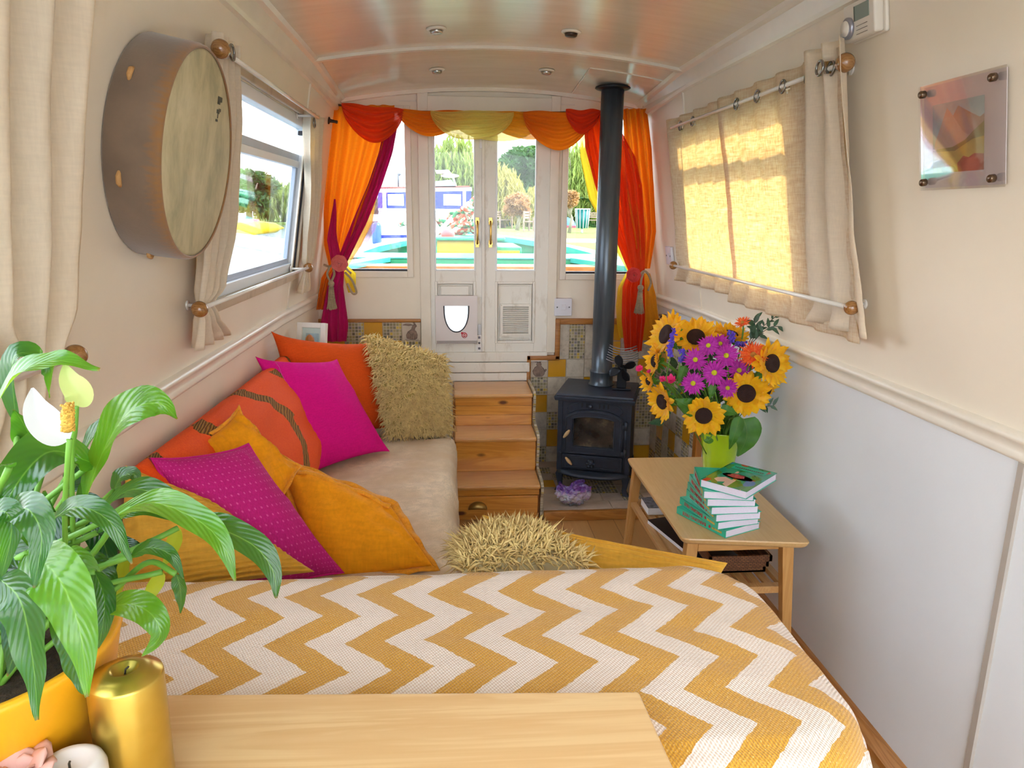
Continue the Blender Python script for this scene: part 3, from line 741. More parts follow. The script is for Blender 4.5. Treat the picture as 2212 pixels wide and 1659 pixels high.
# mosaic material
def mosaic(name, axis, pitch=.0158, pal=None):
    m = NT(name); tcn = m.n('ShaderNodeTexCoord'); mul = m.n('ShaderNodeVectorMath', operation='SCALE'); mul.inputs['Scale'].default_value = 1/pitch
    add = m.n('ShaderNodeVectorMath', operation='ADD'); add.inputs[1].default_value = [.5 if i == axis else .0 for i in range(3)]
    m.l(tcn.outputs['Object'], mul.inputs[0]); m.l(mul.outputs[0], add.inputs[0])
    flr = m.n('ShaderNodeVectorMath', operation='FLOOR'); frc = m.n('ShaderNodeVectorMath', operation='FRACTION')
    m.l(add.outputs[0], flr.inputs[0]); m.l(add.outputs[0], frc.inputs[0])
    # flatten thickness axis
    s_ = m.n('ShaderNodeVectorMath', operation='MULTIPLY'); s_.inputs[1].default_value = [0 if i == axis else 1 for i in range(3)]; m.l(flr.outputs[0], s_.inputs[0])
    wn = m.n('ShaderNodeTexWhiteNoise'); m.l(s_.outputs[0], wn.inputs['Vector'])
    pal = pal or ['#8d8566', '#6f675a', '#a79a72', '#7c7680', '#9c8f60', '#5c5448', '#c9a83a', '#857a5a', '#b6ab86', '#6c6450']
    col = m.ramp(wn.outputs['Value'], [(i/len(pal), c) for i, c in enumerate(pal)], 'CONSTANT')
    sp = m.n('ShaderNodeSeparateXYZ'); m.l(frc.outputs[0], sp.inputs[0]); g = None
    for i, a in enumerate('XYZ'):
        if i == axis: continue
        e = m.math('GREATER_THAN', m.math('ABSOLUTE', m.math('SUBTRACT', sp.outputs[a], .5)), .42)
        g = e if g is None else m.math('MAXIMUM', g, e)
    sh = m.noise(m.coord((1, 1, 1)), 90, 3)
    col = m.mix(m.math('MULTIPLY', sh, .5), col, m.mix(.5, col, '#d8cfae'))
    m.set(m.mix(g, col, '#cdc0ae'), m.math('MULTIPLY_ADD', g, .5, .12)); m.bump(m.math('SUBTRACT', 1.0, g), .5, .001); return m.m
mosY, mosX, mosZ = mosaic('glass_mosaic_front', 1), mosaic('glass_mosaic_side', 0), mosaic('glass_mosaic_hearth', 2)
mosS = mosaic('glass_mosaic_strip', 0, .012, ['#a99c86', '#8d8270', '#c8bda8', '#b39a4a', '#9b8f7c'])
stone = NT('rough_stone_tile'); f = stone.noise(stone.coord(), 28, 7, .7); stone.set(stone.ramp(f, [(.3, '#a69a8c'), (.5, '#cabfae'), (.7, '#d6cbbb')]), .7); stone.bump(f, .8, .004)
stone = stone.m
ytile = plain('mustard_glazed_tile', '#d49a1e', .25, var=.05, vs=10, coat=.4)
htile = plain('cream_picture_tile', '#cbbcab', .4, var=.08, vs=20)
grout = plain('pale_grout', '#b8a892', .9)
hare = plain('brown_hare_drawing', '#8a7264', .6, var=.3, vs=60); hared = plain('dark_hare_lines', '#4c3c36', .6)
TM = [grout, stone, ytile, htile, hare, hared]
def tiles(m, cells, P, fl, mos):
    """cells: (a0, a1, b0, b1, kind); P maps (a, b, out) to a point"""
    for a0, a1, b0, b1, k in cells:
        g = .002; o = .004
        A = [P(a0+g, b0+g, 0), P(a1-g, b0+g, 0), P(a1-g, b0+g, o), P(a0+g, b0+g, o), P(a0+g, b1-g, 0), P(a1-g, b1-g, 0), P(a1-g, b1-g, o), P(a0+g, b1-g, o)]
        m.hexa(A, {'S': 1, 'Y': 2, 'H': 3, 'J': 3, 'M': 6}[k])
        if k in 'HJ':
            w = (a1-a0)*1.0; h = b1-b0; mir = -1 if k == 'J' else 1
            q = lambda x, y, oo: P((a0+a1)/2+mir*x*w, b0+h*(y), oo)
            if k == 'H':   # sitting hare seen from the side, long ears laid back
                body = [(-.08, .08), (.20, .06), (.30, .12), (.33, .30), (.27, .48), (.18, .58), (.22, .70), (.30, .78), (.26, .86), (.12, .86), (.06, .76), (.00, .60), (-.16, .50), (-.26, .32), (-.24, .14)]
                ears = [[(.10, .84), (-.10, .80), (-.45, .84), (-.30, .90), (-.05, .90)], [(.16, .86), (.10, .98), (.18, .99), (.24, .88)]]
                lines = [[(.05, .06), (.06, .30), (.12, .42)], [(.17, .06), (.18, .28)], [(-.24, .12), (-.05, .16), (.0, .30), (-.1, .42)], [(.20, .80), (.22, .78)], [(-.35, .045), (.4, .05)]]
            else:          # hare from behind, ears up and out
                body = [(-.20, .05), (.16, .04), (.26, .14), (.34, .34), (.22, .56), (.10, .64), (.14, .74), (.06, .84), (-.08, .84), (-.14, .74), (-.12, .64), (-.26, .50), (-.34, .32), (-.28, .14)]
                ears = [[(-.06, .82), (-.26, .97), (-.14, .99), (.00, .86)], [(.04, .82), (.36, .88), (.38, .96), (.06, .90)], [(-.34, .30), (-.44, .40), (-.40, .46), (-.30, .42)]]
                lines = [[(-.30, .16), (-.34, .36), (-.2, .52)], [(.28, .16), (.34, .34), (.2, .56)], [(0, .06), (-.02, .3)], [(.08, .06), (.09, .25)]]
            m.poly([q(x, y, o+.0005) for x, y in body], 4)
            for e in ears: m.poly([q(x, y, o+.0006) for x, y in e], 4)
            for L in lines+[body+body[:1]]+[e+e[:1] for e in ears]:
                for (x, y), (x2, y2) in zip(L, L[1:]):
                    d = Vector((x2-x, y2-y)); 
                    if d.length < 1e-6: continue
                    nn = Vector((-d.y, d.x)).normalized()*.010
                    m.poly([q(x+nn.x, y+nn.y, o+.001), q(x2+nn.x*.5, y2+nn.y*.5, o+.001), q(x2-nn.x*.5, y2-nn.y*.5, o+.001), q(x-nn.x, y-nn.y, o+.001)], 5)
    return m
PF = lambda a, b, o: (a, BY-.004-o, b)
p = .0955
# left of the doors
m = MB(); m.box((-.70, BY-.004, -.90), (-.158, BY-.0005, -.545), 0)
cells = []; z1 = -.548; x1 = -.160
pat1 = ['H', 'M', 'Y', 'M', 'Y', 'M']; pat2 = ['M', 'Y', 'S', 'M', 'Y', 'S']; pat3 = ['S', 'M', 'M', 'Y', 'S', 'M']
for r_, pt_ in enumerate((pat1, pat2, pat3)):
    for k, c in enumerate(pt_): cells.append((x1-(k+1)*p, x1-k*p, z1-(r_+1)*p, z1-r_*p, c))
tiles(m, cells, PF, 0, mosY)
struct(m.build('trim_12', TM+[mosY]))
# right of the doors: stepped edge
m = MB(); X0 = .402; Z0 = -.745
m.box((X0, BY-.004, FZ), (CX+.868, BY-.0005, Z0), 0); m.box((X0+p*1.32, BY-.004, Z0), (CX+.868, BY-.0005, -.55), 0)
cells = []
def cell(c, r_, k, w=1, h=1): cells.append((X0+c*p, X0+(c+w)*p, Z0-(r_+h)*p, Z0-r_*p, k))
cells += [(X0+1.34*p, X0+2.14*p, Z0, -.552, 'S'), (X0+2.14*p, X0+3.0*p, Z0, -.552, 'M'), (X0+3*p, X0+4*p, Z0, -.552, 'S'), (X0+4*p, X0+5*p, Z0+p, -.552, 'Y'), (X0+4*p, X0+5*p, Z0, Z0+p, 'Y'), (X0+5*p, X0+6*p, Z0, -.552, 'S'), (X0+6*p, X0+6.9*p, Z0, -.552, 'S')]
rows = ['JYSSMSY', 'MSSYSSS', 'YSSMYSM', 'SMSSSYM', 'SYMSMSS', 'MSYSSMY', 'SMSYSSS']
for r_, row in enumerate(rows):
    for c, k in enumerate(row):
        if r_ == 6 and False: continue
        w = .93 if c == 6 else 1; h = 1 if r_ < 5 else .0
        if Z0-(r_+1)*p > FZ+.03: cell(c, r_, k, w)
tiles(m, cells, PF, 0, mosY)
struct(m.build('trim_13', TM+[mosY]))
# side wall tiles on the right, Y from 3.7 back to the pine edge
YT = 3.03; PS = lambda a, b, o: (wx(1, a, b, .004+o), a, b)
m = MB(); 
for k in range(8):
    a, b = YT+.66*k/8, YT+.66*(k+1)/8
    m.hexa([PS(a, FZ, -.003), PS(b, FZ, -.003), PS(b, FZ, 0), PS(a, FZ, 0), PS(a, -.56, -.003), PS(b, -.56, -.003), PS(b, -.56, 0), PS(a, -.56, 0)], 0)
cells = []; rows = ['YSMSYSM', 'MYSMSYS', 'SMYSMSM', 'YSSYMYS', 'MYMSSMY', 'SMSYSYS', 'YSYMSMS', 'SYMSYSM']
for r_, row in enumerate(rows):
    for c, k in enumerate(row):
        cells.append((YT+c*p*.98, YT+(c+1)*p*.98, -.565-(r_+1)*p, -.565-r_*p, k))
tiles(m, cells, PS, 0, mosX)
struct(m.build('trim_14', TM+[mosX]))
# pine edging round the tiles
m = MB()
m.box((-.70, BY-.016, -.549), (-.158, BY-.0005, -.532))
m.box((.532, BY-.024, -.56), (CX+.868, BY-.0005, -.530)); m.box((.530, BY-.026, -.745), (.556, BY-.0005, -.531)); m.box((.385, BY-.026, -.748), (.556, BY-.0005, -.722)); m.box((.385, BY-.026, -.870), (.406, BY-.0005, -.722))
struct(m.build('trim_16', wood('pine_edging', '#b87a34', '#9a5f22', 0, 1, .35, coat=.3), bevel=.004))
m = MB(); m.box((wx(1, 2.99, -1, .03), 2.985, FZ), (wx(1, 2.99, -1, .0), 3.03, -.55)); m.box((wx(1, 3.3, -.55, .012), 3.03, -.562), (wx(1, 3.3, -.55, -.0), 3.67, -.545))
struct(m.build('trim_17', wood('pine_post', '#c98338', '#a2611f', 2, 1, .35, coat=.3), bevel=.003))
# mosaic string beside the steps
prof = [(3.665, -.845), (3.40, -.845), (3.385, -.86), (3.385, -.90), (3.41, -.99), (3.225, -1.005), (3.205, -1.02), (3.205, -1.06), (3.23, -1.165), (3.045, -1.172), (3.022, -1.19), (3.022, -1.22), (3.045, -1.25), (3.045, FZ), (3.665, FZ)]
m = MB(); m.prism([(a, b) for a, b in prof], .3895, .4015, 0); struct(m.build('trim_18', [mosS]))
# hearth
hs = wood('hearth_edge_pine', '#b97d3a', '#9a5f24', 0, 1, .4, coat=.2)
m = MB(); m.box((.403, 3.035, FZ), (CX+.896, 3.69, -1.309)); m.build('h', stone); o = C.objects[-1]; o.name = 'hearth'
tag(o, 'low tiled hearth under the black stove', 'hearth', kind='structure')
m = MB(); m.box((.403, 3.010, FZ), (CX+.896, 3.034, -1.306)); m.build('hearth_edge', hs, o, world=True, bevel=.003)
m = MB(); cells = []
for i, (a0, a1) in enumerate(((.403, .56), (.56, .72), (.72, .88), (.88, 1.09))): cells.append((a0, a1, 3.036, 3.13, 'S'))
rr = ['SMSSMSS', 'SSMMSSM', 'YSMMSSS', 'SMSSSYS', 'MSSMSSS', 'SSYSSMS']
for r_, row in enumerate(rr):
    for c, k in enumerate(row): cells.append((.403+c*.098, .403+(c+1)*.098, 3.13+r_*.093, 3.13+(r_+1)*.093, k))
tiles(m, cells, lambda a, b, o: (a, b, -1.309+o), 0, mosZ)
hst = plain('hearth_tile_stone', '#c0ac9c', .5, var=.25, vs=8, bump=.4, bs=50)
m.build('hearth_tiles', [grout, hst, ytile, htile, hare, hared, mosZ], o)
# boxed side cabinet beyond the sofa
m = MB(); m.box((-.664, 2.99, FZ), (-.27, 3.68, -.657)); o = m.build('corner_cabinet', [plain('cream_cabinet_paint', '#e6d7bd', .45)], bevel=.004)
tag(o, 'cream boxed-in cabinet in the front left corner behind the sofa', 'cabinet')
# ---------------------------------------------------------------- the stove (local axes: x right, y back, z up)
iron = plain('black_cast_iron', '#2a3140', .48, .25, .18, 30, bump=.35, bs=340, bd=.0008)
ironl = plain('black_stove_plate', '#333a48', .42, .3, .15, 20, bump=.25, bs=300, bd=.0008)
SB = -1.303; st = thing('wood_stove', 'black cast iron wood burning stove on the tiled hearth', 'stove', (.705, 3.365, SB), (0, 0, R(-18.5)))
def sb(m, name, mat=iron, par=st, **k): return m.build(name, mat, par, world=False, **k)
h = .483
m = MB(); pr = [(.195, h-.030), (.200, h-.022), (.198, h-.014), (.186, h-.010), (.186, h)]
for (a, z0), (b, z1) in zip(pr, pr[1:]):
    pass
def ringbox(m, hx0, hy0, z0, hx1, hy1, z1):
    A = [(-hx0, -hy0, z0), (hx0, -hy0, z0), (hx0, hy0, z0), (-hx0, hy0, z0), (-hx1, -hy1, z1), (hx1, -hy1, z1), (hx1, hy1, z1), (-hx1, hy1, z1)]
    m.hexa(A)
ringbox(m, .184, .168, h-.034, .188, .172, h-.024); ringbox(m, .188, .172, h-.024, .188, .172, h-.012); ringbox(m, .180, .164, h-.012, .178, .162, h)
sb(m, 'top_plate', ironl, bevel=.002)
m = MB(); m.box((-.166, -.148, .105), (.166, .150, h-.034)); m.box((-.172, -.153, .105), (-.150, -.140, h-.034)); m.box((.150, -.153, .105), (.172, -.140, h-.034))
for x in (-.055, -.035, .025, .045, .065): m.box((x, -.1485, h-.062), (x+.006, -.147, h-.044))
sb(m, 'firebox', iron, bevel=.003)
# louvre slots and moulded corners above the door
m = MB()
for x in (-.062, -.040, .020, .040, .060): m.box((x, -.1510, h-.064), (x+.007, -.1478, h-.044))
sb(m, 'louvre_slots', plain('stove_slots', '#10131a', .7)); m = MB()
for s in (-1, 1): m.tube([(s*(.075+.055*math.sin(a)), -.150, h-.045-.030*(1-math.cos(a))) for a in [k*math.pi/10 for k in range(8)]], .003, 6)
sb(m, 'corner_moulding', ironl)
m = MB(); m.lathe([(.0, -.022), (.010, -.020), (.012, -.012), (.006, -.006), (.006, 0)], 18, (-.018, -.149, h-.056), 1); sb(m, 'air_knob', ironl)
# door
def archpoly(w, z0, z1, rise, n=14, sh=.0):
    pts = [(-w, z0), (w, z0), (w, z1-rise)]
    for k in range(n+1):
        a = k/n; x = w*(1-2*a); pts.append((x, z1-rise+rise*(1-abs(x/w)**2.6)))
    return pts
D = -.150
def door_ring(m, outer, inner, y0, y1):
    n = len(outer)
    for i in range(n):
        a, b = outer[i], outer[(i+1) % n]; c, d = inner[(i+1) % n], inner[i]
        for y in (y0,): m.quad((a[0], y, a[1]), (b[0], y, b[1]), (c[0], y, c[1]), (d[0], y, d[1]))
        m.quad((a[0], y0, a[1]), (b[0], y0, b[1]), (b[0], y1, b[1]), (a[0], y1, a[1])); m.quad((d[0], y0, d[1]), (c[0], y0, c[1]), (c[0], y1, c[1]), (d[0], y1, d[1]))
m = MB(); oz0, oz1 = .197, .412
O = archpoly(.134, oz0, oz1, .034); I = archpoly(.094, .232, .378, .012)
door_ring(m, O, I, D-.020, D)
dd = sb(m, 'stove_door', iron)
m = MB()
O2 = archpoly(.128, oz0+.006, oz1-.008, .034)
m.tube([(x, D-.021, z) for x, z in O2], .0035, 6, closed=True); m.tube([(x, D-.021, z) for x, z in archpoly(.098, .229, .381, .013)], .003, 6, closed=True)
m.build('door_moulding', ironl, dd, world=False)
sg = NT('sooty_stove_glass'); f = sg.noise(sg.coord(), 9, 5, .6); sg.set(sg.ramp(f, [(.35, '#15181e'), (.55, '#3d3a36'), (.72, '#7a6c58')]), .15, coat=.5)
m = MB(); m.poly([(x, D-.006, z) for x, z in I]); m.build('door_glass', sg.m, dd, world=False)
# little wooden-tipped handles
hw_ = plain('pale_turned_wood', '#c8a578', .45)
def grip(c, ang, par, L=.052):
    m = MB(); M = Matrix.Rotation(ang, 4, 'Y'); 
    m.lathe([(0, -L/2), (.005, -L*.42), (.0085, -L*.1), (.0085, L*.12), (.005, L*.42), (0, L/2)], 14, c, 2, M=M)
    g = m.build('handle_grip', hw_, par, world=False); g['label'] = 'pale wooden handle grip'
    m = MB(); m.tube([(c[0], c[1]+.030, c[2]), (c[0], c[1]+.004, c[2])], .004, 8); m.build('handle_stem', iron, par, world=False)
grip((-.122, D-.040, .296), R(35), dd)
m = MB(); m.box((-.146, D-.014, .118), (.140, D, .190)); ad = sb(m, 'ash_door', iron, bevel=.004)
m = MB(); framebox(m, -.132, .128, .126, .182, .005, D-.018, D-.013); m.build('ash_door_moulding', ironl, ad, world=False, bevel=.001)
m = MB()
for k in range(6):
    a = k*math.pi/3; m.sphere((-.008+.016*math.cos(a), D-.022, .153+.016*math.sin(a)), .0075, 10, 6)
m.lathe([(.014, -.012), (.017, -.004), (.017, 0)], 18, (-.008, D-.014, .153), 1); m.sphere((-.008, D-.027, .153), .006, 10, 6); m.build('draught_wheel', ironl, ad, world=False)
grip((-.110, D-.030, .160), R(-42), ad, .05)
m = MB(); m.lathe([(0, -.014), (.008, -.012), (.009, -.004), (.006, 0)], 14, (-.152, D-.006, .192), 1); sb(m, 'side_knob', ironl)
# hinge
m = MB(); m.tube([(.150, D-.018, .225), (.150, D-.018, .345)], .005, 10)
for z in (.215, .345):
    m.box((.132, D-.022, z-.008), (.156, D-.010, z+.008)); m.tube([(.150, D-.018, z-.016), (.150, D-.018, z+.022)], .007, 10)
sb(m, 'hinge', ironl)
# ash lip
m = MB(); n = 14
def lip(u, v):
    x = -.165+.33*u; o = .045*(1-abs(2*u-1)**2.4); return (x, D-.004-o*v, .100+.008*(1-v)-.012*v)
m.grid(lip, n, 3); sb(m, 'ash_lip', ironl, solid=.012)
m = MB(); m.box((-.168, -.15, .088), (.168, .152, .106)); sb(m, 'base_plate', iron, bevel=.002)
for sxn, syn in ((-1, -1), (1, -1), (-1, 1), (1, 1)):
    m = MB(); a = sxn; b = syn
    prf = [(.168, .105, .050), (.176, .085, .036), (.170, .055, .026), (.164, .025, .022), (.172, .010, .026), (.180, .0, .028)]
    rings = []
    for x, z, w in prf:
        x0, x1 = a*(x-w), a*x; y0, y1 = b*(.155-w*.8), b*(.155+ (x-.168)*.6)
        rings.append([m.vert((x0, y0, z)), m.vert((x1, y0, z)), m.vert((x1, y1, z)), m.vert((x0, y1, z))])
    m.face(rings[0]); m.face(rings[-1])
    for A, B in zip(rings, rings[1:]):
        for k in range(4): m.face([A[k], A[(k+1) % 4], B[(k+1) % 4], B[k]])
    sb(m, 'leg', iron, bevel=.003)
# flue
px_, py_ = .728, 3.43
top = czl(px_, py_)
pipem = NT('grey_black_flue_enamel'); f = pipem.noise(pipem.coord((1, 1, .1)), 40, 3); pipem.set(pipem.ramp(f, [(.3, '#444d57'), (.7, '#5f6973')]), .3, .45); pipem.bump(f, .12, .001)
m = MB(); zt = SB+h
m.lathe([(.062, zt+.001), (.062, zt+.006), (.056, zt+.012), (.056, zt+.060), (.059, zt+.066), (.059, zt+.072), (.0505, zt+.078), (.0505, zt+.26), (.0515, zt+.262), (.0515, top-.006)], 40, (px_, py_, 0))
fo = m.build('stove_pipe', pipem.m); tag(fo, 'tall dark grey flue pipe rising from the stove to the ceiling', 'flue')
m = MB(); m.lathe([(.0515, top-.0), (.078, top-.004), (.080, top-.010), (.074, top-.014), (.0515, top-.018)], 36, (px_, py_, 0)); c_ = m.build('ceiling_collar', plain('black_collar', '#20242b', .4, .4), fo)
# stove-top fan
bl = plain('black_anodised', '#23252c', .32, .6); al = plain('grey_fins', '#8b8a90', .35, .8)
fc = onY(1345, 797, 3.27); fan = thing('stove_fan', 'black four-bladed heat powered fan standing on the stove top', 'fan', (fc.x+.005, fc.y+.03, SB+h), (0, 0, R(-14)))
hub = fc.z-(SB+h)
m = MB(); m.box((-.045, .0, .001), (.045, .045, .010)); m.box((-.022, .010, .010), (.022, .032, hub+.01)); m.build('base', bl, fan, world=False, bevel=.002)
m = MB()
for k in range(7):
    z = hub+.012+k*.0115; w = .078-.0025*k
    m.tube([(-w, .022-.0, z+.022), (-w*.6, .018, z+.010), (0, .016, z+.004), (w*.6, .018, z+.010), (w, .022, z+.022)], .0028, 6)
m.build('cooling_fins', al, fan, world=False)
m = MB(); m.lathe([(0, -.030), (.008, -.028), (.010, -.015), (.006, 0), (.004, .012)], 16, (0, 0, hub), 1); m.build('hub', bl, fan, world=False)
for k in range(4):
    a0 = R(25+90*k); m = MB()
    def blade(u, v):
        r_ = .008+.058*u; w = .019*math.sin(math.pi*min(1, (u*.80+.04)))**.9; y = -.020-.010*(v-.5)*2*(.5+u*.3)
        x_, z_ = r_, (v-.5)*2*w
        return (x_*math.cos(a0)-z_*math.sin(a0), y, hub+x_*math.sin(a0)+z_*math.cos(a0))
    m.grid(blade, 10, 6); m.build('blade', bl, fan, world=False, solid=.0012)
# amethyst on the hearth
am = NT('amethyst_crystal'); vcx = am.coord(); vo = am.n('ShaderNodeTexVoronoi'); vo.inputs['Scale'].default_value = 70; am.l(vcx, vo.inputs['Vector'])
f = am.noise(vcx, 26, 4); sxn = am.n('ShaderNodeSeparateXYZ'); am.l(vcx, sxn.inputs[0])
gz = am.math('MULTIPLY_ADD', sxn.outputs['Z'], 7.0, am.math('MULTIPLY_ADD', f, .6, -.25))
am.set(am.mix(.25, am.ramp(gz, [(.12, '#77727a'), (.3, '#b9b0b8'), (.45, '#c8b8d4'), (.62, '#7d52a4'), (.8, '#4e2a80')]), vo.outputs['Color'], 'SOFT_LIGHT'), .18, coat=.5)
am.bump(vo.outputs['Distance'], 1, .006)
m = MB(); m.smooth = False
def gem(u, v):
    th = 2*math.pi*u; ph = math.pi*(v); d = Vector((math.sin(ph)*math.cos(th), math.sin(ph)*math.sin(th), math.cos(ph)))
    r_ = 1+.16*fbm(d.x, d.y, d.z, 2.2)+.10*(noise.cell(d*7)-.5)
    x, y, z = d.x*.080*r_, d.y*.050*r_, d.z*.062*r_+.058
    if d.z > 0: z -= .040*math.exp(-((x+.022)/.026)**2)*d.z; z += .016*math.exp(-((x+.068)/.020)**2)*d.z
    return (x, y, max(z, .0))
m.grid(gem, 44, 26, closed_u=True)
m.sm = [False]*len(m.sm)
ac = onZ(1232, 1098, -1.305)
ge = m.build('amethyst_geode', am.m, world=False); ge.location = (.548, 3.095, -1.304); tag(ge, 'purple amethyst crystal cluster on the hearth tiles', 'crystal')
# picture frame on the cabinet and its little wooden knob neighbour
pf = thing('picture_frame', 'small white box frame with a grey figure picture leaning in the front left corner', 'picture frame', (-.600, 3.10, -.654), (R(-12), 0, R(-14)))
m = MB(); framebox(m, -.068, .060, .0, .19, .022, -.012, .016); m.build('frame', plain('white_frame_paint', '#efece6', .35), pf, world=False, bevel=.002)
m = MB(); m.box((-.047, -.001, .021), (.039, .001, .169)); m.build('mount', plain('pale_mount', '#cfe0dc', .6), pf, world=False)
m = MB(); m.box((-.030, -.003, .03), (.028, -.0015, .145)); m.build('print', plain('blue_grey_print', '#a9c6cf', .6, var=.15, vs=30), pf, world=False)
m = MB(); m.poly([(-.012, -.0035, .03), (.020, -.0035, .03), (.012, -.0035, .07), (.006, -.0035, .095), (.0, -.0035, .10), (-.004, -.0035, .08)]); m.poly([(-.028, -.0035, .03), (-.020, -.0035, .03), (-.010, -.0035, .075), (-.014, -.0035, .075)]); m.build('figure', plain('grey_ink', '#5d666c', .7), pf, world=False)
kp = onY(658, 738, 3.02)
m = MB(); m.lathe([(.016, 0), (.018, .010), (.012, .030), (.011, .055), (.016, .075), (.019, .095), (.015, .112), (.008, .120), (0, .124)], 20, (0, 0, 0)); kn = m.build('wooden_skittle', plain('turned_brown_wood', '#b8692a', .35, coat=.3)); kn.location = (-.590, 3.04, -.656); kn.scale = (1.1, 1.1, 1.25); tag(kn, 'small turned brown wooden peg in front of the little white frame', 'ornament')
# ================================================================ curtains and things on the walls
beige = cloth('cream_linen_curtain', '#f0e5d2', .05, 240, .5, trans=.35, tcol='#f4d9a0', rough=.85)
glow = NT('sunlit_linen_curtain'); n1 = glow.noise(glow.coord((1, 1, .10)), 230, 3); n2 = glow.noise(glow.coord((.12, .10, 1)), 200, 3)
slub = glow.math('MULTIPLY', glow.math('ADD', n1, n2), .5); glow.set(glow.ramp(slub, [(.32, '#e9dcc6'), (.64, '#f5ecdc')]), .85); glow.bump(slub, .6, .001)
glow.translucent(glow.ramp(slub, [(.34, '#e0bc7c'), (.5, '#f4d9a4'), (.64, '#fff0cc')]), .50, 0)
glow = glow.m
def interp(rows, t):
    n = len(rows)-1; x = t*n; i = min(int(x), n-1); f = x-i; f = f*f*(3-2*f)*.5+f*.5
    return [rows[i][k]*(1-f)+rows[i+1][k]*f for k in range(len(rows[0]))]
def wallcurtain(side, rows, nf, amp, off, name, mat, parent, nu=90, nv=50, ph=0, holes=(), skew=0):
    """rows: (z, Y start, Y end, fold scale) from top to bottom"""
    zs = [r[0] for r in rows]; tot = zs[0]-zs[-1]
    def row(v):
        z = zs[0]-tot*v
        for a, b in zip(rows, rows[1:]):
            if b[0] <= z <= a[0]+1e-9:
                f = (a[0]-z)/(a[0]-b[0]); f = f*f*(3-2*f); return [z]+[a[k]*(1-f)+b[k]*f for k in (1, 2, 3)]
        return list(rows[-1])
    def fn(u, v):
        z, a, b, s = row(v); y = a+(b-a)*u
        w = amp*s*(.5+.5*math.sin(2*math.pi*nf*u+ph+.5*math.sin(v*3+ph)+skew*v))+.003*fbm(u, v, ph, 4)
        return (wx(side, y, z, off+w-amp*s*.5), y+.004*math.sin(v*9+u*20), z)
    m = MB(); m.grid(fn, nu, nv)
    if holes:
        keep = []
        for k, f in enumerate(m.f):
            c = sum((Vector(m.v[i]) for i in f), Vector())/4
            if all((c.y-h[0])**2+(c.z-h[1])**2 > .0135**2 for h in holes): keep.append(k)
        m.f = [m.f[k] for k in keep]; m.mi = [m.mi[k] for k in keep]; m.sm = [m.sm[k] for k in keep]
    return m.build(name, mat, parent, solid=.0012)
rodm = plain('white_rod', '#ece8e0', .25, .1)
knobm = wood('varnished_knob', '#a87844', '#855628', 0, 3, .25, coat=.6)
def rod(side, z, y0, y1, label, off=.055, knobs=(True, True), kr=.021, brk=True):
    t = thing('curtain_rod', label, 'curtain rod', (wx(side, y0, z, off), y0, z))
    m = MB(); m.tube([(wx(side, y, z, off), y, z) for y in (y0, (y0+y1)/2, y1)], .0058, 12); m.build('rod', rodm, t)
    for k, y, s in ((knobs[0], y0, -1), (knobs[1], y1, 1)):
        if k:
            m = MB(); m.sphere((wx(side, y, z, off), y+s*kr*.8, z), kr, 20, 14); kb = m.build('knob', knobm, t); kb['label'] = 'round wooden end knob'
        if brk:
            m = MB(); yy = y-s*.06; m.tube([(wx(side, yy, z, off), yy, z), (wx(side, yy, z, .001), yy, z)], .005, 10); m.lathe([(.013, 0), (.013, .004)], 14, (wx(side, yy, z, .0045 if side > 0 else .0005), yy, z), 0); m.build('bracket', rodm, t)
    return t
ringm = plain('pewter_eyelet', '#8d8a86', .25, .9)
def eyelets(side, ys, z, off, parent, r=.0165):
    for y in ys:
        m = MB(); x = wx(side, y, z, off)
        m.tube([(x, y+r*math.cos(a), z+r*math.sin(a)) for a in [2*math.pi*k/20 for k in range(20)]], .0032, 8, closed=True); m.build('eyelet', ringm, parent)
# left window pair
t = thing('linen_curtain', 'cream linen curtain bunched beside the round drum, tucked behind the lower rod', 'curtain', (wx(-1, 1.9, .37, .05), 1.92, .37))
wallcurtain(-1, [(.385, 1.80, 1.985, 1), (.20, 1.82, 2.075, 1), (-.05, 1.83, 2.095, 1), (-.20, 1.84, 2.05, .8), (-.24, 1.85, 1.97, .35), (-.27, 1.85, 2.0, .8), (-.345, 1.84, 2.14, 1)], 4, .045, .040, 'curtain_cloth', beige, t, 70, 50)
eyelets(-1, [1.845], .350, .075, t)
t = thing('linen_curtain', 'narrow cream linen curtain gathered at the far end of the left window', 'curtain', (wx(-1, 3.1, .37, .04), 3.1, .37))
wallcurtain(-1, [(.365, 2.93, 3.17, 1), (.0, 3.10, 3.28, 1), (-.20, 3.14, 3.30, .8), (-.245, 3.17, 3.27, .35), (-.345, 3.12, 3.30, 1)], 3, .035, .036, 'curtain_cloth', beige, t, 50, 40, 1)
eyelets(-1, [2.99], .325, .058, t)
rod(-1, .345, 1.80, 3.0, 'white curtain rod across the top of the left window', .068, (True, False))
rod(-1, -.237, 1.83, 3.15, 'white curtain rod below the left window', .056, (True, True), .020)
# curtain of the nearer left window
t = thing('linen_curtain', 'tall cream linen curtain at the left edge of the view, nearest the plant', 'curtain', (wx(-1, 1.1, .40, .05), 1.1, .40))
wallcurtain(-1, [(.46, .80, 1.225, 1), (.10, .80, 1.205, 1), (-.15, .86, 1.19, .9), (-.22, .98, 1.17, .5), (-.26, .96, 1.17, .8), (-.37, .90, 1.15, 1)], 4, .042, .045, 'curtain_cloth', beige, t, 80, 50, 2.2)
rod(-1, -.232, .05, 1.19, 'curtain rod tucked behind the peace lily at the left', .06, (False, True), .018)
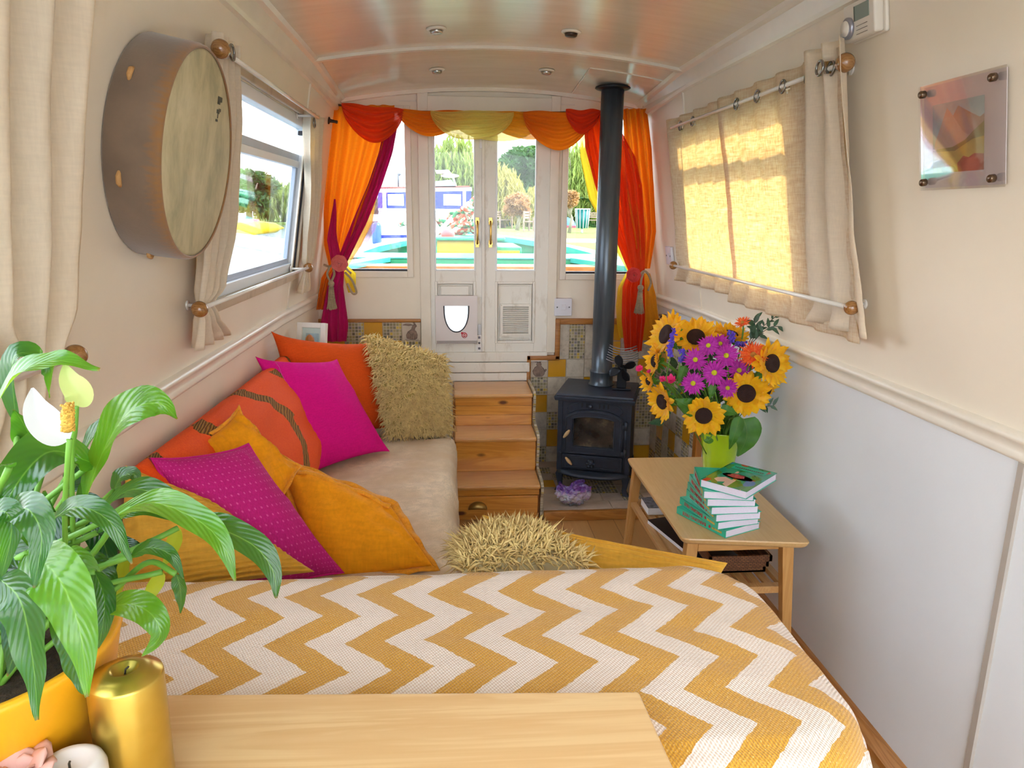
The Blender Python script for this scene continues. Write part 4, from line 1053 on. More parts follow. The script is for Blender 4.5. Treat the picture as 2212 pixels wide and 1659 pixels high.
# right window
hs_ = [1.915, 2.062, 2.235, 2.396]
t = thing('linen_curtain', 'sunlit cream linen curtain with metal eyelets drawn over most of the right window', 'curtain', (wx(1, 2.2, .37, .04), 2.2, .37))
wallcurtain(1, [(.385, 1.765, 2.62, 1), (.33, 1.765, 2.62, 1), (.0, 1.76, 2.60, .7), (-.19, 1.75, 2.58, .55), (-.225, 1.75, 2.58, .4), (-.25, 1.74, 2.62, 1), (-.315, 1.73, 2.66, 1.3)], 5.5, .018, .048, 'curtain_cloth', glow, t, 130, 70, .6, holes=[(y, .343) for y in hs_+[1.80]])
eyelets(1, hs_+[1.80], .343, .064, t)
t = thing('linen_curtain', 'cream linen curtain with eyelets at the far end of the right window', 'curtain', (wx(1, 2.9, .37, .04), 2.9, .37))
wallcurtain(1, [(.385, 2.54, 3.19, 1), (.33, 2.54, 3.19, 1), (.0, 2.53, 3.20, .8), (-.19, 2.52, 3.22, .6), (-.23, 2.54, 3.20, .4), (-.25, 2.6, 3.22, 1), (-.295, 2.58, 3.27, 1.3)], 4, .020, .040, 'curtain_cloth', glow, t, 100, 60, 2.0, holes=[(2.85, .343), (3.0, .343)])
eyelets(1, [2.85, 3.0], .343, .058, t)
t = thing('linen_curtain', 'folded near edge of cream linen hanging from the wooden knob of the right window rod', 'curtain', (wx(1, 1.85, .37, .06), 1.85, .37))
wallcurtain(1, [(.40, 1.725, 1.915, 1), (.33, 1.725, 1.915, 1), (.0, 1.70, 1.95, 1), (-.2, 1.675, 1.95, .8), (-.235, 1.675, 1.93, .5), (-.29, 1.655, 1.97, 1.2)], 2.2, .030, .064, 'curtain_cloth', beige, t, 50, 50, 1.2, holes=[(1.80, .343)])
eyelets(1, [1.80], .343, .092, t)
rod(1, .345, 1.76, 3.10, 'white curtain rod with a wooden knob above the right window', .060, (True, False), .022)
rod(1, -.222, 1.735, 3.17, 'white curtain rod across the foot of the right window curtains', .078, (True, True), .018)
# ---------------------------------------------------------------- front curtains and swag
def sheer(name, col, tc, tr=.25, f=.45, fs=1): return cloth(name, col, .10, 420, .25, trans=f, transp=tr, tcol=tc, rough=.6)
s_or = sheer('orange_voile', '#ec7a10', '#f58210', .0, .42)
s_rust = sheer('deep_orange_voile', '#e84c16', '#f85010', .02, .38)
s_red = sheer('red_orange_voile', '#e03c10', '#f84408', .0, .40)
s_mag = sheer('magenta_voile', '#bc0660', '#c00a62', .0, .22)
s_yel = sheer('yellow_voile', '#e8c234', '#ffdc30', .25, .55)
s_pale = sheer('pale_yellow_voile', '#f0dc78', '#fae684', .10, .5)
s_wisp = sheer('wispy_pink_voile', '#e8b0c4', '#f8c8d8', .65, .4)
s_gold = sheer('amber_voile', '#f0a428', '#ffb430', .06, .45)
def drape(name, mat, rows, Y, parent, nf=4, amp=.02, ph=0, nu=60, nv=60, yo=0):
    """rows in picture rows (py, px left, px right, fold scale[, depth]) turned into points at distance Y"""
    R_ = []
    for r_ in rows:
        yy = Y-(r_[4] if len(r_) > 4 else 0); a = onY(r_[1], r_[0], yy); b = onY(r_[2], r_[0], yy); R_.append((a, b, r_[3]))
    def fn(u, v):
        n = len(R_)-1; x = v*n; i = min(int(x), n-1); f = x-i
        a = R_[i][0].lerp(R_[i+1][0], f); b = R_[i][1].lerp(R_[i+1][1], f); s = R_[i][2]*(1-f)+R_[i+1][2]*f
        p = a.lerp(b, u); p.y -= amp*s*(.5+.5*math.sin(2*math.pi*nf*u+ph+.6*math.sin(v*4+ph)))+.004*fbm(u, v, ph, 4)
        p.x += .003*math.sin(v*7+u*13+ph); return p
    m = MB(); m.grid(fn, nu, nv); return m.build(name, mat, parent)
t = thing('voile_curtain', 'orange and magenta voile curtain tied back at the left front window', 'curtain', (-.58, 3.6, .45))
drape('orange_layer', s_or, [(228, 712, 852, 1), (300, 708, 850, 1), (380, 704, 822, 1), (460, 700, 790, 1), (530, 702, 762, .8), (575, 712, 748, .4), (600, 696, 728, .7), (640, 688, 716, .8), (668, 683, 712, .8)], 3.62, t, 5, .03)
drape('magenta_layer', s_mag, [(262, 832, 860, 1), (330, 818, 848, 1), (400, 795, 826, 1), (480, 762, 795, 1), (550, 735, 760, .6), (580, 722, 745, .5), (620, 708, 742, .8), (700, 692, 752, 1), (737, 700, 748, 1)], 3.60, t, 3, .02, 1)
drape('magenta_back_layer', s_mag, [(430, 722, 724, .3), (480, 714, 728, 1), (520, 708, 730, 1), (580, 716, 740, .5)], 3.575, t, 1, .01, 1)
drape('wispy_layer', s_wisp, [(258, 848, 868, 1), (340, 835, 858, 1), (420, 812, 838, 1), (500, 775, 808, 1), (560, 745, 770, 1)], 3.63, t, 3, .01, 2)
drape('yellow_layer', s_yel, [(430, 798, 812, 1), (480, 775, 806, 1), (530, 752, 782, 1), (575, 735, 752, .5), (590, 740, 768, .6), (632, 752, 768, .4)], 3.64, t, 2, .01, 2)
t = thing('voile_curtain', 'red and orange voile curtain tied back behind the stove flue', 'curtain', (.97, 3.6, .45))
drape('red_layer', s_red, [(240, 1258, 1300, 1), (320, 1262, 1330, 1), (400, 1282, 1350, 1), (480, 1312, 1372, 1), (540, 1338, 1385, .8), (585, 1358, 1392, .4), (620, 1345, 1392, .7), (690, 1342, 1392, 1), (758, 1348, 1384, 1)], 3.60, t, 4, .025)
drape('orange_layer', s_or, [(236, 1340, 1392, 1), (320, 1345, 1404, 1), (400, 1350, 1410, 1), (500, 1366, 1414, 1), (580, 1378, 1402, .4)], 3.58, t, 4, .03, 1)
drape('deep_orange_layer', s_rust, [(290, 1338, 1342, 1), (340, 1330, 1372, 1), (400, 1335, 1385, 1), (500, 1345, 1390, .8), (585, 1362, 1392, .3)], 3.565, t, 3, .02, 2)
drape('yellow_layer', s_yel, [(262, 1248, 1276, 1), (340, 1252, 1290, 1), (430, 1272, 1318, 1), (520, 1320, 1360, 1), (585, 1355, 1380, .5), (620, 1334, 1372, .6), (660, 1328, 1368, 1), (700, 1330, 1372, 1), (730, 1336, 1380, 1)], 3.64, t, 3, .015, 2)
drape('amber_layer', s_gold, [(590, 1385, 1402, .5), (640, 1384, 1416, 1), (700, 1378, 1424, 1), (735, 1380, 1420, 1)], 3.62, t, 2, .015, 1)
def swag(name, mat, x0, x1, y0, y1, dip, Y, parent, top=14, nf=5, amp=.012, ph=0, tail=0):
    a = onY(x0, y0, Y); b = onY(x1, y1, Y); dz = dip/FPX*Y; tz = top/FPX*Y
    def fn(u, v):
        p = a.lerp(b, u); s = (4*u*(1-u))**.65 if 0 < u < 1 else 0
        p.z += tz*.3*(1-v)-(v*(dz*s+.02*0))-.006*v
        p.y -= amp*(.5+.5*math.sin(2*math.pi*nf*v+ph+2*u))*(.4+s)+.02*s*math.sin(math.pi*v)
        p.z += .004*math.sin(9*u+ph)
        return p
    m = MB(); m.grid(fn, 40, 30); o = m.build(name, mat, parent); return o
t = thing('voile_swag', 'orange and yellow voile swag draped over the pole above the doors', 'curtain', (.2, 3.62, .48))
swag('rust_swag', s_rust, 738, 872, 228, 242, 62, 3.575, t, amp=.02, nf=4)
swag('orange_swag', s_or, 858, 1008, 242, 246, 42, 3.58, t, ph=1)
swag('gold_swag', s_gold, 880, 1040, 243, 246, 34, 3.625, t, ph=2)
swag('pale_swag', s_pale, 930, 1110, 244, 246, 50, 3.545, t, ph=3, nf=6)
swag('pale_back_swag', s_pale, 970, 1180, 245, 247, 52, 3.64, t, ph=4, nf=6)
swag('amber_swag', s_gold, 1050, 1220, 245, 250, 46, 3.60, t, ph=5, nf=6)
swag('orange_end_swag', s_or, 1130, 1282, 246, 246, 68, 3.555, t, ph=6, nf=5)
swag('red_end_swag', s_red, 1222, 1296, 242, 242, 40, 3.52, t, ph=1, nf=3)
o_ = thing('curtain_pole', 'thin pole across the front wall carrying the voile swag', 'curtain rod', (-.55, 3.62, .5))
m = MB(); m.tube([onY(722, 226, 3.615), onY(880, 241, 3.615), onY(1060, 244, 3.615), onY(1240, 243, 3.615), onY(1395, 237, 3.615)], .0055, 10); m.build('pole', plain('dark_pole', '#6a4a30', .5), o_)
for px in (724, 1394):
    m = MB(); a = onY(px, 230, 3.615); m.sphere(a, .014, 14, 10); m.build('finial', plain('cream_finial', '#d6c8b0', .4), o_)
for px in (726, 1392):
    a = onY(px, 230, 3.615); m = MB(); m.tube([a, (a.x, BY, a.z)], .004, 8); m.build('bracket', plain('dark_bracket', '#3b3234', .5), o_)
rope = cloth('taupe_cord', '#a8957c', .2, 500, .8)
def rose(c, r, col, dark, label):
    t = thing('fabric_rose', label, 'flower', c)
    pm = NT(col+'_rose_petal'); lw = pm.noise(pm.coord(), 30, 3); pm.set(pm.ramp(lw, [(.3, dark), (.7, col)]), .7, sheen=.3); pm.translucent(col, .25)
    rnd = random.Random(int(r*1e5)); m = MB()
    for ring, (n, rad, tilt, sz) in enumerate(((7, .78, 1.05, .52), (6, .58, .75, .46), (5, .38, .45, .38), (4, .20, .22, .30), (3, .09, .08, .22))):
        for k in range(n):
            a0 = 2*math.pi*(k+.37*ring)/n+rnd.uniform(-.1, .1)
            def pet(u, v):
                w = (u-.5)*2; ww = sz*r*1.25*math.sin(math.pi*min(.96, .18+.7*v))*w
                rr = r*rad*.35+r*sz*1.15*v*math.sin(tilt+v*.5); hh = r*sz*1.1*v*math.cos(tilt+v*.8)+r*.05*ring
                rr += -abs(w)**2*r*.10+.03*r*math.sin(9*w+k); 
                x = rr*math.cos(a0)-ww*math.sin(a0); z = rr*math.sin(a0)+ww*math.cos(a0)
                return (c[0]+x, c[1]-hh-r*.05, c[2]+z)
            m.grid(pet, 8, 6)
    m.build('petals', pm.m, t); 
    m = MB(); m.lathe([(r*.3, 0), (r*.35, .012), (0, .014)], 12, tuple(c), 1); m.build('calyx', plain('green_calyx', '#4c7a3a', .6), t)
rose(onY(733, 569, 3.53), .047, '#f58a86', '#e2605c', 'soft pink fabric rose on the left front curtain tie')
rose(onY(1369, 594, 3.51), .043, '#f4524e', '#d42a34', 'coral red fabric rose on the right front curtain tie')
def tassel(px, py, px2, py2, Y, label, loops):
    a = onY(px, py, Y); b = onY(px2, py2, Y); t = thing('tassel_tieback', label, 'curtain tieback', a)
    m = MB(); 
    for k, L in enumerate(loops): m.tube(catmull([onY(x, y, Y+dy_) for x, y, dy_ in L], 6), .0055, 8)
    m.build('cord', rope, t)
    m = MB(); H = (a-b).length; m.lathe([(.004, .0), (.012, -.004), (.016, -.014), (.012, -.026), (.009, -.030), (.014, -.036)], 18, tuple(a)); m.build('tassel_head', rope, t)
    m = MB(); rnd = random.Random(px)
    for k in range(56):
        an = rnd.uniform(0, 6.283); q = rnd.uniform(.3, 1)
        m.tube([a+Vector((.011*q*math.cos(an), .011*q*math.sin(an), -.030)), a+Vector((.017*q*math.cos(an), .017*q*math.sin(an), -.03-(H-.03)*.5)), a+Vector((.027*q*math.cos(an)+rnd.gauss(0, .003), .027*q*math.sin(an), -H*rnd.uniform(.93, 1.03)))], .0019, 4)
    m.build('fringe', cloth('taupe_fringe', '#b5a184', .25, 300, .5), t)
tassel(715, 606, 716, 668, 3.54, 'taupe tassel tieback on the left front curtain', [[(700, 572, .02), (712, 576, 0), (722, 570, 0), (740, 575, .0), (758, 590, .03)], [(712, 576, 0), (707, 592, 0), (713, 608, 0)], [(718, 574, 0), (722, 592, 0), (716, 608, 0)], [(745, 588, .02), (760, 605, .02), (770, 630, .02), (762, 634, .02), (750, 612, .02)]])
tassel(1384, 615, 1383, 677, 3.53, 'taupe tassel tieback on the right front curtain', [[(1378, 600, 0), (1390, 586, 0), (1400, 592, .02), (1406, 610, .03), (1400, 628, .02)], [(1390, 588, 0), (1386, 602, 0), (1384, 616, 0)]])
# ---------------------------------------------------------------- drum
def wallM(side, Y, z, off=0):
    """local x = out of the wall, y = along the boat, z = up the leaning wall"""
    nx = Vector((-side, 0, -.16)).normalized(); yv = Vector((0, 1, 0)); zv = nx.cross(yv)
    if zv.z < 0: yv = -yv; zv = nx.cross(yv)
    M = Matrix.Identity(4)
    for i in range(3): M[i][0], M[i][1], M[i][2], M[i][3] = nx[i], yv[i], zv[i], (wx(side, Y, z, off), Y, z)[i]
    return M
def place(o, M): o.location = M.to_translation(); o.rotation_euler = M.to_euler()
skin = NT('drum_skin'); v_ = skin.coord((1, 1, .5)); f1 = skin.noise(v_, 12, 6, .65, .4); f2 = skin.noise(skin.coord((1, 1, .3)), 30, 4)
skin.set(skin.mix(skin.math('MULTIPLY', f2, .6), skin.ramp(f1, [(.36, '#a39c7e'), (.5, '#c8bc98'), (.64, '#dccfae')]), '#b9b08a'), .6); skin.bump(f1, .2, .002)
shell = NT('suede_drum_shell'); f1 = shell.noise(shell.coord(), 9, 4); sxs = shell.n('ShaderNodeSeparateXYZ'); shell.l(shell.coord(), sxs.inputs[0])
ed = shell.math('MULTIPLY_ADD', sxs.outputs['X'], 9, shell.math('MULTIPLY_ADD', shell.noise(shell.coord((1, 3, 3)), 45, 3), .5, -.45))
shell.set(shell.mix(shell.ramp(ed, [(.45, (0, 0, 0)), (.72, (1, 1, 1))]), shell.ramp(f1, [(.3, '#74604f'), (.7, '#87705c')]), '#94683a'), .9, sheen=.4); shell.bump(shell.noise(shell.coord(), 160, 3), .3, .001)
dr = thing('frame_drum', 'large round frame drum with mottled hide skin and brown suede rim', 'drum'); place(dr, wallM(-1, 1.605, .121))
RD, DD = .213, .098
m = MB(); m.lathe([(RD-.004, .002), (RD, .006), (RD*.985, DD-.010), (RD*.975, DD-.004), (RD*.96, DD)], 72, (0, 0, 0), 0, cap=False); m.build('rim', shell.m, dr, world=False, solid=.004, soff=1)
m = MB(); m.lathe([(0, DD+.001), (RD*.5, DD+.001), (RD*.93, DD+.0005), (RD*.965, DD-.002), (RD*.972, DD-.006)], 72, (0, 0, 0), 0, cap=False); m.build('drum_skin', skin.m, dr, world=False)
m = MB(); m.lathe([(0, .003), (RD-.004, .003)], 48, (0, 0, 0), 0, cap=False); m.build('drum_back', plain('black_drum_back', '#1d1a1a', .8), dr, world=False)
for a in (R(147), R(198), R(258)):
    m = MB(); y, z = math.cos(a), math.sin(a)
    m.tube([(.030, RD*1.0*y-.014*z, RD*1.0*z+.014*y), (.030, (RD+.006)*y-.006*z, (RD+.006)*z+.006*y), (.030, (RD+.006)*y+.006*z, (RD+.006)*z-.006*y), (.030, RD*y+.014*z, RD*z-.014*y)], [.003, .005, .005, .003], 8); m.build('rope_loop', plain('jute_rope', '#c99a62', .9, bump=.6, bs=300), dr, world=False)
m = MB(); dkm = plain('dark_ink', '#4a463c', .7)
mk = [(.148, .120, .012, .010), (.134, .114, .014, .016), (.146, .100, .010, .006), (.132, .095, .015, .008), (.138, .085, .003, .012), (.128, .078, .012, .005)]
for y, z, w, h_ in mk: m.box((DD+.001, -y*0+.0+(.02+y*.0)+.06+ (y-.13), z), (DD+.0022, .02+.06+(y-.13)+w, z+h_))
m.build('printed_mark', dkm, dr, world=False)
# ---------------------------------------------------------------- coat hook, switches
hk = thing('coat_hook', 'small dark metal hook on the left wall by the orange curtain', 'hook'); place(hk, wallM(-1, 3.50, .392))
m = MB(); m.lathe([(.016, 0), (.016, .004), (.008, .008), (.006, .03), (.007, .034), (.007, .040), (0, .042)], 16, (0, 0, 0), 0); m.build('hook_body', plain('dark_bronze', '#3a2a26', .4, .6), hk, world=False)
swm = plain('white_switch_plastic', '#e4e4ee', .3, var=.01)
sw = thing('light_switch', 'white square rocker light switch on the front wall beside the flue', 'light switch', (.567, BY-.001, -.470))
m = MB(); m.box((-.045, -.028, -.045), (.045, 0, .045)); m.build('back_plate', swm, sw, world=False, bevel=.003)
m = MB(); m.hexa([(-.010, -.030, -.014), (.012, -.034, -.014), (.012, -.027, -.014), (-.010, -.027, -.014), (-.010, -.030, .014), (.012, -.034, .014), (.012, -.027, .014), (-.010, -.027, .014)]); m.build('rocker', swm, sw, world=False, bevel=.001)
scm = plain('screw_steel', '#77757c', .3, .9)
for x in (-.031, .031):
    m = MB(); m.lathe([(.0035, -.0292), (.0035, -.028)], 12, (x, 0, 0), 1); m.build('screw', scm, sw, world=False)
s2 = thing('wall_socket', 'white switch plate on the right wall at the far end of the curtains', 'switch'); place(s2, wallM(1, 3.43, -.192))
m = MB(); m.box((0, -.045, -.043), (.014, .045, .043)); m.build('back_plate', swm, s2, world=False, bevel=.003)
m = MB(); m.box((.014, -.01, -.014), (.017, .01, .014)); m.build('rocker', swm, s2, world=False, bevel=.001)
for y in (-.03, .03):
    m = MB(); m.lathe([(.0035, .0140), (.0035, .0155)], 12, (0, y, 0), 0); m.build('screw', scm, s2, world=False)
# thermostat
th = thing('thermostat', 'white room thermostat with round dial and grey screen high on the right wall', 'thermostat'); place(th, wallM(1, 1.728, .440)); th.scale = (.9, .88, .88)
tw = plain('white_thermostat_plastic', '#e8e0d4', .35, var=.02)
m = MB(); m.box((0, -.080, -.050), (.012, .080, .050)); m.build('back_plate', tw, th, world=False, bevel=.010, bseg=3)
m = MB(); m.box((.010, -.076, -.046), (.036, .072, .046)); m.build('casing', tw, th, world=False, bevel=.006)
sy = -1 if (th.matrix_basis.col[1].y < 0) else 1
far = sy
m = MB(); m.lathe([(.027, .034), (.027, .042), (.022, .046), (.020, .046)], 28, (0, far*.048, -.012), 0); d_ = m.build('dial', plain('grey_dial_ring', '#9a98a0', .3, .5), th, world=False)
m = MB(); m.lathe([(.020, .044), (.019, .049), (0, .050)], 28, (0, far*.048, -.012), 0); m.build('dial_cap', tw, d_, world=False)
m = MB(); a, b = sorted((far*.014, -far*.050)); m.box((.0355, a, -.002), (.0372, b, .034)); m.build('screen', plain('grey_lcd', '#8b9a92', .15, var=.03), th, world=False)
m = MB(); a, b = sorted((far*.014, far*.020)); m.box((.0356, a, -.002), (.0376, b, .034)); m.build('screen_edge', plain('dark_lcd_edge', '#5b6660', .2), th, world=False)
m = MB()
for k in range(3): a, b = sorted((far*.010, -far*.040)); m.box((.0358, a, -.016-k*.010), (.0372, b, -.0145-k*.010))
m.build('grille', plain('grey_slots', '#8a8378', .6), th, world=False)
# art print behind acrylic
ap = thing('art_print', 'watercolour mountain landscape behind clear acrylic on the right wall', 'picture'); place(ap, wallM(1, 1.417, .160))
sy = -1 if (ap.matrix_basis.col[1].y < 0) else 1; f = sy
ac_ = glass('acrylic', (.99, .985, .98), .03, .10)
m = MB(); m.box((.012, -.122, -.105), (.016, .122, .105)); m.build('front_sheet', ac_, ap, world=False)
m = MB(); m.box((.006, -.116, -.101), (.0075, .116, .101)); m.build('mount_card', plain('pale_pink_card', '#ddd0d2', .7, var=.02), ap, world=False)
q = lambda y, z: (.0082, f*(.088-y*.150), -.072+z*.135)
q2 = lambda y, z, o: (.0082+o, f*(.088-y*.150), -.072+z*.135)
wc = lambda n, c, v=.18: plain('watercolour_'+n, c, .8, var=v, vs=24)
art = MB()
art.poly([q2(0, 0, 0), q2(1, 0, 0), q2(1, 1, 0), q2(0, 1, 0)], 0)
art.poly([q2(.05, .45, .0002), (q2(.30, .93, .0002)), q2(.42, .80, .0002), q2(.62, .55, .0002), q2(.9, .40, .0002), q2(.9, .2, .0002), q2(0, .1, .0002)], 1)
art.poly([q2(.42, .80, .00015), q2(.52, .93, .00015), q2(.72, .82, .00015), q2(.92, .72, .00015), q2(1, .76, .00015), q2(1, .4, .00015), q2(.5, .4, .00015)], 2)
art.poly([q2(0, .35, .0003), q2(.40, .36, .0003), q2(.65, .44, .0003), q2(.82, .56, .0003), q2(1, .66, .0003), q2(1, .3, .0003), q2(0, .2, .0003)], 3)
art.poly([q2(0, .0, .0004), q2(0, .32, .0004), q2(.45, .30, .0004), q2(.8, .44, .0004), q2(1, .46, .0004), q2(1, 0, .0004)], 4)
art.poly([q2(.52, 0, .0005), q2(.50, .12, .0005), q2(.62, .22, .0005), q2(.72, .19, .0005), q2(.82, .24, .0005), q2(1, .22, .0005), q2(1, 0, .0005)], 5)
art.poly([q2(.2, 0, .0005), q2(.18, .06, .0005), q2(.3, .12, .0005), q2(.45, .08, .0005), q2(.5, 0, .0005)], 6)
art.build('watercolour_sheet', [wc('sky', '#a9c8cc'), wc('mountain', '#c9b6a4', .08), wc('peak', '#b8a595', .1), wc('hill', '#8f9560'), wc('meadow', '#c9bb6a'), wc('shrubs', '#b86f58', .25), wc('bushes', '#a0843c')], ap, world=False)
for y in (-.100, .100):
    for z in (-.088, .088):
        m = MB(); m.lathe([(.006, .0), (.006, .004), (.003, .004)], 12, (0, y, z), 0); m.lathe([(.0065, .016), (.0075, .017), (.0075, .026), (.006, .028), (0, .028)], 16, (0, y, z), 0); m.build('standoff', plain('bronze_standoff', '#6f5a48', .25, .9), ap, world=False)
# ceiling lights, off
chrome = plain('satin_chrome', '#b9b4ac', .25, .9)
for k, (x, y, r_, lab) in enumerate(((-.045, 2.712, .034, 'small round recessed ceiling light, nearer one on the left'), (.42, 2.703, .034, 'small round recessed ceiling light, nearer one on the right'), (-.055, 3.325, .033, 'small round recessed ceiling light, far one on the left near the doors'), (.412, 3.305, .033, 'small round recessed ceiling light, far one on the right near the flue'))):
    z = czl(x, y); sl_ = math.atan(-2*.068*(x-CX)/.73**2)
    t = thing('ceiling_light', lab, 'ceiling light', (x, y, z), (0, -sl_, 0), 'recessed ceiling lights')
    m = MB(); m.lathe([(r_, -.0005), (r_+.001, -.004), (r_-.002, -.007), (r_*.72, -.009), (r_*.66, -.003), (r_*.66, -.001)], 32, (0, 0, 0)); m.build('bezel', trimm, t, world=False)
    m = MB(); m.lathe([(r_*.66, -.003), (r_*.62, -.016), (r_*.5, -.019), (0, -.0195)], 28, (0, 0, 0)); m.build('lamp', chrome if k != 1 else plain('dark_lamp', '#3d2c22', .3, .5), t, world=False)
# access panel joint on the ceiling near the flue
m = MB()
for a, b in (((.58, 3.66), (.58, 3.20)), ((.58, 3.20), (.90, 3.20))):
    n = 10
    for k in range(n):
        x0, y0 = a[0]+(b[0]-a[0])*k/n, a[1]+(b[1]-a[1])*k/n; x1, y1 = a[0]+(b[0]-a[0])*(k+1)/n, a[1]+(b[1]-a[1])*(k+1)/n
        dx, dy_ = (.003, 0) if a[0] == b[0] else (0, .003)
        m.hexa([(x0-dx, y0-dy_, czl(x0, y0)-.003), (x1-dx, y1-dy_, czl(x1, y1)-.003), (x1+dx, y1+dy_, czl(x1, y1)-.003), (x0+dx, y0+dy_, czl(x0, y0)-.003), (x0-dx, y0-dy_, czl(x0, y0)+.002), (x1-dx, y1-dy_, czl(x1, y1)+.002), (x1+dx, y1+dy_, czl(x1, y1)+.002), (x0+dx, y0+dy_, czl(x0, y0)+.002)])
struct(m.build('trim_19', trimm))
# small brass lamp by the right front curtain
bp = onY(1431, 690, 3.50); t = thing('oil_lamp', 'small pewter oil lamp fixed low in the front right corner', 'lamp', (bp.x, bp.y, bp.z-.045))
m = MB(); m.lathe([(.012, -.02), (.018, -.01), (.008, .0), (.022, .012), (.028, .028), (.026, .042), (.014, .052), (.012, .060), (.020, .064), (.020, .070)], 22, (0, 0, 0)); m.build('reservoir', plain('pewter_brass', '#8c7a60', .25, .85), t, world=False)
m = MB(); m.tube([(.0, 0, .0), (.03, 0, -.006), (wx(1, 3.5, -.5)-bp.x, 0, -.006)], .005, 8); m.build('wall_bracket', plain('pewter_brass', '#8c7a60', .25, .85), t, world=False)
# ================================================================ coffee table, books, vase and flowers
bam = wood('pale_bamboo', '#d9b27a', '#c79a5f', 1, 1.6, .3, coat=.15, contrast=.4, sc2=6)
baml = wood('bamboo_leg', '#cf9d5e', '#b67f40', 2, 1.4, .35, contrast=.5)
ct = thing('coffee_table', 'pale bamboo coffee table with a slatted lower shelf by the right wall', 'coffee table', (.83, 2.20, FZ))
A_, B_, C_, D_ = Vector((.648, 1.868, -.9)), Vector((1.005, 1.818, -.9)), Vector((1.022, 2.562, -.9)), Vector((.655, 2.566, -.9))
m = MB(); e = .012; poly = []
for P0, Pp, Pn in ((A_, D_, B_), (B_, A_, C_), (C_, B_, D_), (D_, C_, A_)):
    a = (Pp-P0).normalized(); b = (Pn-P0).normalized()
    for k in range(4): tt = k/3; q = P0+a*.02*(1-tt)**2+b*.02*tt**2; poly.append(q)
def shr(q, s, z): c = (A_+B_+C_+D_)/4; d = q-c; return (c.x+d.x*s, c.y+d.y*(1-(1-s)*.5), z)
rg = [[m.vert(shr(q, s, z)) for q in poly] for s, z in ((1.0, -.900), (1.006, -.904), (.985, -.914), (.955, -.920))]
m.face(rg[0]); m.face(rg[-1][::-1])
for a, b in zip(rg, rg[1:]):
    for k in range(len(poly)): m.face([a[k], a[(k+1) % len(poly)], b[(k+1) % len(poly)], b[k]])
m.build('tabletop', bam, ct)
legs = []
for x, y, tx, ty in ((.685, 1.895, -.028, -.02), (.955, 1.865, .028, -.02), (.965, 2.535, .028, .02), (.690, 2.535, -.028, .02)):
    m = MB(); w = .017
    m.hexa([(x+tx-w*.7, y+ty-w*.7, FZ), (x+tx+w*.7, y+ty-w*.7, FZ), (x+tx+w*.7, y+ty+w*.7, FZ), (x+tx-w*.7, y+ty+w*.7, FZ), (x-w, y-w, -.92), (x+w, y-w, -.92), (x+w, y+w, -.92), (x-w, y+w, -.92)])
    m.build('leg', baml, ct, bevel=.002)
m = MB(); m.box((.700, 1.875, -.945), (.942, 1.892, -.920)); m.box((.705, 2.53, -.945), (.95, 2.547, -.920)); m.build('apron', wood('bamboo_rail', '#cf9d5e', '#b67f40', 0, 1.4, .35, contrast=.5), ct, bevel=.001)
m = MB(); m.box((.676, 1.905, -.945), (.690, 2.525, -.922)); m.box((.955, 1.885, -.945), (.969, 2.525, -.922)); m.build('side_rail', wood('bamboo_side', '#cf9d5e', '#b67f40', 1, 1.4, .35, contrast=.5), ct, bevel=.001)
SZ2 = -1.065
m = MB(); m.box((.668, 1.87, SZ2-.018), (.985, 1.895, SZ2+.004)); m.box((.668, 2.525, SZ2-.018), (.985, 2.55, SZ2+.004)); m.box((.668, 1.895, SZ2-.014), (.690, 2.525, SZ2+.003)); m.box((.962, 1.895, SZ2-.014), (.985, 2.525, SZ2+.003))
for k in range(7): x = .702+k*.036; m.box((x, 1.893, SZ2-.008), (x+.024, 2.527, SZ2+.001))
m.build('slatted_shelf', wood('bamboo_shelf', '#cfa167', '#b07a42', 1, 1.4, .4, contrast=.5), ct, bevel=.001)
# on the shelf
t = thing('magazine', 'black covered magazine lying on the lower shelf of the coffee table', 'magazine', (.72, 2.12, SZ2+.002))
blk = plain('black_glossy_cover', '#1c1d22', .25); pw = plain('white_pages', '#f0f0f4', .7)
m = MB(); m.hexa([(.680, 2.33, SZ2+.004), (.765, 1.98, SZ2+.004), (.90, 2.02, SZ2+.004), (.815, 2.37, SZ2+.004), (.680, 2.33, SZ2+.016), (.765, 1.98, SZ2+.016), (.90, 2.02, SZ2+.016), (.815, 2.37, SZ2+.016)]); m.build('pages', pw, t)
m = MB(); m.hexa([(.679, 2.33, SZ2+.0165), (.764, 1.979, SZ2+.0165), (.90, 2.02, SZ2+.0165), (.815, 2.37, SZ2+.0165), (.679, 2.33, SZ2+.018), (.764, 1.979, SZ2+.018), (.90, 2.02, SZ2+.018), (.815, 2.37, SZ2+.018)]); m.build('cover', blk, t)
t = thing('magazine', 'thin patterned booklet at the far end of the table shelf', 'magazine', (.76, 2.44, SZ2+.002))
m = MB(); m.box((.70, 2.40, SZ2+.004), (.86, 2.50, SZ2+.03)); m.build('pages', pw, t); m = MB(); m.box((.699, 2.399, SZ2+.0305), (.861, 2.501, SZ2+.032)); m.build('cover', plain('mottled_cover', '#6b6a70', .4, var=.8, vs=60), t)
wk = NT('dark_wicker'); br = wk.n('ShaderNodeTexBrick'); wk.l(wk.coord((1, 1, 1), rot=(R(90), 0, 0)), br.inputs['Vector']); br.inputs['Scale'].default_value = 1; br.inputs['Brick Width'].default_value = .012; br.inputs['Row Height'].default_value = .005; br.inputs['Mortar Size'].default_value = .0008
br.inputs['Color1'].default_value = lin('#8a5a34'); br.inputs['Color2'].default_value = lin('#75472a'); br.inputs['Mortar'].default_value = lin('#2f1b10'); wk.set(br.outputs['Color'], .6); wk.bump(br.outputs['Fac'], .6, .002)
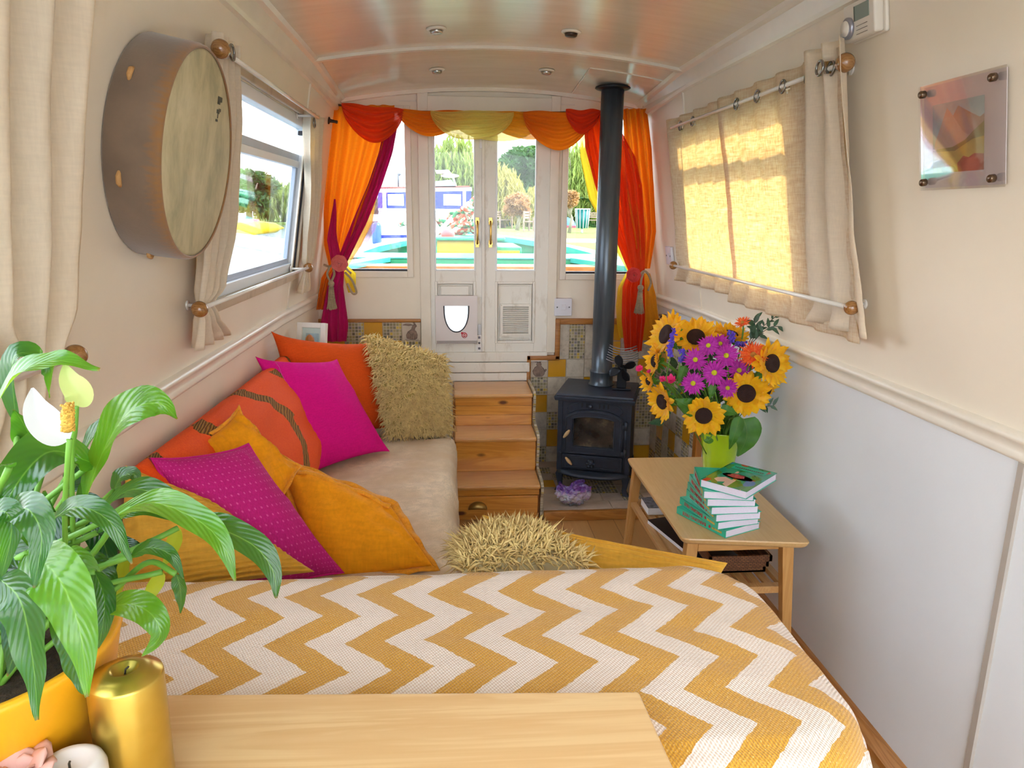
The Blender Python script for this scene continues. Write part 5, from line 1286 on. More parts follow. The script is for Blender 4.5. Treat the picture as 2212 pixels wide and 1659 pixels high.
t = thing('storage_basket', 'brown woven box on the lower shelf of the coffee table', 'basket', (.84, 2.06, SZ2))
m = MB()
x0, x1, y0, y1, zb = .775, .945, 1.955, 2.20, SZ2+.006
for k in range(3):
    z = zb+.020*k; s = .006*k
    m.box((x0-s, y0-s, z), (x1+s, y0-s+.008, z+.019)); m.box((x0-s, y1+s-.008, z), (x1+s, y1+s, z+.019)); m.box((x0-s, y0-s, z), (x0-s+.008, y1+s, z+.019)); m.box((x1+s-.008, y0-s, z), (x1+s, y1+s, z+.019))
m.box((x0, y0, zb), (x1, y1, zb+.006)); t.location.z = zb
m.build('basket_body', wk.m, t)
# ---------------------------------------------------------------- stack of seven paperbacks
teal = plain('teal_cover', '#26ba98', .3, var=.06, coat=.4); pages = plain('book_pages', '#e6deee', .8, var=.03, vs=200)
red = plain('red_lettering', '#b8262e', .4); gold = plain('gold_lettering', '#d9b24a', .4)
coverp = NT('picture_cover'); cu = coverp.coord((1, 1, 1), 'UV'); vo = coverp.n('ShaderNodeTexVoronoi'); vo.inputs['Scale'].default_value = 5.5; coverp.l(cu, vo.inputs['Vector'])
sp = coverp.n('ShaderNodeSeparateXYZ'); coverp.l(vo.outputs['Color'], sp.inputs[0])
coverp.set(coverp.ramp(sp.outputs['X'], [(0, '#1f9a78'), (.3, '#2f8a3c'), (.45, '#c03a2a'), (.55, '#e2a54a'), (.63, '#3f86c8'), (.72, '#1f9a78'), (.86, '#e8c0b0'), (.93, '#2fa89a')], 'CONSTANT'), .2, coat=.8)
def textmesh(s_, size, M, mat, parent, name='lettering', ext=.0004):
    cu_ = bpy.data.curves.new(name, 'FONT'); cu_.body = s_; cu_.size = size; cu_.extrude = ext; cu_.align_x = 'CENTER'; cu_.align_y = 'CENTER'
    o = bpy.data.objects.new(name, cu_); dg = bpy.context.evaluated_depsgraph_get(); C.objects.link(o)
    me = bpy.data.meshes.new_from_object(o.evaluated_get(bpy.context.evaluated_depsgraph_get())); C.objects.unlink(o); bpy.data.objects.remove(o)
    me.transform(M); me.materials.clear(); me.materials.append(mat)
    n = bpy.data.objects.new(name, me); C.objects.link(n); n.parent = parent; return n
BK = [(.0, .0, 40.0, 'teal paperback at the very bottom of the stack on the coffee table'), (.004, .010, 31, 'teal paperback second from the bottom of the book stack'),
      (.006, .016, 25, 'teal paperback third from the bottom of the book stack'), (.004, .020, 20, 'teal paperback in the middle of the book stack'),
      (.0, .024, 10, 'teal paperback third from the top of the book stack'), (-.002, .020, 4, 'teal paperback directly beneath the top book of the stack'),
      (.012, -.012, -8, 'teal paperback with a bright picture cover on top of the stack')]
bw, bl_, bh = .140, .203, .0225
ANG = [25, 14, 6, 1, -4, -11, -47]
NC = [(1567, 1163), (1550, 1145), (1546, 1128), (1536, 1112), (1527, 1094), (1519, 1077), (1612, 1079)]
for k in range(7):
    zb_ = -.8995+k*(bh+.0008); c_ = onZ(NC[k][0], NC[k][1], zb_); a_ = R(ANG[k]); cx_, cy_ = (bw/2, bl_/2) if k < 6 else (-bw/2, bl_/2)
    t = thing('paperback_book', BK[k][3], 'book', (c_.x+cx_*math.cos(a_)-cy_*math.sin(a_), c_.y+cx_*math.sin(a_)+cy_*math.cos(a_), zb_), (0, 0, a_), 'stack of teal paperbacks on the coffee table')
    w, l = bw, bl_
    # local: spine along -y ... long side along y, spine at -x side
    m = MB(); m.box((-w/2+.002, -l/2+.002, .0012), (w/2-.003, l/2-.002, bh-.0012)); m.build('pages', pages, t, world=False)
    m = MB(); m.box((-w/2, -l/2, 0), (w/2, l/2, .0011)); m.box((-w/2, -l/2, 0), (-w/2+.0012, l/2, bh)); m.build('cover', teal, t, world=False)
    m = MB()
    m.uv = {}
    m.smooth = False; i = len(m.v)
    m.box((-w/2, -l/2, bh-.0011), (w/2, l/2, bh))
    for q_ in range(6):
        m.uv[q_] = [((m.v[j][0]+w/2)/w, (m.v[j][1]+l/2)/l) for j in m.f[q_]]
    m.build('front_cover', coverp.m if k == 6 else teal, t, world=False)
    if k < 6:
        # spine lettering, facing -x; the words read upside down from the camera
        M = Matrix.Translation((-w/2-.0004, .030, bh/2)) @ Matrix.Rotation(R(180), 4, 'X') @ Matrix.Rotation(R(-90), 4, 'Z') @ Matrix.Rotation(R(90), 4, 'X')
        M = Matrix.Translation((-w/2-.0005, .026, bh/2)) @ Matrix(((0, 0, -1, 0), (1, 0, 0, 0), (0, -1, 0, 0), (0, 0, 0, 1)))
        textmesh('BARGING FREE', .0150, M, red, t, 'spine_title')
        M = Matrix.Translation((-w/2-.0005, -.066, bh/2)) @ Matrix(((0, 0, -1, 0), (1, 0, 0, 0), (0, -1, 0, 0), (0, 0, 0, 1)))
        mo = MB()
        for q_ in range(7): mo.box((-w/2-.0008, -.086+q_*.0056, bh/2-.003), (-w/2-.0003, -.082+q_*.0056, bh/2+.003))
        mo.build('spine_ornament', gold, t, world=False)
        m = MB(); m.sphere((-w/2-.0002, -.038, bh/2), .0045, 10, 6, sc=(.2, 1, 1)); m.build('spine_flower', red, t, world=False)
    if k == 6:
        M = Matrix.Translation((.0, .072, bh+.0003)) @ Matrix(((-1, 0, 0, 0), (0, -1, 0, 0), (0, 0, 1, 0), (0, 0, 0, 1)))
        m = MB(); m.poly([(-.05, .05, bh+.0005), (.05, .05, bh+.0005), (.05, .085, bh+.0005), (-.05, .085, bh+.0005)]); m.build('title_band', teal, t, world=False)
        m = MB()
        for q_ in range(14): m.box((-.044+q_*.0064, .062, bh+.0006), (-.040+q_*.0064, .069, bh+.0010))
        m.build('title_line', plain('dark_brown_print', '#5a2a20', .5), t, world=False)
        m = MB(); m.lathe([(0, .0), (.038, .0)], 24, (0, 0, 0)); m.v = [(x*1.2, y*.55-.012, bh+.0006) for x, y, z in m.v]; m.build('boat_shape', plain('tan_print', '#d89a5a', .3, var=.4, vs=60, coat=.6), t, world=False)
        m = MB(); m.poly([(-.03, -.02, bh+.001), (.0, -.03, bh+.001), (.02, -.015, bh+.001), (.015, .005, bh+.001), (-.02, .008, bh+.001)]); m.build('figure_shape', plain('red_blue_print', '#b83a4a', .3, var=.8, vs=90, coat=.6), t, world=False)
# ---------------------------------------------------------------- vase
vz = -.8995; VC = Vector((.925, 2.345, vz))
vg = plain('lime_green_glaze', '#a8cc16', .18, var=.03, coat=.7)
m = MB(); prof = [(.0, 0), (.046, 0), (.050, .006), (.054, .05), (.062, .12), (.071, .172), (.0725, .176), (.070, .177), (.060, .12), (.050, .05), (.0, .03)]
m.lathe(prof, 48, (0, 0, 0)); v_ = m.build('vase', vg, None); v_.location = VC; tag(v_, 'lime green tapered vase holding the bouquet on the coffee table', 'vase')
MOUTH = VC+Vector((0, 0, .17))
petY = NT('sunflower_yellow_petal'); f = petY.noise(petY.coord(), 90, 3); petY.set(petY.ramp(f, [(.3, '#ffb800'), (.7, '#ffdc18')]), .55, sheen=.2); petY.translucent('#ffb800', .4); petY = petY.m
petM = NT('magenta_daisy_petal'); f = petM.noise(petM.coord(), 120, 3); petM.set(petM.ramp(f, [(.3, '#a81898'), (.7, '#d23cc0')]), .55); petM.translucent('#c828b4', .25); petM = petM.m
petO = NT('coral_gerbera_petal'); f = petO.noise(petO.coord(), 150, 3); petO.set(petO.ramp(f, [(.35, '#f0401c'), (.62, '#f9822e'), (.75, '#fbb878')]), .55); petO.translucent('#f86a2a', .25); petO = petO.m
seedm = plain('dark_seed_head', '#2c130e', .85, var=.5, vs=260, bump=1.0, bs=420, bd=.003); ydisc = plain('yellow_green_disc', '#c9c81e', .8, var=.2, vs=300, bump=.6, bs=500)
stemm = plain('green_flower_stem', '#5f8a30', .5, var=.15, vs=40); leafg = NT('sunflower_leaf_green'); f = leafg.noise(leafg.coord(), 30, 4); leafg.set(leafg.ramp(f, [(.3, '#2f5f1c'), (.7, '#4a8428')]), .5); leafg.translucent('#6aa828', .25); leafg = leafg.m
darkl = NT('eucalyptus_dark_leaf'); f = darkl.noise(darkl.coord(), 60, 3); darkl.set(darkl.ramp(f, [(.3, '#24402c'), (.7, '#3d6142')]), .45); darkl.translucent('#4a7040', .15); darkl = darkl.m
def frame_of(d):
    d = d.normalized(); a = Vector((0, 0, 1)).cross(d)
    a = a.normalized() if a.length > 1e-3 else Vector((1, 0, 0)); return a, d.cross(a), d
def petal(m, c, a, b, d, ang, r0, r1, w, cup, curl, rnd, tip=.6):
    ca, sa = math.cos(ang), math.sin(ang); tw = rnd.gauss(0, .25); bend = cup+rnd.gauss(0, .12); L = (r1-r0)*rnd.uniform(.85, 1.1)
    def fn(u, v):
        rr = r0+L*v; s = (u-.5)*2*w*math.sin(math.pi*min(1, .12+.86*v*(1)))**.8*(1 if v < .98 else .2)
        out = rr*math.cos(bend*v*.6); h = (rr-r0)*math.sin(bend)+curl*v*v*L-abs(u-.5)*w*.8+s*tw
        x = out*ca-s*sa; y = out*sa+s*ca
        return c+a*x+b*y+d*h
    m.grid(fn, 4, 6)
def stem_curve(p0, p1, d, k=.10): return bez([p0, p0+Vector((0, 0, .08)), p1-d*k, p1-d*.008], 12)
def inmouth(i): a = i*2.4; return MOUTH+Vector((.040*math.cos(a), .040*math.sin(a), -.10))
FC = [0]
def sunflower(px, py, Y, face, r, label, disc=.37, cup=.25):
    FC[0] += 1; r *= 1.12; c = onY(px, py, Y); d = Vector(face).normalized(); a, b, d = frame_of(d); rnd = random.Random(px*7+py)
    t = thing('sunflower', label, 'flower', c, (0, 0, 0), 'sunflowers in the bouquet')
    m = MB(); n = 24
    for lay, (n, rs, cu) in enumerate(((18, 1.0, cup), (16, .92, cup+.25), (9, .66, cup+.55))):
        for k in range(n): petal(m, c-d*.002*lay, a, b, d, 2*math.pi*(k+.5*lay)/n+rnd.gauss(0, .08), r*disc*.85, r*rs, r*.17, cu, rnd.uniform(-.25, .25), rnd)
    m.build('petals', petY, t)
    m = MB(); Rm = Matrix((a, b, d)).transposed().to_4x4(); m.lathe([(r*disc, -.004), (r*disc*1.02, .003), (r*disc*.75, .009), (r*disc*.35, .006), (0, .003)], 26, tuple(c), 2, M=Rm); m.build('seed_head', seedm, t)
    m = MB()
    for k in range(12): petal(m, c-d*.006, a, b, d, 2*math.pi*k/12+rnd.gauss(0, .1), r*.2, r*.72, r*.12, -.15, -.2, rnd)
    m.build('sepals', leafg, t)
    m = MB(); m.tube(stem_curve(inmouth(FC[0]), c, d), .0055, 8); m.build('stem', stemm, t)
def daisy(px, py, Y, face, r, label, pm=petM, dm=ydisc, n=20, disc=.2, group='magenta daisies in the bouquet', name='daisy', lays=2, sw=.0028):
    FC[0] += 1; c = onY(px, py, Y); a, b, d = frame_of(Vector(face)); rnd = random.Random(px*3+py)
    t = thing(name, label, 'flower', c, (0, 0, 0), group); m = MB()
    for lay in range(lays):
        for k in range(n): petal(m, c, a, b, d, 2*math.pi*(k+.5*lay)/n+rnd.gauss(0, .06), r*disc*.7, r*(1-.12*lay), r*(1.9/n), .12+.18*lay, rnd.uniform(-.15, .2), rnd)
    m.build('petals', pm, t)
    m = MB(); Rm = Matrix((a, b, d)).transposed().to_4x4(); m.lathe([(r*disc, 0), (r*disc*.9, .004), (0, .006)], 18, tuple(c), 2, M=Rm); m.build('flower_disc', dm, t)
    m = MB(); m.tube(stem_curve(inmouth(FC[0]), c, d, .06), sw, 6); m.build('stem', stemm, t)
CAMD = lambda x=0, y=0, z=0: (-.35+x, -.9+y, .18+z)
Yc = 2.30
sunflower(1438, 722, Yc+.02, (-.95, -.25, .35), .078, 'sunflower facing left at the upper left of the bouquet', cup=.1)
sunflower(1503, 728, Yc, (-.25, -.72, .62), .070, 'large open sunflower with a dark centre at the top of the bouquet')
sunflower(1415, 780, Yc+.01, (-1, -.1, .1), .050, 'small sunflower seen side on at the far left of the bouquet', cup=.5)
sunflower(1403, 823, Yc-.01, (-.9, -.2, -.1), .036, 'half open sunflower bud lowest on the left tip of the bouquet', cup=.9)
sunflower(1430, 868, Yc-.05, (-.93, -.35, -.1), .060, 'sunflower turned away to the lower left of the bouquet', cup=.35)
sunflower(1520, 898, Yc-.12, (-.25, -.9, -.05), .064, 'sunflower facing forward just above the vase rim')
sunflower(1612, 850, Yc-.10, (-.30, -.85, .20), .070, 'sunflower with ruffled petals low on the right of the bouquet')
sunflower(1668, 785, Yc-.14, (.30, -.80, .20), .070, 'sunflower at the right edge of the bouquet beside the coral gerbera')
sunflower(1578, 722, Yc+.08, (.1, -.2, .95), .062, 'sunflower partly hidden at the top middle of the bouquet', cup=.3)
sunflower(1655, 848, Yc-.08, (.5, -.5, -.3), .055, 'sunflower behind the others at the lower right of the bouquet', cup=.2)
for i, (x, y, dy_, r_, lab) in enumerate(((1502, 777, -.13, .040, 'magenta daisy at the left of the daisy cluster'), (1530, 746, -.10, .037, 'magenta daisy at the top of the daisy cluster'), (1569, 768, -.12, .042, 'magenta daisy at the upper right of the daisy cluster'), (1543, 805, -.17, .044, 'magenta daisy in the middle of the daisy cluster'), (1497, 828, -.15, .040, 'magenta daisy low on the left of the daisy cluster'), (1572, 838, -.10, .036, 'magenta daisy low on the right, half shaded'), (1597, 800, -.06, .040, 'magenta daisy tucked behind the coral gerbera'), (1556, 742, -.05, .034, 'magenta daisy peeping out behind the top one'))):
    daisy(x, y, Yc+dy_, CAMD(.1*math.sin(i*2), 0, .15*math.cos(i*3)), r_, lab)
daisy(1627, 766, Yc-.13, CAMD(-.1, 0, .1), .046, 'coral gerbera with frilled petals at the right of the bouquet', petO, plain('gerbera_centre', '#c98a3c', .8, var=.3, vs=300, bump=.5, bs=400), 30, .20, 'coral gerberas in the bouquet', 'gerbera', 3)
daisy(1604, 697, Yc+.02, (-.45, -.35, .85), .028, 'small coral gerbera rising above the top of the bouquet', petO, plain('gerbera_centre', '#c98a3c', .8, var=.3, vs=300, bump=.5, bs=400), 24, .22, 'coral gerberas in the bouquet', 'gerbera', 2)
pinkc = NT('hot_pink_carnation'); pinkc.set('#ee2f86', .6); pinkc.translucent('#ff4f9c', .25); pinkc = pinkc.m
def carnation(px, py, Y, r, label):
    FC[0] += 1; c = onY(px, py, Y); t = thing('spray_carnation', label, 'flower', c, (0, 0, 0), 'pink spray carnations'); rnd = random.Random(px); m = MB()
    a, b, d = frame_of(Vector((c.x-VC.x, -.3, .4)))
    for lay in range(4):
        for k in range(7): petal(m, c, a, b, d, k*.9+lay*.5, .001, r*(1.05-.18*lay), r*.42, .4+.32*lay, .3, rnd)
    m.build('petals', pinkc, t)
    m = MB(); m.tube([c-d*r*1.6, c-d*r*.9, c-d*r*.1], [r*.18, r*.34, r*.36], 8); m.tube(stem_curve(inmouth(FC[0]), c-d*r, d, .05), .0018, 6); m.build('stem', stemm, t)
carnation(1382, 797, Yc-.02, .014, 'tiny hot pink carnation bud sticking out at the far left of the bouquet')
carnation(1402, 803, Yc-.02, .008, 'smaller pink bud just right of the outermost one')
carnation(1450, 822, Yc-.08, .018, 'hot pink carnation between the left sunflowers and the daisies')
carnation(1432, 820, Yc-.07, .012, 'small pink carnation beside the larger one at the left')
viol = plain('violet_statice', '#5b3fc0', .7, var=.25, vs=90)
def statice(pts, Y, label):
    FC[0] += 1; P = [onY(x, y, Y) for x, y in pts]; t = thing('statice_sprig', label, 'flower', P[0], (0, 0, 0), 'violet statice sprigs'); rnd = random.Random(pts[0][0]); m = MB()
    cv = catmull(P, 8)
    for p_ in cv:
        for k in range(4): m.sphere(p_+Vector((rnd.gauss(0, .004), rnd.gauss(0, .004), rnd.gauss(0, .003))), rnd.uniform(.0028, .0045), 7, 5)
    m.build('florets', viol, t); m = MB(); m.tube([inmouth(FC[0]), P[-1]+Vector((0, .03, -.08)), P[-1], P[0]], .0018, 6); m.build('stem', stemm, t)
statice([(1456, 713), (1452, 735), (1447, 755), (1448, 768)], Yc-.12, 'violet statice sprig in front of the upper left sunflowers')
statice([(1473, 757), (1476, 768), (1470, 778)], Yc-.08, 'short violet statice sprig beside the left daisy')
statice([(1578, 718), (1582, 728), (1578, 738)], Yc-.04, 'violet statice sprig between the top sunflowers')
statice([(1590, 742), (1600, 745), (1608, 740)], Yc-.03, 'violet statice sprig under the small coral gerbera')
def leafmesh(m, P, w, nrm_, fold=.25, wav=.0, n=12, cross=4, wp=.62, ph=0):
    """leaf blade along curve points P; width w; nrm_ hints which way the upper face looks"""
    cv = P; N = len(cv)-1
    def fn(u, v):
        x = v*N; i = min(int(x), N-1); f = x-i; p = cv[i].lerp(cv[i+1], f); t = (cv[i+1]-cv[i]).normalized()
        s = t.cross(nrm_).normalized(); nn = s.cross(t); k = (u-.5)*2
        ww = w*(math.sin(math.pi*min(1, v**wp*.97+.015)))**.9
        return p+s*k*ww+nn*(abs(k)**1.3*ww*fold+wav*w*math.sin(v*19+ph+(1 if k > 0 else 2.2))*abs(k)**2)
    m.grid(fn, cross, n, uv=lambda a, b: (a, b))
def bleaf(px, py, tx, ty, Y, w, label, mid=(0, 0, 0), yt=0):
    a = onY(px, py, Y); b = onY(tx, ty, Y+yt); c = (a+b)/2+Vector(mid); t = thing('sunflower_leaf', label, 'leaf', a, (0, 0, 0), 'broad leaves of the bouquet'); m = MB()
    leafmesh(m, bez([a, c, b], 12), w, Vector((-.3, -.9, .5)), .2, .12, 14, 6, .5)
    m.build('leaf_blade', leafg, t); m = MB(); m.tube([MOUTH+Vector((0, 0, -.03)), (MOUTH+a)/2+Vector((0, 0, .02)), a], .0022, 6); m.tube(bez([a, c, b], 8), [.0016-.00015*k for k in range(9)], 5); m.build('leaf_stalk', stemm, t)
bleaf(1500, 885, 1458, 862, Yc-.10, .030, 'rounded green leaf left of the lowest sunflower', (0, -.02, .0))
bleaf(1555, 885, 1592, 895, Yc-.12, .018, 'pointed green leaf between the two lower sunflowers', (0, -.02, .01))
bleaf(1605, 905, 1592, 985, Yc-.09, .046, 'large drooping green leaf hanging over the right of the vase rim', (.035, -.02, .01))
bleaf(1598, 900, 1575, 970, Yc-.13, .020, 'dark folded leaf hanging down over the front of the vase', (-.01, -.03, 0))
bleaf(1540, 830, 1532, 862, Yc-.15, .012, 'narrow upright leaf under the middle daisy', (0, -.01, 0))
bleaf(1480, 790, 1465, 830, Yc-.06, .016, 'green leaf behind the left daisies', (0, 0, 0))
bleaf(1545, 935, 1500, 930, Yc-.10, .012, 'small leaf lying on the left of the vase rim', (0, -.01, .01))
bleaf(1535, 945, 1520, 950, Yc-.13, .014, 'small leaf beneath the lowest sunflower', (0, -.01, -.01))
rng = random.Random(4)
for k in range(14):
    a_ = 2*math.pi*k/14; t = None
ff_ = thing('foliage_filler', 'dark green filler foliage deep inside the bouquet', 'foliage', MOUTH)
m = MB()
for k in range(230):
    d = Vector((rng.gauss(0, .55), abs(rng.gauss(0, .4))-.12, abs(rng.gauss(.7, .35)))).normalized(); L = rng.uniform(.08, .23); p0 = MOUTH+Vector((-.03, 0, .03))+d*L
    dd_ = (d+Vector((rng.gauss(0, .6), rng.gauss(0, .6), rng.gauss(0, .4)))).normalized(); ln = rng.uniform(.025, .055)
    if p0.x > 1.02: continue
    leafmesh(m, [p0, p0+dd_*ln*.5+Vector((0, 0, .004)), p0+dd_*ln], ln*.24, Vector((-.2, -.8, .6)), .2, .1, 5, 2, .6, k)
o = m.build('leaves', darkl, ff_); o['kind'] = 'stuff'
m = MB()
for k in range(26):
    d = Vector((rng.gauss(0, .45), rng.gauss(0, .4)-.1, 1)).normalized(); m.tube([MOUTH+Vector((rng.uniform(-.04, .04), rng.uniform(-.04, .04), -.08)), MOUTH+d*.12, MOUTH+d*rng.uniform(.18, .27)], .0016, 5)
o = m.build('filler_stems', stemm, ff_); o['kind'] = 'stuff'
def sprig(pts, Y, n, w, label, jit=.3, up_=1):
    P = [onY(x, y, Y+dz_) for x, y, dz_ in pts]; t = thing('foliage_sprig', label, 'foliage', P[0], (0, 0, 0), 'dark leafy sprigs'); cv = catmull(P, 8); m = MB(); m.tube([MOUTH, (MOUTH+cv[0])/2+Vector((0, .02, .02))]+cv, .0012, 5); m.build('stem', plain('dark_twig', '#3c3a2c', .6), t)
    m = MB(); r_ = random.Random(pts[0][0]+pts[-1][1])
    for k in range(n):
        i = min(len(cv)-2, int((k+1)/(n+.5)*len(cv))); p_ = cv[i]; tn = (cv[i+1]-cv[i]).normalized(); sd = tn.cross(Vector((-.3, -.95, .1))).normalized()*(1 if k % 2 else -1)
        dd_ = (tn*.7+sd*.9+Vector((r_.gauss(0, jit), r_.gauss(0, jit), r_.gauss(0, jit)))).normalized(); L = w*r_.uniform(2.6, 3.6)
        leafmesh(m, [p_, p_+dd_*L*.5+Vector((0, 0, .002)), p_+dd_*L], w*.55, Vector((-.3, -.9, .3)), .15, 0, 6, 2, .7)
    if n > 1: m.build('leaflets', darkl, t)
sprig([(1625, 740, .0), (1655, 712, .0), (1680, 705, .0), (1738, 716, .0)], Yc, 12, .011, 'dark leafy sprig arching right above the coral gerbera')
sprig([(1625, 735, .0), (1640, 712, .0), (1668, 690, .0), (1680, 680, .0)], Yc+.02, 10, .007, 'fine dark sprig pointing up at the top right of the bouquet')
sprig([(1620, 735, .0), (1632, 715, .0), (1628, 688, .0)], Yc+.03, 12, .012, 'dark leafy sprig standing behind the small coral gerbera')
sprig([(1640, 760, .0), (1690, 760, .0), (1720, 785, .0), (1752, 822, .0)], Yc, 14, .009, 'dark leafy sprig drooping at the far right of the bouquet')
sprig([(1650, 830, .0), (1690, 815, .0), (1705, 828, .0), (1715, 835, 0)], Yc+.02, 8, .011, 'short dark sprig below the drooping one at the right')
sprig([(1630, 880, .0), (1650, 878, .0), (1672, 876, .0)], Yc-.02, 7, .010, 'small dark sprig under the right sunflowers')
# ================================================================ foreground table, plant, candles
TT = -.586
oakt = wood('rubberwood_tabletop', '#f0cd98', '#deb078', 0, .9, .28, coat=.3, contrast=.8, sc2=5)
t = thing('dining_table', 'light wooden table in the foreground holding the plant and candles', 'table', (-.2, .5, FZ))
m = MB(); m.hexa([(-.665, .25, TT-.022), (.252, .25, TT-.022), (.231, .787, TT-.022), (-.665, .839, TT-.022), (-.665, .25, TT), (.252, .25, TT), (.231, .787, TT), (-.665, .839, TT)])
m.build('tabletop', oakt, t, bevel=.004, bseg=3)
for x, y in ((.19, .30), (-.62, .30)):
    m = MB(); m.box((x-.02, y-.02, FZ), (x+.02, y+.02, TT-.022)); m.build('leg', baml, t, bevel=.003)
# pot with peace lily
pc = Vector((-.488, .69, TT)); potm = plain('yellow_painted_pot', '#f0a818', .45, var=.03, bump=.1, bs=90)
pl = thing('potted_peace_lily', 'peace lily with white flowers in a large yellow pot at the near left', 'plant', pc)
m = MB(); m.lathe([(.104, 0), (.108, .004), (.137, .150), (.139, .154), (.139, .160), (.131, .160), (.128, .150), (.124, .120)], 56, tuple(pc), cap=False); m.face([m.vert(.104*math.cos(k*math.pi/12)+pc.x, .104*math.sin(k*math.pi/12)+pc.y, pc.z) for k in range(24)]); m.build('pot', potm, pl)
m = MB(); m.grid(lambda u, v: (pc.x+.127*v*math.cos(2*math.pi*u), pc.y+.127*v*math.sin(2*math.pi*u), pc.z+.138+.008*fbm(u*5, v*3, 0, 2)), 40, 8); m.build('soil', plain('dark_soil', '#3a2a1e', .95, var=.5, vs=120, bump=1, bs=150, bd=.004), pl)
lg = NT('peace_lily_leaf'); tcl = lg.n('ShaderNodeTexCoord'); sp = lg.n('ShaderNodeSeparateXYZ'); lg.l(tcl.outputs['UV'], sp.inputs[0])
du_ = lg.math('ABSOLUTE', lg.math('SUBTRACT', sp.outputs['X'], .5)); rib = lg.ramp(du_, [(.0, (1, 1, 1)), (.03, (0, 0, 0))])
vein = lg.math('SINE', lg.math('MULTIPLY', lg.math('SUBTRACT', sp.outputs['Y'], lg.math('MULTIPLY', du_, .55)), 75)); vf = lg.math('MULTIPLY_ADD', vein, .5, .5)
nz = lg.noise(lg.coord(), 9, 3)
base_ = lg.ramp(nz, [(.3, '#0e3a1a'), (.7, '#256020')]); base_ = lg.mix(lg.math('MULTIPLY', vf, .10), base_, '#4a8c2c'); base_ = lg.mix(lg.math('MULTIPLY', rib, .6), base_, '#86b848')
tipc = lg.ramp(sp.outputs['Y'], [(.975, (0, 0, 0)), (1.0, (1, 1, 1))]); base_ = lg.mix(tipc, base_, '#8a5a24')
lg.set(base_, .22, spec=.6, coat=.15); lg.bump(vf, .25, .0015); lg.translucent('#7cc22c', .33); lg = lg.m
yel = NT('young_yellow_leaf'); yel.set('#a9b62c', .4); yel.translucent('#d6e24a', .4); yel = yel.m
lst = plain('lily_stem_green', '#6ea23a', .45, var=.1, vs=30)
def pt3(p): return onY(p[0], p[1], p[2])
def lily(pts, wpx, n_=(-.1, -.75, .65), mat=None, stem=None, wav=.10, fold=.28, ph=0):
    P = [pt3(p) for p in pts]; Y = sum(p[2] for p in pts)/len(pts); w = wpx/FPX*Y*1.02
    cv = bez(P, 18) if len(P) <= 3 else catmull(P, 6)
    m = MB(); leafmesh(m, cv, w, Vector(n_).normalized(), fold, wav, 26, 10, .62, ph); m.build('leaf', mat or lg, pl, world=True)
    root_ = pc+Vector((.05*math.sin(P[0].x*40), .04*math.cos(P[0].z*30), .132)); 
    q = [root_, root_.lerp(P[0], .5)+Vector((0, 0, .03)), P[0]]
    if stem: q = [root_]+[pt3(s_) for s_ in stem]+[P[0]]
    tn = (cv[1]-cv[0]).normalized()
    m = MB(); m.tube(catmull(q, 6), .0030, 7); m.build('leaf_stalk', lst, pl)
def recol(name, a, b, tr):
    m = lg.copy(); m.name = name
    for n in m.node_tree.nodes:
        if n.type == 'VALTORGB' and len(n.color_ramp.elements) == 2 and abs(n.color_ramp.elements[0].position-.3) < 1e-3: n.color_ramp.elements[0].color = lin(a); n.color_ramp.elements[1].color = lin(b)
        if n.type == 'BSDF_TRANSLUCENT': n.inputs[0].default_value = lin(tr)
    return m
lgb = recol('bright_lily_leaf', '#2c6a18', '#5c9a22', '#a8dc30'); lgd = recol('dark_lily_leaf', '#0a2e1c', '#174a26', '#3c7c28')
# back layer
LB = lgb
lily([(170, 985, .80), (235, 890, .80), (300, 866, .80)], 26, (-.5, -.5, .6), ph=1)
lily([(95, 1010, .78), (60, 920, .76), (30, 885, .74)], 34, (.1, -.9, .4), ph=2)
lily([(35, 920, .76), (30, 770, .76), (108, 790, .78), (105, 860, .80)], 34, (-.2, -.4, .8), ph=3)
lily([(-60, 1000, .66), (20, 830, .66), (110, 780, .66), (216, 797, .66)], 46, (-.35, -.35, .85), mat=LB, ph=4, fold=.2)
lily([(185, 1075, .74), (230, 960, .72), (285, 885, .70), (345, 872, .70), (384, 904, .70)], 50, (-.55, -.65, .4), mat=LB, ph=5)
lily([(245, 1060, .86), (262, 1030, .86), (290, 1025, .86), (300, 1050, .86)], 20, (0, -.6, .8), ph=6)
lily([(200, 1000, .74), (110, 975, .70), (40, 1040, .66), (-5, 1130, .64)], 56, (.25, -.55, .75), ph=7)
lily([(20, 1010, .62), (-10, 985, .60), (-60, 1050, .58)], 26, (.1, -.5, .8), ph=8)
lily([(150, 1240, .78), (165, 1120, .76), (195, 1015, .74)], 30, (-.4, -.8, .3), ph=9)
lily([(130, 1260, .76), (110, 1160, .74), (95, 1060, .74)], 34, (.3, -.8, .3), ph=10)
# sweeping right
lily([(215, 1110, .72), (280, 1058, .70), (350, 1075, .68), (420, 1135, .66), (455, 1165, .65)], 30, (-.1, -.45, .88), ph=11)
lily([(225, 1125, .68), (320, 1085, .64), (420, 1120, .60), (480, 1175, .585), (508, 1255, .58)], 36, (-.05, -.45, .9), mat=LB, ph=12)
lily([(400, 1120, .63), (470, 1140, .61), (550, 1180, .60), (590, 1235, .595), (597, 1292, .59)], 34, (.1, -.55, .82), ph=13, stem=[(180, 1220, .68), (280, 1100, .66)])
lily([(210, 1150, .70), (265, 1110, .69), (330, 1105, .68), (390, 1130, .67)], 20, (-.1, -.5, .8), ph=14)
lily([(105, 1125, .60), (170, 1095, .58), (240, 1130, .57), (285, 1218, .565)], 30, (-.1, -.5, .85), ph=15)
lily([(20, 1110, .56), (60, 1100, .54), (90, 1160, .53), (72, 1272, .52)], 40, (.1, -.7, .7), ph=16)
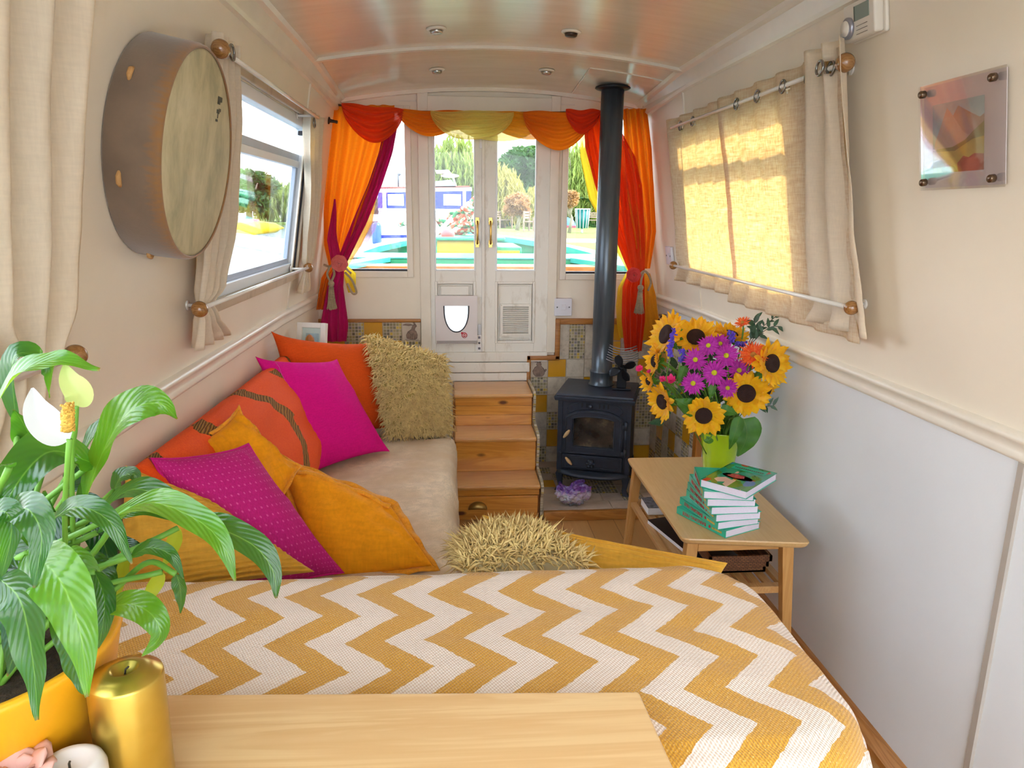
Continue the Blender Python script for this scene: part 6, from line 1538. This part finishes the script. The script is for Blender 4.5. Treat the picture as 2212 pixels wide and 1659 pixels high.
lily([(-30, 1120, .55), (10, 1105, .54), (25, 1150, .54), (0, 1260, .54)], 30, (.4, -.7, .6), ph=17)
# lower right small ones
lily([(285, 1200, .68), (325, 1183, .67), (370, 1200, .66), (397, 1250, .66)], 20, (0, -.6, .8), ph=18)
lily([(380, 1240, .68), (395, 1270, .68), (390, 1325, .68)], 16, (0, -.9, .3), ph=19, stem=[(240, 1280, .70), (320, 1215, .69)])
lily([(350, 1235, .69), (330, 1275, .69), (305, 1312, .69)], 16, (.4, -.8, .3), yel, ph=20)
lily([(275, 1200, .72), (262, 1250, .72), (250, 1300, .72)], 14, (0, -.9, .3), yel, ph=21)
lily([(385, 1140, .72), (375, 1185, .72), (352, 1225, .72)], 16, (.2, -.9, .3), yel, ph=22)
lily([(235, 1312, .62), (285, 1305, .60), (330, 1330, .59), (345, 1375, .585), (305, 1418, .58)], 34, (0, -.65, .75), mat=LB, ph=23)
lily([(205, 1235, .62), (225, 1290, .61), (222, 1350, .60), (212, 1400, .60)], 26, (.2, -.9, .3), ph=24)
# front hanging
lily([(60, 1195, .56), (120, 1240, .53), (170, 1350, .51), (190, 1505, .50)], 60, (.12, -.82, .55), mat=LB, ph=25, fold=.18)
lily([(0, 1250, .54), (45, 1300, .52), (70, 1420, .51), (82, 1555, .50)], 50, (-.1, -.85, .5), ph=26, fold=.2)
lily([(120, 1290, .56), (165, 1380, .55), (175, 1450, .55), (183, 1500, .55)], 40, (.2, -.9, .3), ph=27)
lily([(-20, 1180, .58), (30, 1190, .57), (80, 1230, .56)], 36, (0, -.7, .7), ph=28)
lily([(150, 1230, .70), (190, 1215, .70), (235, 1250, .70), (245, 1300, .70)], 28, (0, -.6, .8), ph=29)
# a thick skirt of further leaves round the pot
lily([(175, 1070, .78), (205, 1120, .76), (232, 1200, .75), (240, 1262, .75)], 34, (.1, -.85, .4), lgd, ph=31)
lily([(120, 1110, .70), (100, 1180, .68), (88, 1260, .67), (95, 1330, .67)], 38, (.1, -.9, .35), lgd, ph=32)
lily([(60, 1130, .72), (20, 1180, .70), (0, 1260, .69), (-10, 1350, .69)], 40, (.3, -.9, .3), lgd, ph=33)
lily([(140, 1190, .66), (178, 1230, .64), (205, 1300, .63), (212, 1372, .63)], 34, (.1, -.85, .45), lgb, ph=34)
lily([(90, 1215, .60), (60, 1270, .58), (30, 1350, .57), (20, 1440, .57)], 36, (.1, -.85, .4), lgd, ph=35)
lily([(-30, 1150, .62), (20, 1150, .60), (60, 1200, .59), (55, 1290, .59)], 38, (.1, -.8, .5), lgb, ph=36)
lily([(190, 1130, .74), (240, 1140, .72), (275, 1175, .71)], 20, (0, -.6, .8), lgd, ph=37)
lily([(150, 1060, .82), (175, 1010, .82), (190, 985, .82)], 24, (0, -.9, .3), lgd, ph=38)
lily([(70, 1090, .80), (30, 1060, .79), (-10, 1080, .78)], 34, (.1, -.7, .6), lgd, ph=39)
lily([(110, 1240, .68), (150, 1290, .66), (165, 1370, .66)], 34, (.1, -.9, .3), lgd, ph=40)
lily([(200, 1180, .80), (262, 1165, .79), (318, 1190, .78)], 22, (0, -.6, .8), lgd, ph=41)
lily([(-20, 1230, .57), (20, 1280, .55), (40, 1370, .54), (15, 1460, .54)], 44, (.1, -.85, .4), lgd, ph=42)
# flowers
spm = NT('white_spathe'); spm.set('#d4d4d8', .5); spm.translucent('#d8d8ce', .3); spm = spm.m
spg = NT('pale_green_spathe'); spg.set('#ccd888', .5); spg.translucent('#d4de90', .35); spg = spg.m
spx = plain('yellow_spadix', '#e2b04a', .7, var=.3, vs=300, bump=1, bs=420, bd=.004)
def sflower(pts, wpx, mat, stem, spad, lab):
    P = [pt3(p) for p in pts]; w = wpx/FPX*pts[0][2]; m = MB(); leafmesh(m, catmull(P, 7), w, Vector((.45, -.85, .25)), .45, 0, 22, 12, .70); f = m.build('spathe', mat, pl); f['label'] = lab
    m = MB(); m.tube(catmull([pt3(s_) for s_ in stem], 8), .0024, 8); m.build('flower_stem', lst, pl)
    if spad:
        m = MB(); A = pt3(spad[0]); B = pt3(spad[1]); n = 10
        m.tube([A.lerp(B, k/n) for k in range(n+1)], [.003, .0045, .0048, .005, .005, .005, .0048, .0046, .004, .0034, .002], 12)
        r_ = random.Random(2)
        for k in range(90):
            q = r_.random(); an = r_.uniform(0, 6.28); c = A.lerp(B, q); m.sphere(c+Vector((.0044*math.cos(an), .0044*math.sin(an), 0)), .0013, 5, 4)
        m.build('spadix', spx, pl)
sflower([(150, 950, .62), (110, 925, .615), (80, 885, .62), (70, 838, .63)], 34, spm, [(145, 1270, .66), (140, 1120, .63), (146, 1000, .62), (150, 948, .62)], [(147, 930, .612), (146, 872, .60)], 'open white flower bract')
sflower([(165, 878, .66), (170, 850, .655), (150, 820, .655), (139, 785, .66)], 27, spg, [(160, 1250, .70), (155, 1000, .68), (162, 930, .665), (165, 876, .66)], None, 'pale green closed flower bract')
# candles
gm_ = NT('satin_gold_wax'); gm_.set(gm_.ramp(gm_.noise(gm_.coord(), 20, 3), [(.3, '#c8a848'), (.7, '#d4b85c')]), .28, .9); gm_ = gm_.m
gc = thing('pillar_candle', 'tall metallic gold pillar candle in front of the yellow pot', 'candle', (-.322, .655, TT+.001))
m = MB(); m.lathe([(.033, 0), (.0345, .002), (.0345, .138), (.0335, .141), (.014, .148), (.0125, .1475), (.010, .143), (0, .1415)], 48, (0, 0, 0)); m.build('candle_body', gm_, gc, world=False)
m = MB(); m.tube([(0, 0, .1415), (.001, 0, .1465), (.004, .001, .149)], .0010, 6); m.build('wick', plain('burnt_wick', '#3a3020', .9), gc, world=False)
wcn = plain('white_candle_wax', '#dcd4d0', .4, var=.02, coat=.3); q = ray(150, 1655)*.665
wc_ = thing('pillar_candle', 'short white candle with a melted hollow beside the gold one', 'candle', (q.x, q.y, TT+.001)); hh = q.z-TT+.003
m = MB(); m.lathe([(.029, 0), (.0305, .002), (.0305, hh-.010), (.028, hh-.003), (.024, hh), (.019, hh-.001), (.014, hh-.005), (.006, hh-.007), (0, hh-.007)], 44, (0, 0, 0)); m.build('candle_body', wcn, wc_, world=False)
m = MB(); m.tube([(0, 0, hh-.008), (0, 0, hh-.001), (.001, 0, hh+.001)], .0011, 6); m.build('wick', plain('burnt_wick', '#3a3020', .9), wc_, world=False)
q = ray(34, 1622)*.645; pk_ = thing('wax_flower', 'pale pink flower shaped wax ornament at the bottom left corner', 'ornament', (q.x, q.y, TT+.001)); hh = q.z-TT
pkm = NT('pale_pink_wax'); pkm.set('#e8b8ac', .5); pkm.translucent('#f2c8bc', .2); m = MB(); m.lathe([(.012, 0), (.014, hh-.026)], 14, (0, 0, 0)); r_ = random.Random(3)
for lay, (n, tl, rr) in enumerate(((5, .9, .028), (4, .45, .024), (3, .15, .016))):
    for k in range(n):
        a0 = 2*math.pi*(k+.4*lay)/n
        def pp(u, v):
            w = (u-.5)*.040*math.sin(math.pi*min(.93, .2+.75*v)); r1 = rr*v*math.sin(tl+.4*v)+.004; z = hh-.030+rr*1.1*v*math.cos(tl*.8+.3*v)-abs(u-.5)*.006
            return (r1*math.cos(a0)-w*math.sin(a0), r1*math.sin(a0)+w*math.cos(a0), z)
        m.grid(pp, 6, 6)
m.build('petals', pkm.m, pk_, world=False, solid=.002)
# ================================================================ outside: own bow, water, bank, boats, trees
WZ = -1.02; GZ = -.86
wm_ = NT('river_water'); f = wm_.noise(wm_.coord((1, .45, 1)), 2.6, 5, .6, .4); wm_.set(wm_.ramp(f, [(.3, '#33505c'), (.7, '#5c7480')]), .08, spec=.8); wm_.bump(f, .9, .12)
m = MB(); m.box((-60, -12, WZ-.3), (-.72, 70, WZ)); m.box((1.12, -12, WZ-.3), (60, 70, WZ)); m.box((-.72, 8.6, WZ-.3), (1.12, 70, WZ)); m.box((-.72, -12, WZ-.3), (1.12, -1.1, WZ)); w_ = m.build('river_water', wm_.m); tag(w_, 'rippled river water around the boat', 'water', kind='structure')
grass = NT('mown_grass'); f = grass.noise(grass.coord(), 3, 5); f2 = grass.noise(grass.coord(), 60, 3); grass.set(grass.mix(grass.math('MULTIPLY', f2, .5), grass.ramp(f, [(.35, '#4a6c20'), (.65, '#6f8a30')]), '#8e9448'), .9); grass.bump(f2, .8, .05)
def land(poly, z0, z1, name, mat, label, cat):
    m = MB(); m.prism(poly, z0, z1, 2); o = m.build(name, mat); tag(o, label, cat, kind='structure'); return o
# the bank lies to the right and far ahead
land([(2.2, 3), (60, 3), (60, 90), (-14, 90), (-2.0, 31), (1.6, 16)], WZ-.3, GZ, 'river_bank', grass.m, 'grassy river bank ahead and to the right', 'ground')
pathm = plain('pale_gravel_path', '#a8a49e', .9, var=.1, vs=8)
land([(1.4, 22.0), (60, 16.0), (60, 20.5), (.8, 25.0)], GZ, GZ+.01, 'footpath', pathm, 'pale path crossing the grass bank', 'path')
land([(-60, 30), (-9, 52), (-14, 90), (-60, 90)], WZ-.3, GZ, 'far_bank', grass.m, 'far bank of the river on the left', 'ground')
land([(-60, -12), (-16, -12), (-16, 26), (-22, 34), (-60, 34)], WZ-.3, GZ-.05, 'left_bank', grass.m, 'opposite bank seen through the left window', 'ground')
# ---- own foredeck
teal_ = plain('turquoise_boat_paint', '#34988a', .3, var=.05, coat=.4); tealg = plain('green_boat_paint', '#2f9a6c', .35, var=.06); orw = wood('orange_varnished_plank', '#d98a4a', '#b96a2c', 0, 1, .4); ywp = plain('yellow_locker_paint', '#c8a808', .4, var=.05); dkp = plain('dark_well_paint', '#3a3f3c', .7, var=.3, vs=12)
bow = thing('boat_bow', 'turquoise and green foredeck of this boat outside the front doors', 'boat', (.2, 5.5, -.9))
hullw = lambda Y: .98*(1-max(0, (Y-5.6)/3.4)**1.7) if Y < 8.95 else 0.02
ys = [3.8, 4.4, 5.0, 5.6, 6.2, 6.9, 7.6, 8.2, 8.6, 8.9]
gz = lambda Y: -.300+.018*max(0, Y-5.4)
for s in (-1, 1):
    m = MB()
    for a, b in zip(ys, ys[1:]):
        xa, xb = CX+s*hullw(a), CX+s*hullw(b); xa2, xb2 = CX+s*max(0, hullw(a)-.13), CX+s*max(0, hullw(b)-.13)
        m.hexa([(xa, a, gz(a)-.05), (xb, b, gz(b)-.05), (xb2, b, gz(b)-.05), (xa2, a, gz(a)-.05), (xa, a, gz(a)), (xb, b, gz(b)), (xb2, b, gz(b)), (xa2, a, gz(a))])
    m.build('gunwale', teal_, bow)
    m = MB()
    for a, b in zip(ys, ys[1:]):
        xa, xb = CX+s*(hullw(a)-.02), CX+s*(hullw(b)-.02)
        m.quad((xa, a, WZ-.1), (xb, b, WZ-.1), (xb, b, gz(b)-.05), (xa, a, gz(a)-.05))
    m.build('hull_side', tealg, bow, solid=.01)
m = MB(); m.poly([(CX-hullw(y)+.05, y, -.56) for y in ys]+[(CX+hullw(y)-.05, y, -.56) for y in ys[::-1]]); m.build('deck', dkp, bow)
m = MB(); m.box((CX-.95, 4.95, -.312), (CX+.95, 5.50, -.300)); m.build('cross_beam', teal_, bow, bevel=.003)
m = MB(); m.box((CX-.93, 4.955, -.345), (CX+.93, 4.99, -.313)); m.build('beam_face', tealg, bow)
m = MB(); m.box((CX-.80, 4.52, -.362), (CX+.72, 4.72, -.326)); m.build('seat_plank', orw, bow, bevel=.004)
m = MB(); m.box((CX-.80, 4.73, -.58), (CX+.72, 4.76, -.373)); m.build('seat_front', dkp, bow)
for s in (-1, 1):
    m = MB(); m.hexa([(CX+s*.97, 4.2, -.33), (CX+s*.64, 5.2, -.33), (CX+s*.54, 5.2, -.33), (CX+s*.80, 4.2, -.33), (CX+s*.97, 4.2, -.298), (CX+s*.64, 5.2, -.298), (CX+s*.54, 5.2, -.298), (CX+s*.80, 4.2, -.298)]); m.build('side_beam', teal_, bow)
m = MB(); m.box((-.12, 6.2, -.56), (.33, 6.9, -.235)); m.build('yellow_locker', ywp, bow, bevel=.01)
m = MB(); m.box((-.20, 6.15, -.235), (.45, 7.1, -.205)); m.build('locker_lid', tealg, bow, bevel=.01)
m = MB(); m.box((.36, 6.5, -.56), (.62, 7.4, -.30)); m.build('side_locker', tealg, bow, bevel=.01); m = MB(); m.box((.40, 6.48, -.40), (.60, 6.499, -.33)); m.build('yellow_panel', ywp, bow)
for x0, x1, lab in ((-.72, -.50, 0), (-.92, -.80, 1)):
    m = MB(); m.hexa([(x0, 4.45, -.60), (x0+.26, 4.45, -.60), (x0+.26, 4.48, -.60), (x0, 4.48, -.60), (x0-.10, 4.45, -.30), (x0-.02, 4.45, -.30), (x0-.02, 4.48, -.30), (x0-.10, 4.48, -.30)]); m.build('canvas_flap', plain('pale_blue_canvas', '#c9d6e4', .5), bow)
# faint wording on the cat flap
textmesh('PetSafe', .020, Matrix.Translation((FLAPC[0], FLAPC[1]-.0, -.490)) @ Matrix.Rotation(R(90), 4, 'X'), plain('faint_print', '#dfe8f6', .4), FLAPO, 'flap_wording', .0003)
# ropes
rp = NT('multicolour_rope'); f = rp.n('ShaderNodeTexVoronoi'); f.inputs['Scale'].default_value = 34; rp.l(rp.coord(), f.inputs['Vector']); sp = rp.n('ShaderNodeSeparateXYZ'); rp.l(f.outputs['Color'], sp.inputs[0])
rp.set(rp.ramp(sp.outputs['X'], [(0, '#a83a1c'), (.25, '#b8a88c'), (.45, '#1f6a3c'), (.65, '#b85232'), (.82, '#c8bca4')], 'CONSTANT'), .9); rp = rp.m
t = thing('mooring_rope', 'coil of red, green and cream rope heaped on the foredeck', 'rope', (.14, 6.6, -.2)); m = MB(); r_ = random.Random(5)
for k in range(12):
    c = Vector((.14+r_.uniform(-.14, .10), 6.6+r_.uniform(-.1, .15), -.16+.018*k)); ra = r_.uniform(.07, .14)*(1-.03*k)
    m.tube([c+Vector((ra*math.cos(a), ra*.7*math.sin(a), .03*math.sin(2*a+k)+.06*math.cos(a+k))) for a in [2*math.pi*j/22 for j in range(22)]], .018, 8, closed=True)
m.tube(catmull([(-.45, 6.6, -.12), (-.35, 6.5, -.10), (-.25, 6.6, -.16), (-.1, 6.5, -.18), (.05, 6.5, -.1)], 6), .02, 8)
m.build('rope_coil', rp, t)
t = thing('mooring_rope', 'single thick cream rope trailing across the foredeck', 'rope', (-.3, 6.2, -.4)); m = MB(); m.tube(catmull([(-.50, 6.3, -.42), (-.38, 6.2, -.40), (-.22, 6.2, -.28), (-.10, 6.3, -.16), (.0, 6.45, -.06)], 8), .018, 8); m.build('rope_strand', plain('cream_rope', '#f2ece4', .9, bump=.6, bs=80), t)
m = MB(); m.lathe([(.0, -.02), (.05, -.01), (.06, .03), (.05, .06), (0, .07)], 20, (-.03, 6.25, -.21)); o = m.build('deck_fender', plain('red_plastic_cap', '#e04a4a', .4)); tag(o, 'small red capped object on the yellow locker', 'fender')
# ---- white and blue motor cruiser
whi = plain('white_gelcoat', '#e9edf2', .3, var=.02); blu = plain('royal_blue_canvas', '#1a2ea0', .55, var=.08); glb = plain('window_grey', '#c9d2da', .15, var=.15, vs=3); red_ = plain('mahogany_trim', '#8a4a3a', .4)
YB = 21.0
b_ = thing('motor_cruiser', 'white motor cruiser with royal blue cabin canvas moored ahead', 'boat', (-.9, YB, WZ))
def bx(px0, px1, py0, py1, y0, y1, name, mat, bevel=0, lab=None):
    a = onY(px0, py1, YB); c = onY(px1, py0, YB); m = MB(); m.box((a.x, YB+y0, a.z), (c.x, YB+y1, c.z)); o = m.build(name, mat, b_, bevel=bevel)
    if lab: o['label'] = lab
    return o
m = MB(); A = lambda x, y, d=0: onY(x, y, YB)+Vector((0, d, 0))
def slab(rows, name, mat, d1):
    m = MB(); F = [m.vert(A(x, y)) for x, y in rows]; Bk = [m.vert(A(x, y, d1)) for x, y in rows]; m.face(F); m.face(Bk[::-1]); n = len(rows)
    for i in range(n): m.face([F[i], F[(i+1) % n], Bk[(i+1) % n], Bk[i]])
    return m.build(name, mat, b_)
slab([(818, 455), (1016, 452), (1014, 500), (1000, 545), (830, 545), (816, 498)], 'hull', whi, 6)
slab([(816, 408), (1018, 404), (1020, 412), (814, 416)], 'roof', whi, 3.2)
slab([(820, 404), (1014, 401), (1016, 405), (818, 408)], 'roof_edge', red_, 3)
slab([(816, 416), (1018, 412), (1016, 450), (816, 454)], 'canvas_band', blu, 3)
for a, b in ((828, 834), (1000, 1006)): bx(a, b, 408, 480, -.06, 0, 'stanchion', whi)
for a, b in ((838, 872), (958, 996)): bx(a, b, 420, 444, -.04, 0, 'window', glb, .01)
bx(818, 1016, 452, 455, -.1, 0, 'rub_rail', whi)
for a, b in ((850, 868), (958, 984)): bx(a, b, 473, 477, -.03, 0, 'hull_slot', plain('grey_slot', '#8f9298', .5))
slab([(824, 508), (1006, 506), (1005, 512), (825, 514)], 'blue_stripe', blu, .0-.02)
bx(806, 823, 480, 530, -.3, .1, 'fender', plain('blue_fender', '#3a5cc8', .4, var=.1), .1)
mt = Matrix.Translation(onY(848, 519, YB)+Vector((0, -.05, 0))) @ Matrix.Rotation(R(90), 4, 'X')
textmesh('KARISA', .17, mt, plain('blue_lettering', '#4a64b8', .5), b_, 'boat_name', .004)
m = MB(); m.tube([A(940, 368, .5), A(968, 367, .5), A(978, 380, .5), A(986, 404, .5)], .03, 8); m.tube([A(940, 368, 1.5), A(968, 368, 1.5)], .02, 8); m.build('radar_arch', plain('steel_arch', '#c9d4dc', .3, .5), b_)
m = MB(); m.sphere(A(972, 378, .5), .16, 14, 8, sc=(1.6, 1, .35)); m.build('radar_dome', whi, b_)
slab([(935, 392), (975, 388), (985, 404), (935, 404)], 'cover', plain('grey_cover', '#8d9098', .8), 1.0)
m = MB(); m.tube([A(858, 403, .5), A(858, 372, .5)], .03, 6); m.tube([A(858, 376, .5), A(864, 374, .5)], .03, 6); m.build('mast', plain('dark_mast', '#4a5058', .5), b_)
# far small boats at the left
for k, (px, py, w, lab) in enumerate(((775, 492, 40, 'distant dark moored boat behind the white cruiser'),)):
    c = onY(px, py, 34); t = thing('moored_boat', lab, 'boat', (c.x, 34, WZ)); m = MB(); m.hexa([(c.x-.9, 34, WZ), (c.x+.9, 34, WZ), (c.x+.9, 37, WZ), (c.x-.9, 37, WZ), (c.x-1, 34, WZ+.55), (c.x+1, 34, WZ+.55), (c.x+1, 37, WZ+.55), (c.x-1, 37, WZ+.55)]); m.build('hull', plain('dark_blue_hull', '#39424e', .4), t); m = MB(); m.box((c.x-.7, 34.3, WZ+.55), (c.x+.7, 36.6, WZ+.85)); m.build('cabin', plain('pale_cabin', '#b8c4cc', .4), t)
# ---- bins and benches
tealb = plain('teal_bin', '#146c6c', .4, var=.1); wb_ = plain('white_bars', '#e4ecec', .4)
def bin_(px, ybase, ytop, Y, label, w=.40):
    b = onZ(px, ybase, GZ); Y = b.y; k = Y/FPX; h = (ybase-ytop)*k*1.03; t = thing('litter_bin', label, 'litter bin', b)
    m = MB(); m.lathe([(.05, 0), (.05, h*.2)], 10, (0, 0, 0)); m.build('post', wb_, t, world=False)
    m = MB(); m.lathe([(w*.40, h*.2), (w*.52, h*.98), (w*.50, h*.98), (w*.38, h*.24)], 24, (0, 0, 0)); m.build('drum', tealb, t, world=False)
    m = MB()
    for i in range(12):
        a = 2*math.pi*i/12; m.tube([(w*.44*math.cos(a), w*.44*math.sin(a), h*.2), (w*.57*math.cos(a), w*.57*math.sin(a), h)], .018, 5)
    m.tube([(w*.57*math.cos(a), w*.57*math.sin(a), h) for a in [j*math.pi/10 for j in range(20)]], .022, 5, closed=True); m.build('cage', wb_, t, world=False)
bin_(1257, 503, 455, 24, 'teal litter bin in a white cage, nearer one seen through the right window', .58)
bin_(1106, 492, 464, 30, 'teal litter bin in a white cage, farther one seen through the right door', .50)
bwd = plain('weathered_bench_wood', '#8a7364', .7, var=.2)
def bench(px, py, wm_b, rot, label):
    b = onZ(px, py, GZ); t = thing('park_bench', label, 'bench', b, (0, 0, R(rot))); w = wm_b
    m = MB(); m.box((-w, -.25, .42), (w, .25, .47)); m.build('seat', bwd, t, world=False)
    m = MB()
    for z in (.58, .70, .82): m.box((-w, .24, z), (w, .28, z+.08))
    m.build('backrest', bwd, t, world=False)
    for x in (-w, w):
        for y in (-.22, .24):
            m = MB(); m.box((x-.035, y-.035, 0), (x+.035, y+.035, .64 if y < 0 else .92)); m.build('leg', bwd, t, world=False)
bench(1086, 493, .55, 50, 'brown park bench on the grass seen at the left of the right door glass')
bench(1148, 500, .5, 70, 'dark park bench at the right edge of the right door glass')
bench(1285, 492, .7, 0, 'grey park bench behind the nearer bin')
# shed behind
c = onZ(1100, 490, GZ); 
t = thing('park_shed', 'grey roofed shed standing behind the benches', 'shed', (c.x-.3, c.y+5, GZ)); m = MB(); m.box((-1.6, 0, 0), (1.6, 2, .9)); m.build('wall', plain('dark_shed', '#4b5058', .7), t, world=False); m = MB(); m.prism([(-1.8, .9), (1.8, .9), (0, 1.5)], -.2, 2.2, 1); m.build('roof', plain('grey_roof', '#8b95a0', .6), t, world=False)
t = thing('beach_tent', 'small blue and red tent on the lawn by the right window', 'tent', onZ(1226, 492, GZ)); m = MB(); m.sphere((0, 0, .0), .5, 16, 10, sc=(1, 1, 1.2)); m.build('tent_dome', plain('sky_blue_nylon', '#4a7fc0', .6), t, world=False); m = MB(); m.box((-.45, -.52, .0), (.45, -.45, .14)); m.build('red_hem', plain('red_nylon', '#c04a5c', .6), t, world=False)
# hedge
m = MB(); hg = NT('clipped_hedge'); f = hg.noise(hg.coord(), 6, 5); hg.set(hg.ramp(f, [(.35, '#1f3a1a'), (.65, '#44702c')]), .9); hg.bump(f, 1, .2)
a = onZ(1060, 487, GZ)
m.grid(lambda u, v: (1.0+u*26, 46+.5*math.sin(u*40)-1.2*math.sin(math.pi*v)+.3*fbm(u*20, v*3), GZ+1.7*math.sin(math.pi*v*.98)**.4+.15*fbm(u*30, v*5, 3)), 80, 10); o = m.build('hedge', hg.m); tag(o, 'dark hedge along the back of the lawn', 'hedge')
# ---- trees
def foli(name, c1, c2, tr):
    m = NT(name); f = m.noise(m.coord(), 1.4, 4); m.set(m.ramp(f, [(.3, c1), (.7, c2)]), .7); m.translucent(tr, .3); return m.m
wil = foli('willow_leaves', '#637634', '#94a350', '#a4b45c'); wil2 = foli('golden_willow_leaves', '#86843c', '#b0a65e', '#bcb060'); grn = foli('broadleaf_green', '#254a22', '#476c36', '#547c36'); dgr = foli('deep_green_leaves', '#23421f', '#3f6630', '#4d7a34'); aut = foli('autumn_leaves', '#9a7040', '#b89268', '#c0925a')
bark = plain('grey_bark', '#8a8070', .9, var=.2, vs=6, bump=.8, bs=8, bd=.05)
def leafblob(m, c, r, n, s, rnd, droop=0, squash=1):
    for k in range(n):
        d = Vector((rnd.gauss(0, 1), rnd.gauss(0, 1), rnd.gauss(0, 1))).normalized()*rnd.uniform(.55, 1)**.5; p_ = Vector((c[0]+d.x*r, c[1]+d.y*r, c[2]+d.z*r*squash))
        a = Vector((rnd.gauss(0, 1), rnd.gauss(0, 1), rnd.gauss(0, .7)-droop)).normalized()*s; b = a.cross(Vector((rnd.gauss(0, 1), rnd.gauss(0, 1), rnd.gauss(0, 1)))).normalized()*s*.45
        m.poly([p_-a, p_+b, p_+a, p_-b])
def tree(px, ytop, Y, wpx, mat, label, kind='round', trunkpx=None, seed=0, dens=1.0, ybot=None):
    rnd = random.Random(seed+px); top = onY(px, ytop, Y); k = Y/FPX; r = wpx*k/2; t = thing('willow_tree' if kind == 'willow' else 'tree', label, 'tree', (top.x, Y, GZ)); H = top.z-GZ
    m = MB(); m.tube([(0, 0, 0), (.1, .0, H*.35), (-.1, .1, H*.6), (.1, 0, H*.85)], [r*.09+.05, r*.07+.04, r*.05+.02, .03], 8)
    for q in range(4):
        a = q*1.7+seed; m.tube([(0, 0, H*.35), (r*.4*math.cos(a), r*.4*math.sin(a), H*.6), (r*.6*math.cos(a), r*.6*math.sin(a), H*.78)], [r*.05+.02, r*.03+.02, .02], 6)
    m.build('trunk', bark, t, world=False)
    m = MB()
    if kind == 'willow':
        ns = int(210*dens)
        for q in range(ns):
            a = rnd.uniform(0, 6.283); rr = r*math.sqrt(rnd.uniform(.05, 1)); x, y = rr*math.cos(a), rr*math.sin(a)
            zt = H*(1-.32*(rr/r)**2)-rnd.uniform(0, H*.28); L = rnd.uniform(.3, .6)*H; L = min(L, zt-H*.06)
            n = 26; ph = rnd.uniform(0, 6)
            for j in range(n):
                f = j/n; p_ = Vector((x+(.10*r)*math.sin(f*2+ph)*f+rnd.gauss(0, .05*r*.3), y+rnd.gauss(0, .04*r), zt-L*f))
                s = .10+.016*Y*.25; d = Vector((rnd.gauss(0, .45), rnd.gauss(0, .45), -1)).normalized()*s; b = Vector((math.cos(ph+j), math.sin(ph+j), 0))*s*.16
                m.poly([p_-d, p_+b, p_+d, p_-b])
    else:
        nb = int(16*dens)
        for q in range(nb):
            a = rnd.uniform(0, 6.283); rr = r*rnd.uniform(.0, .72); z = H*rnd.uniform(.42 if not ybot else ybot, .88); sc = math.sqrt(max(.1, 1-((z/H-.62)/.42)**2)); leafblob(m, (rr*sc*math.cos(a), rr*sc*math.sin(a), z), r*.42, 190, .055+.0042*Y, rnd, .3, .8)
    o = m.build('foliage', mat, t, world=False); o['kind'] = 'stuff'
tree(985, 282, 44, 120, wil, 'tall weeping willow behind the white cruiser', 'willow', seed=1, dens=2.0)
tree(1040, 330, 46, 110, wil, 'weeping willow directly behind the door meeting rails', 'willow', seed=2, dens=1.4)
tree(1085, 352, 42, 90, wil2, 'pale drooping willow at the left of the right door glass', 'willow', seed=3, dens=1.3)
tree(1125, 312, 62, 110, grn, 'tall round green tree seen through the right door glass', seed=4, dens=2.2)
tree(1158, 405, 40, 60, wil2, 'small golden willow at the right edge of the right door glass', 'willow', seed=5)
tree(1118, 418, 36, 50, aut, 'small autumn coloured tree by the farther bin', seed=6, ybot=.5)
tree(1246, 300, 46, 110, wil, 'willow hanging across the right front window', 'willow', seed=7, dens=1.8)
tree(1232, 410, 32, 34, aut, 'young brown leaved tree with a pale trunk near the bin', seed=8, ybot=.7, dens=.6)
tree(1285, 400, 50, 110, grn, 'mid green tree behind the nearer bin', seed=9, dens=1.5)
tree(1180, 330, 70, 120, dgr, 'deep green tree at the back between the willows', seed=10, dens=2)
tree(1330, 300, 55, 150, dgr, 'deep green tree behind the flue', seed=11, dens=2)
tree(790, 430, 48, 70, grn, 'low green tree on the far bank left of the cruiser', seed=12)
tree(720, 425, 55, 110, dgr, 'dark green tree on the far bank behind the left front curtain', seed=13)
# ---- seen through the left window: far bank trees and a jetty
tree(530, 372, 50, 130, grn, 'green tree on the far bank nearest the drum, through the left window', seed=21, dens=1.6)
tree(610, 395, 56, 120, wil, 'pale willow on the far bank through the left window', 'willow', seed=22, dens=1.4)
tree(665, 400, 60, 110, dgr, 'dark tree on the far bank at the right of the left window', seed=23, dens=1.4)
m = MB(); Q = [onZ(x, y, WZ+.2) for x, y in ((470, 498), (660, 522), (660, 536), (470, 510))]; m.hexa([(p_.x, p_.y, WZ) for p_ in Q]+[tuple(p_) for p_ in Q])
o = m.build('floating_jetty', plain('pale_jetty', '#dfe3e6', .6)); tag(o, 'pale floating jetty across the water beyond the left window', 'jetty')
kp_ = onZ(548, 508, WZ+.2); t = thing('locker_reflection', 'yellow hull shape on the jetty, added for the bow locker reflected in the left window', 'boat', kp_); m = MB(); m.lathe([(0, -1.0), (.16, -.7), (.24, 0), (.16, .7), (0, 1.0)], 16, (0, 0, .24), 0); m.build('reflection_hull', plain('reflected_yellow', '#f2c21a', .35), t, world=False)  # yellow hull added in place of the bow locker's reflection in the glass
m = MB(); m.lathe([(.10, -.2), (.12, -.19), (.12, .19), (.10, .2)], 14, (0, 0, .40), 0); m.build('red_reflection', plain('reflected_red', '#c8484a', .5), t, world=False)  # red piece added for the red in the same reflection
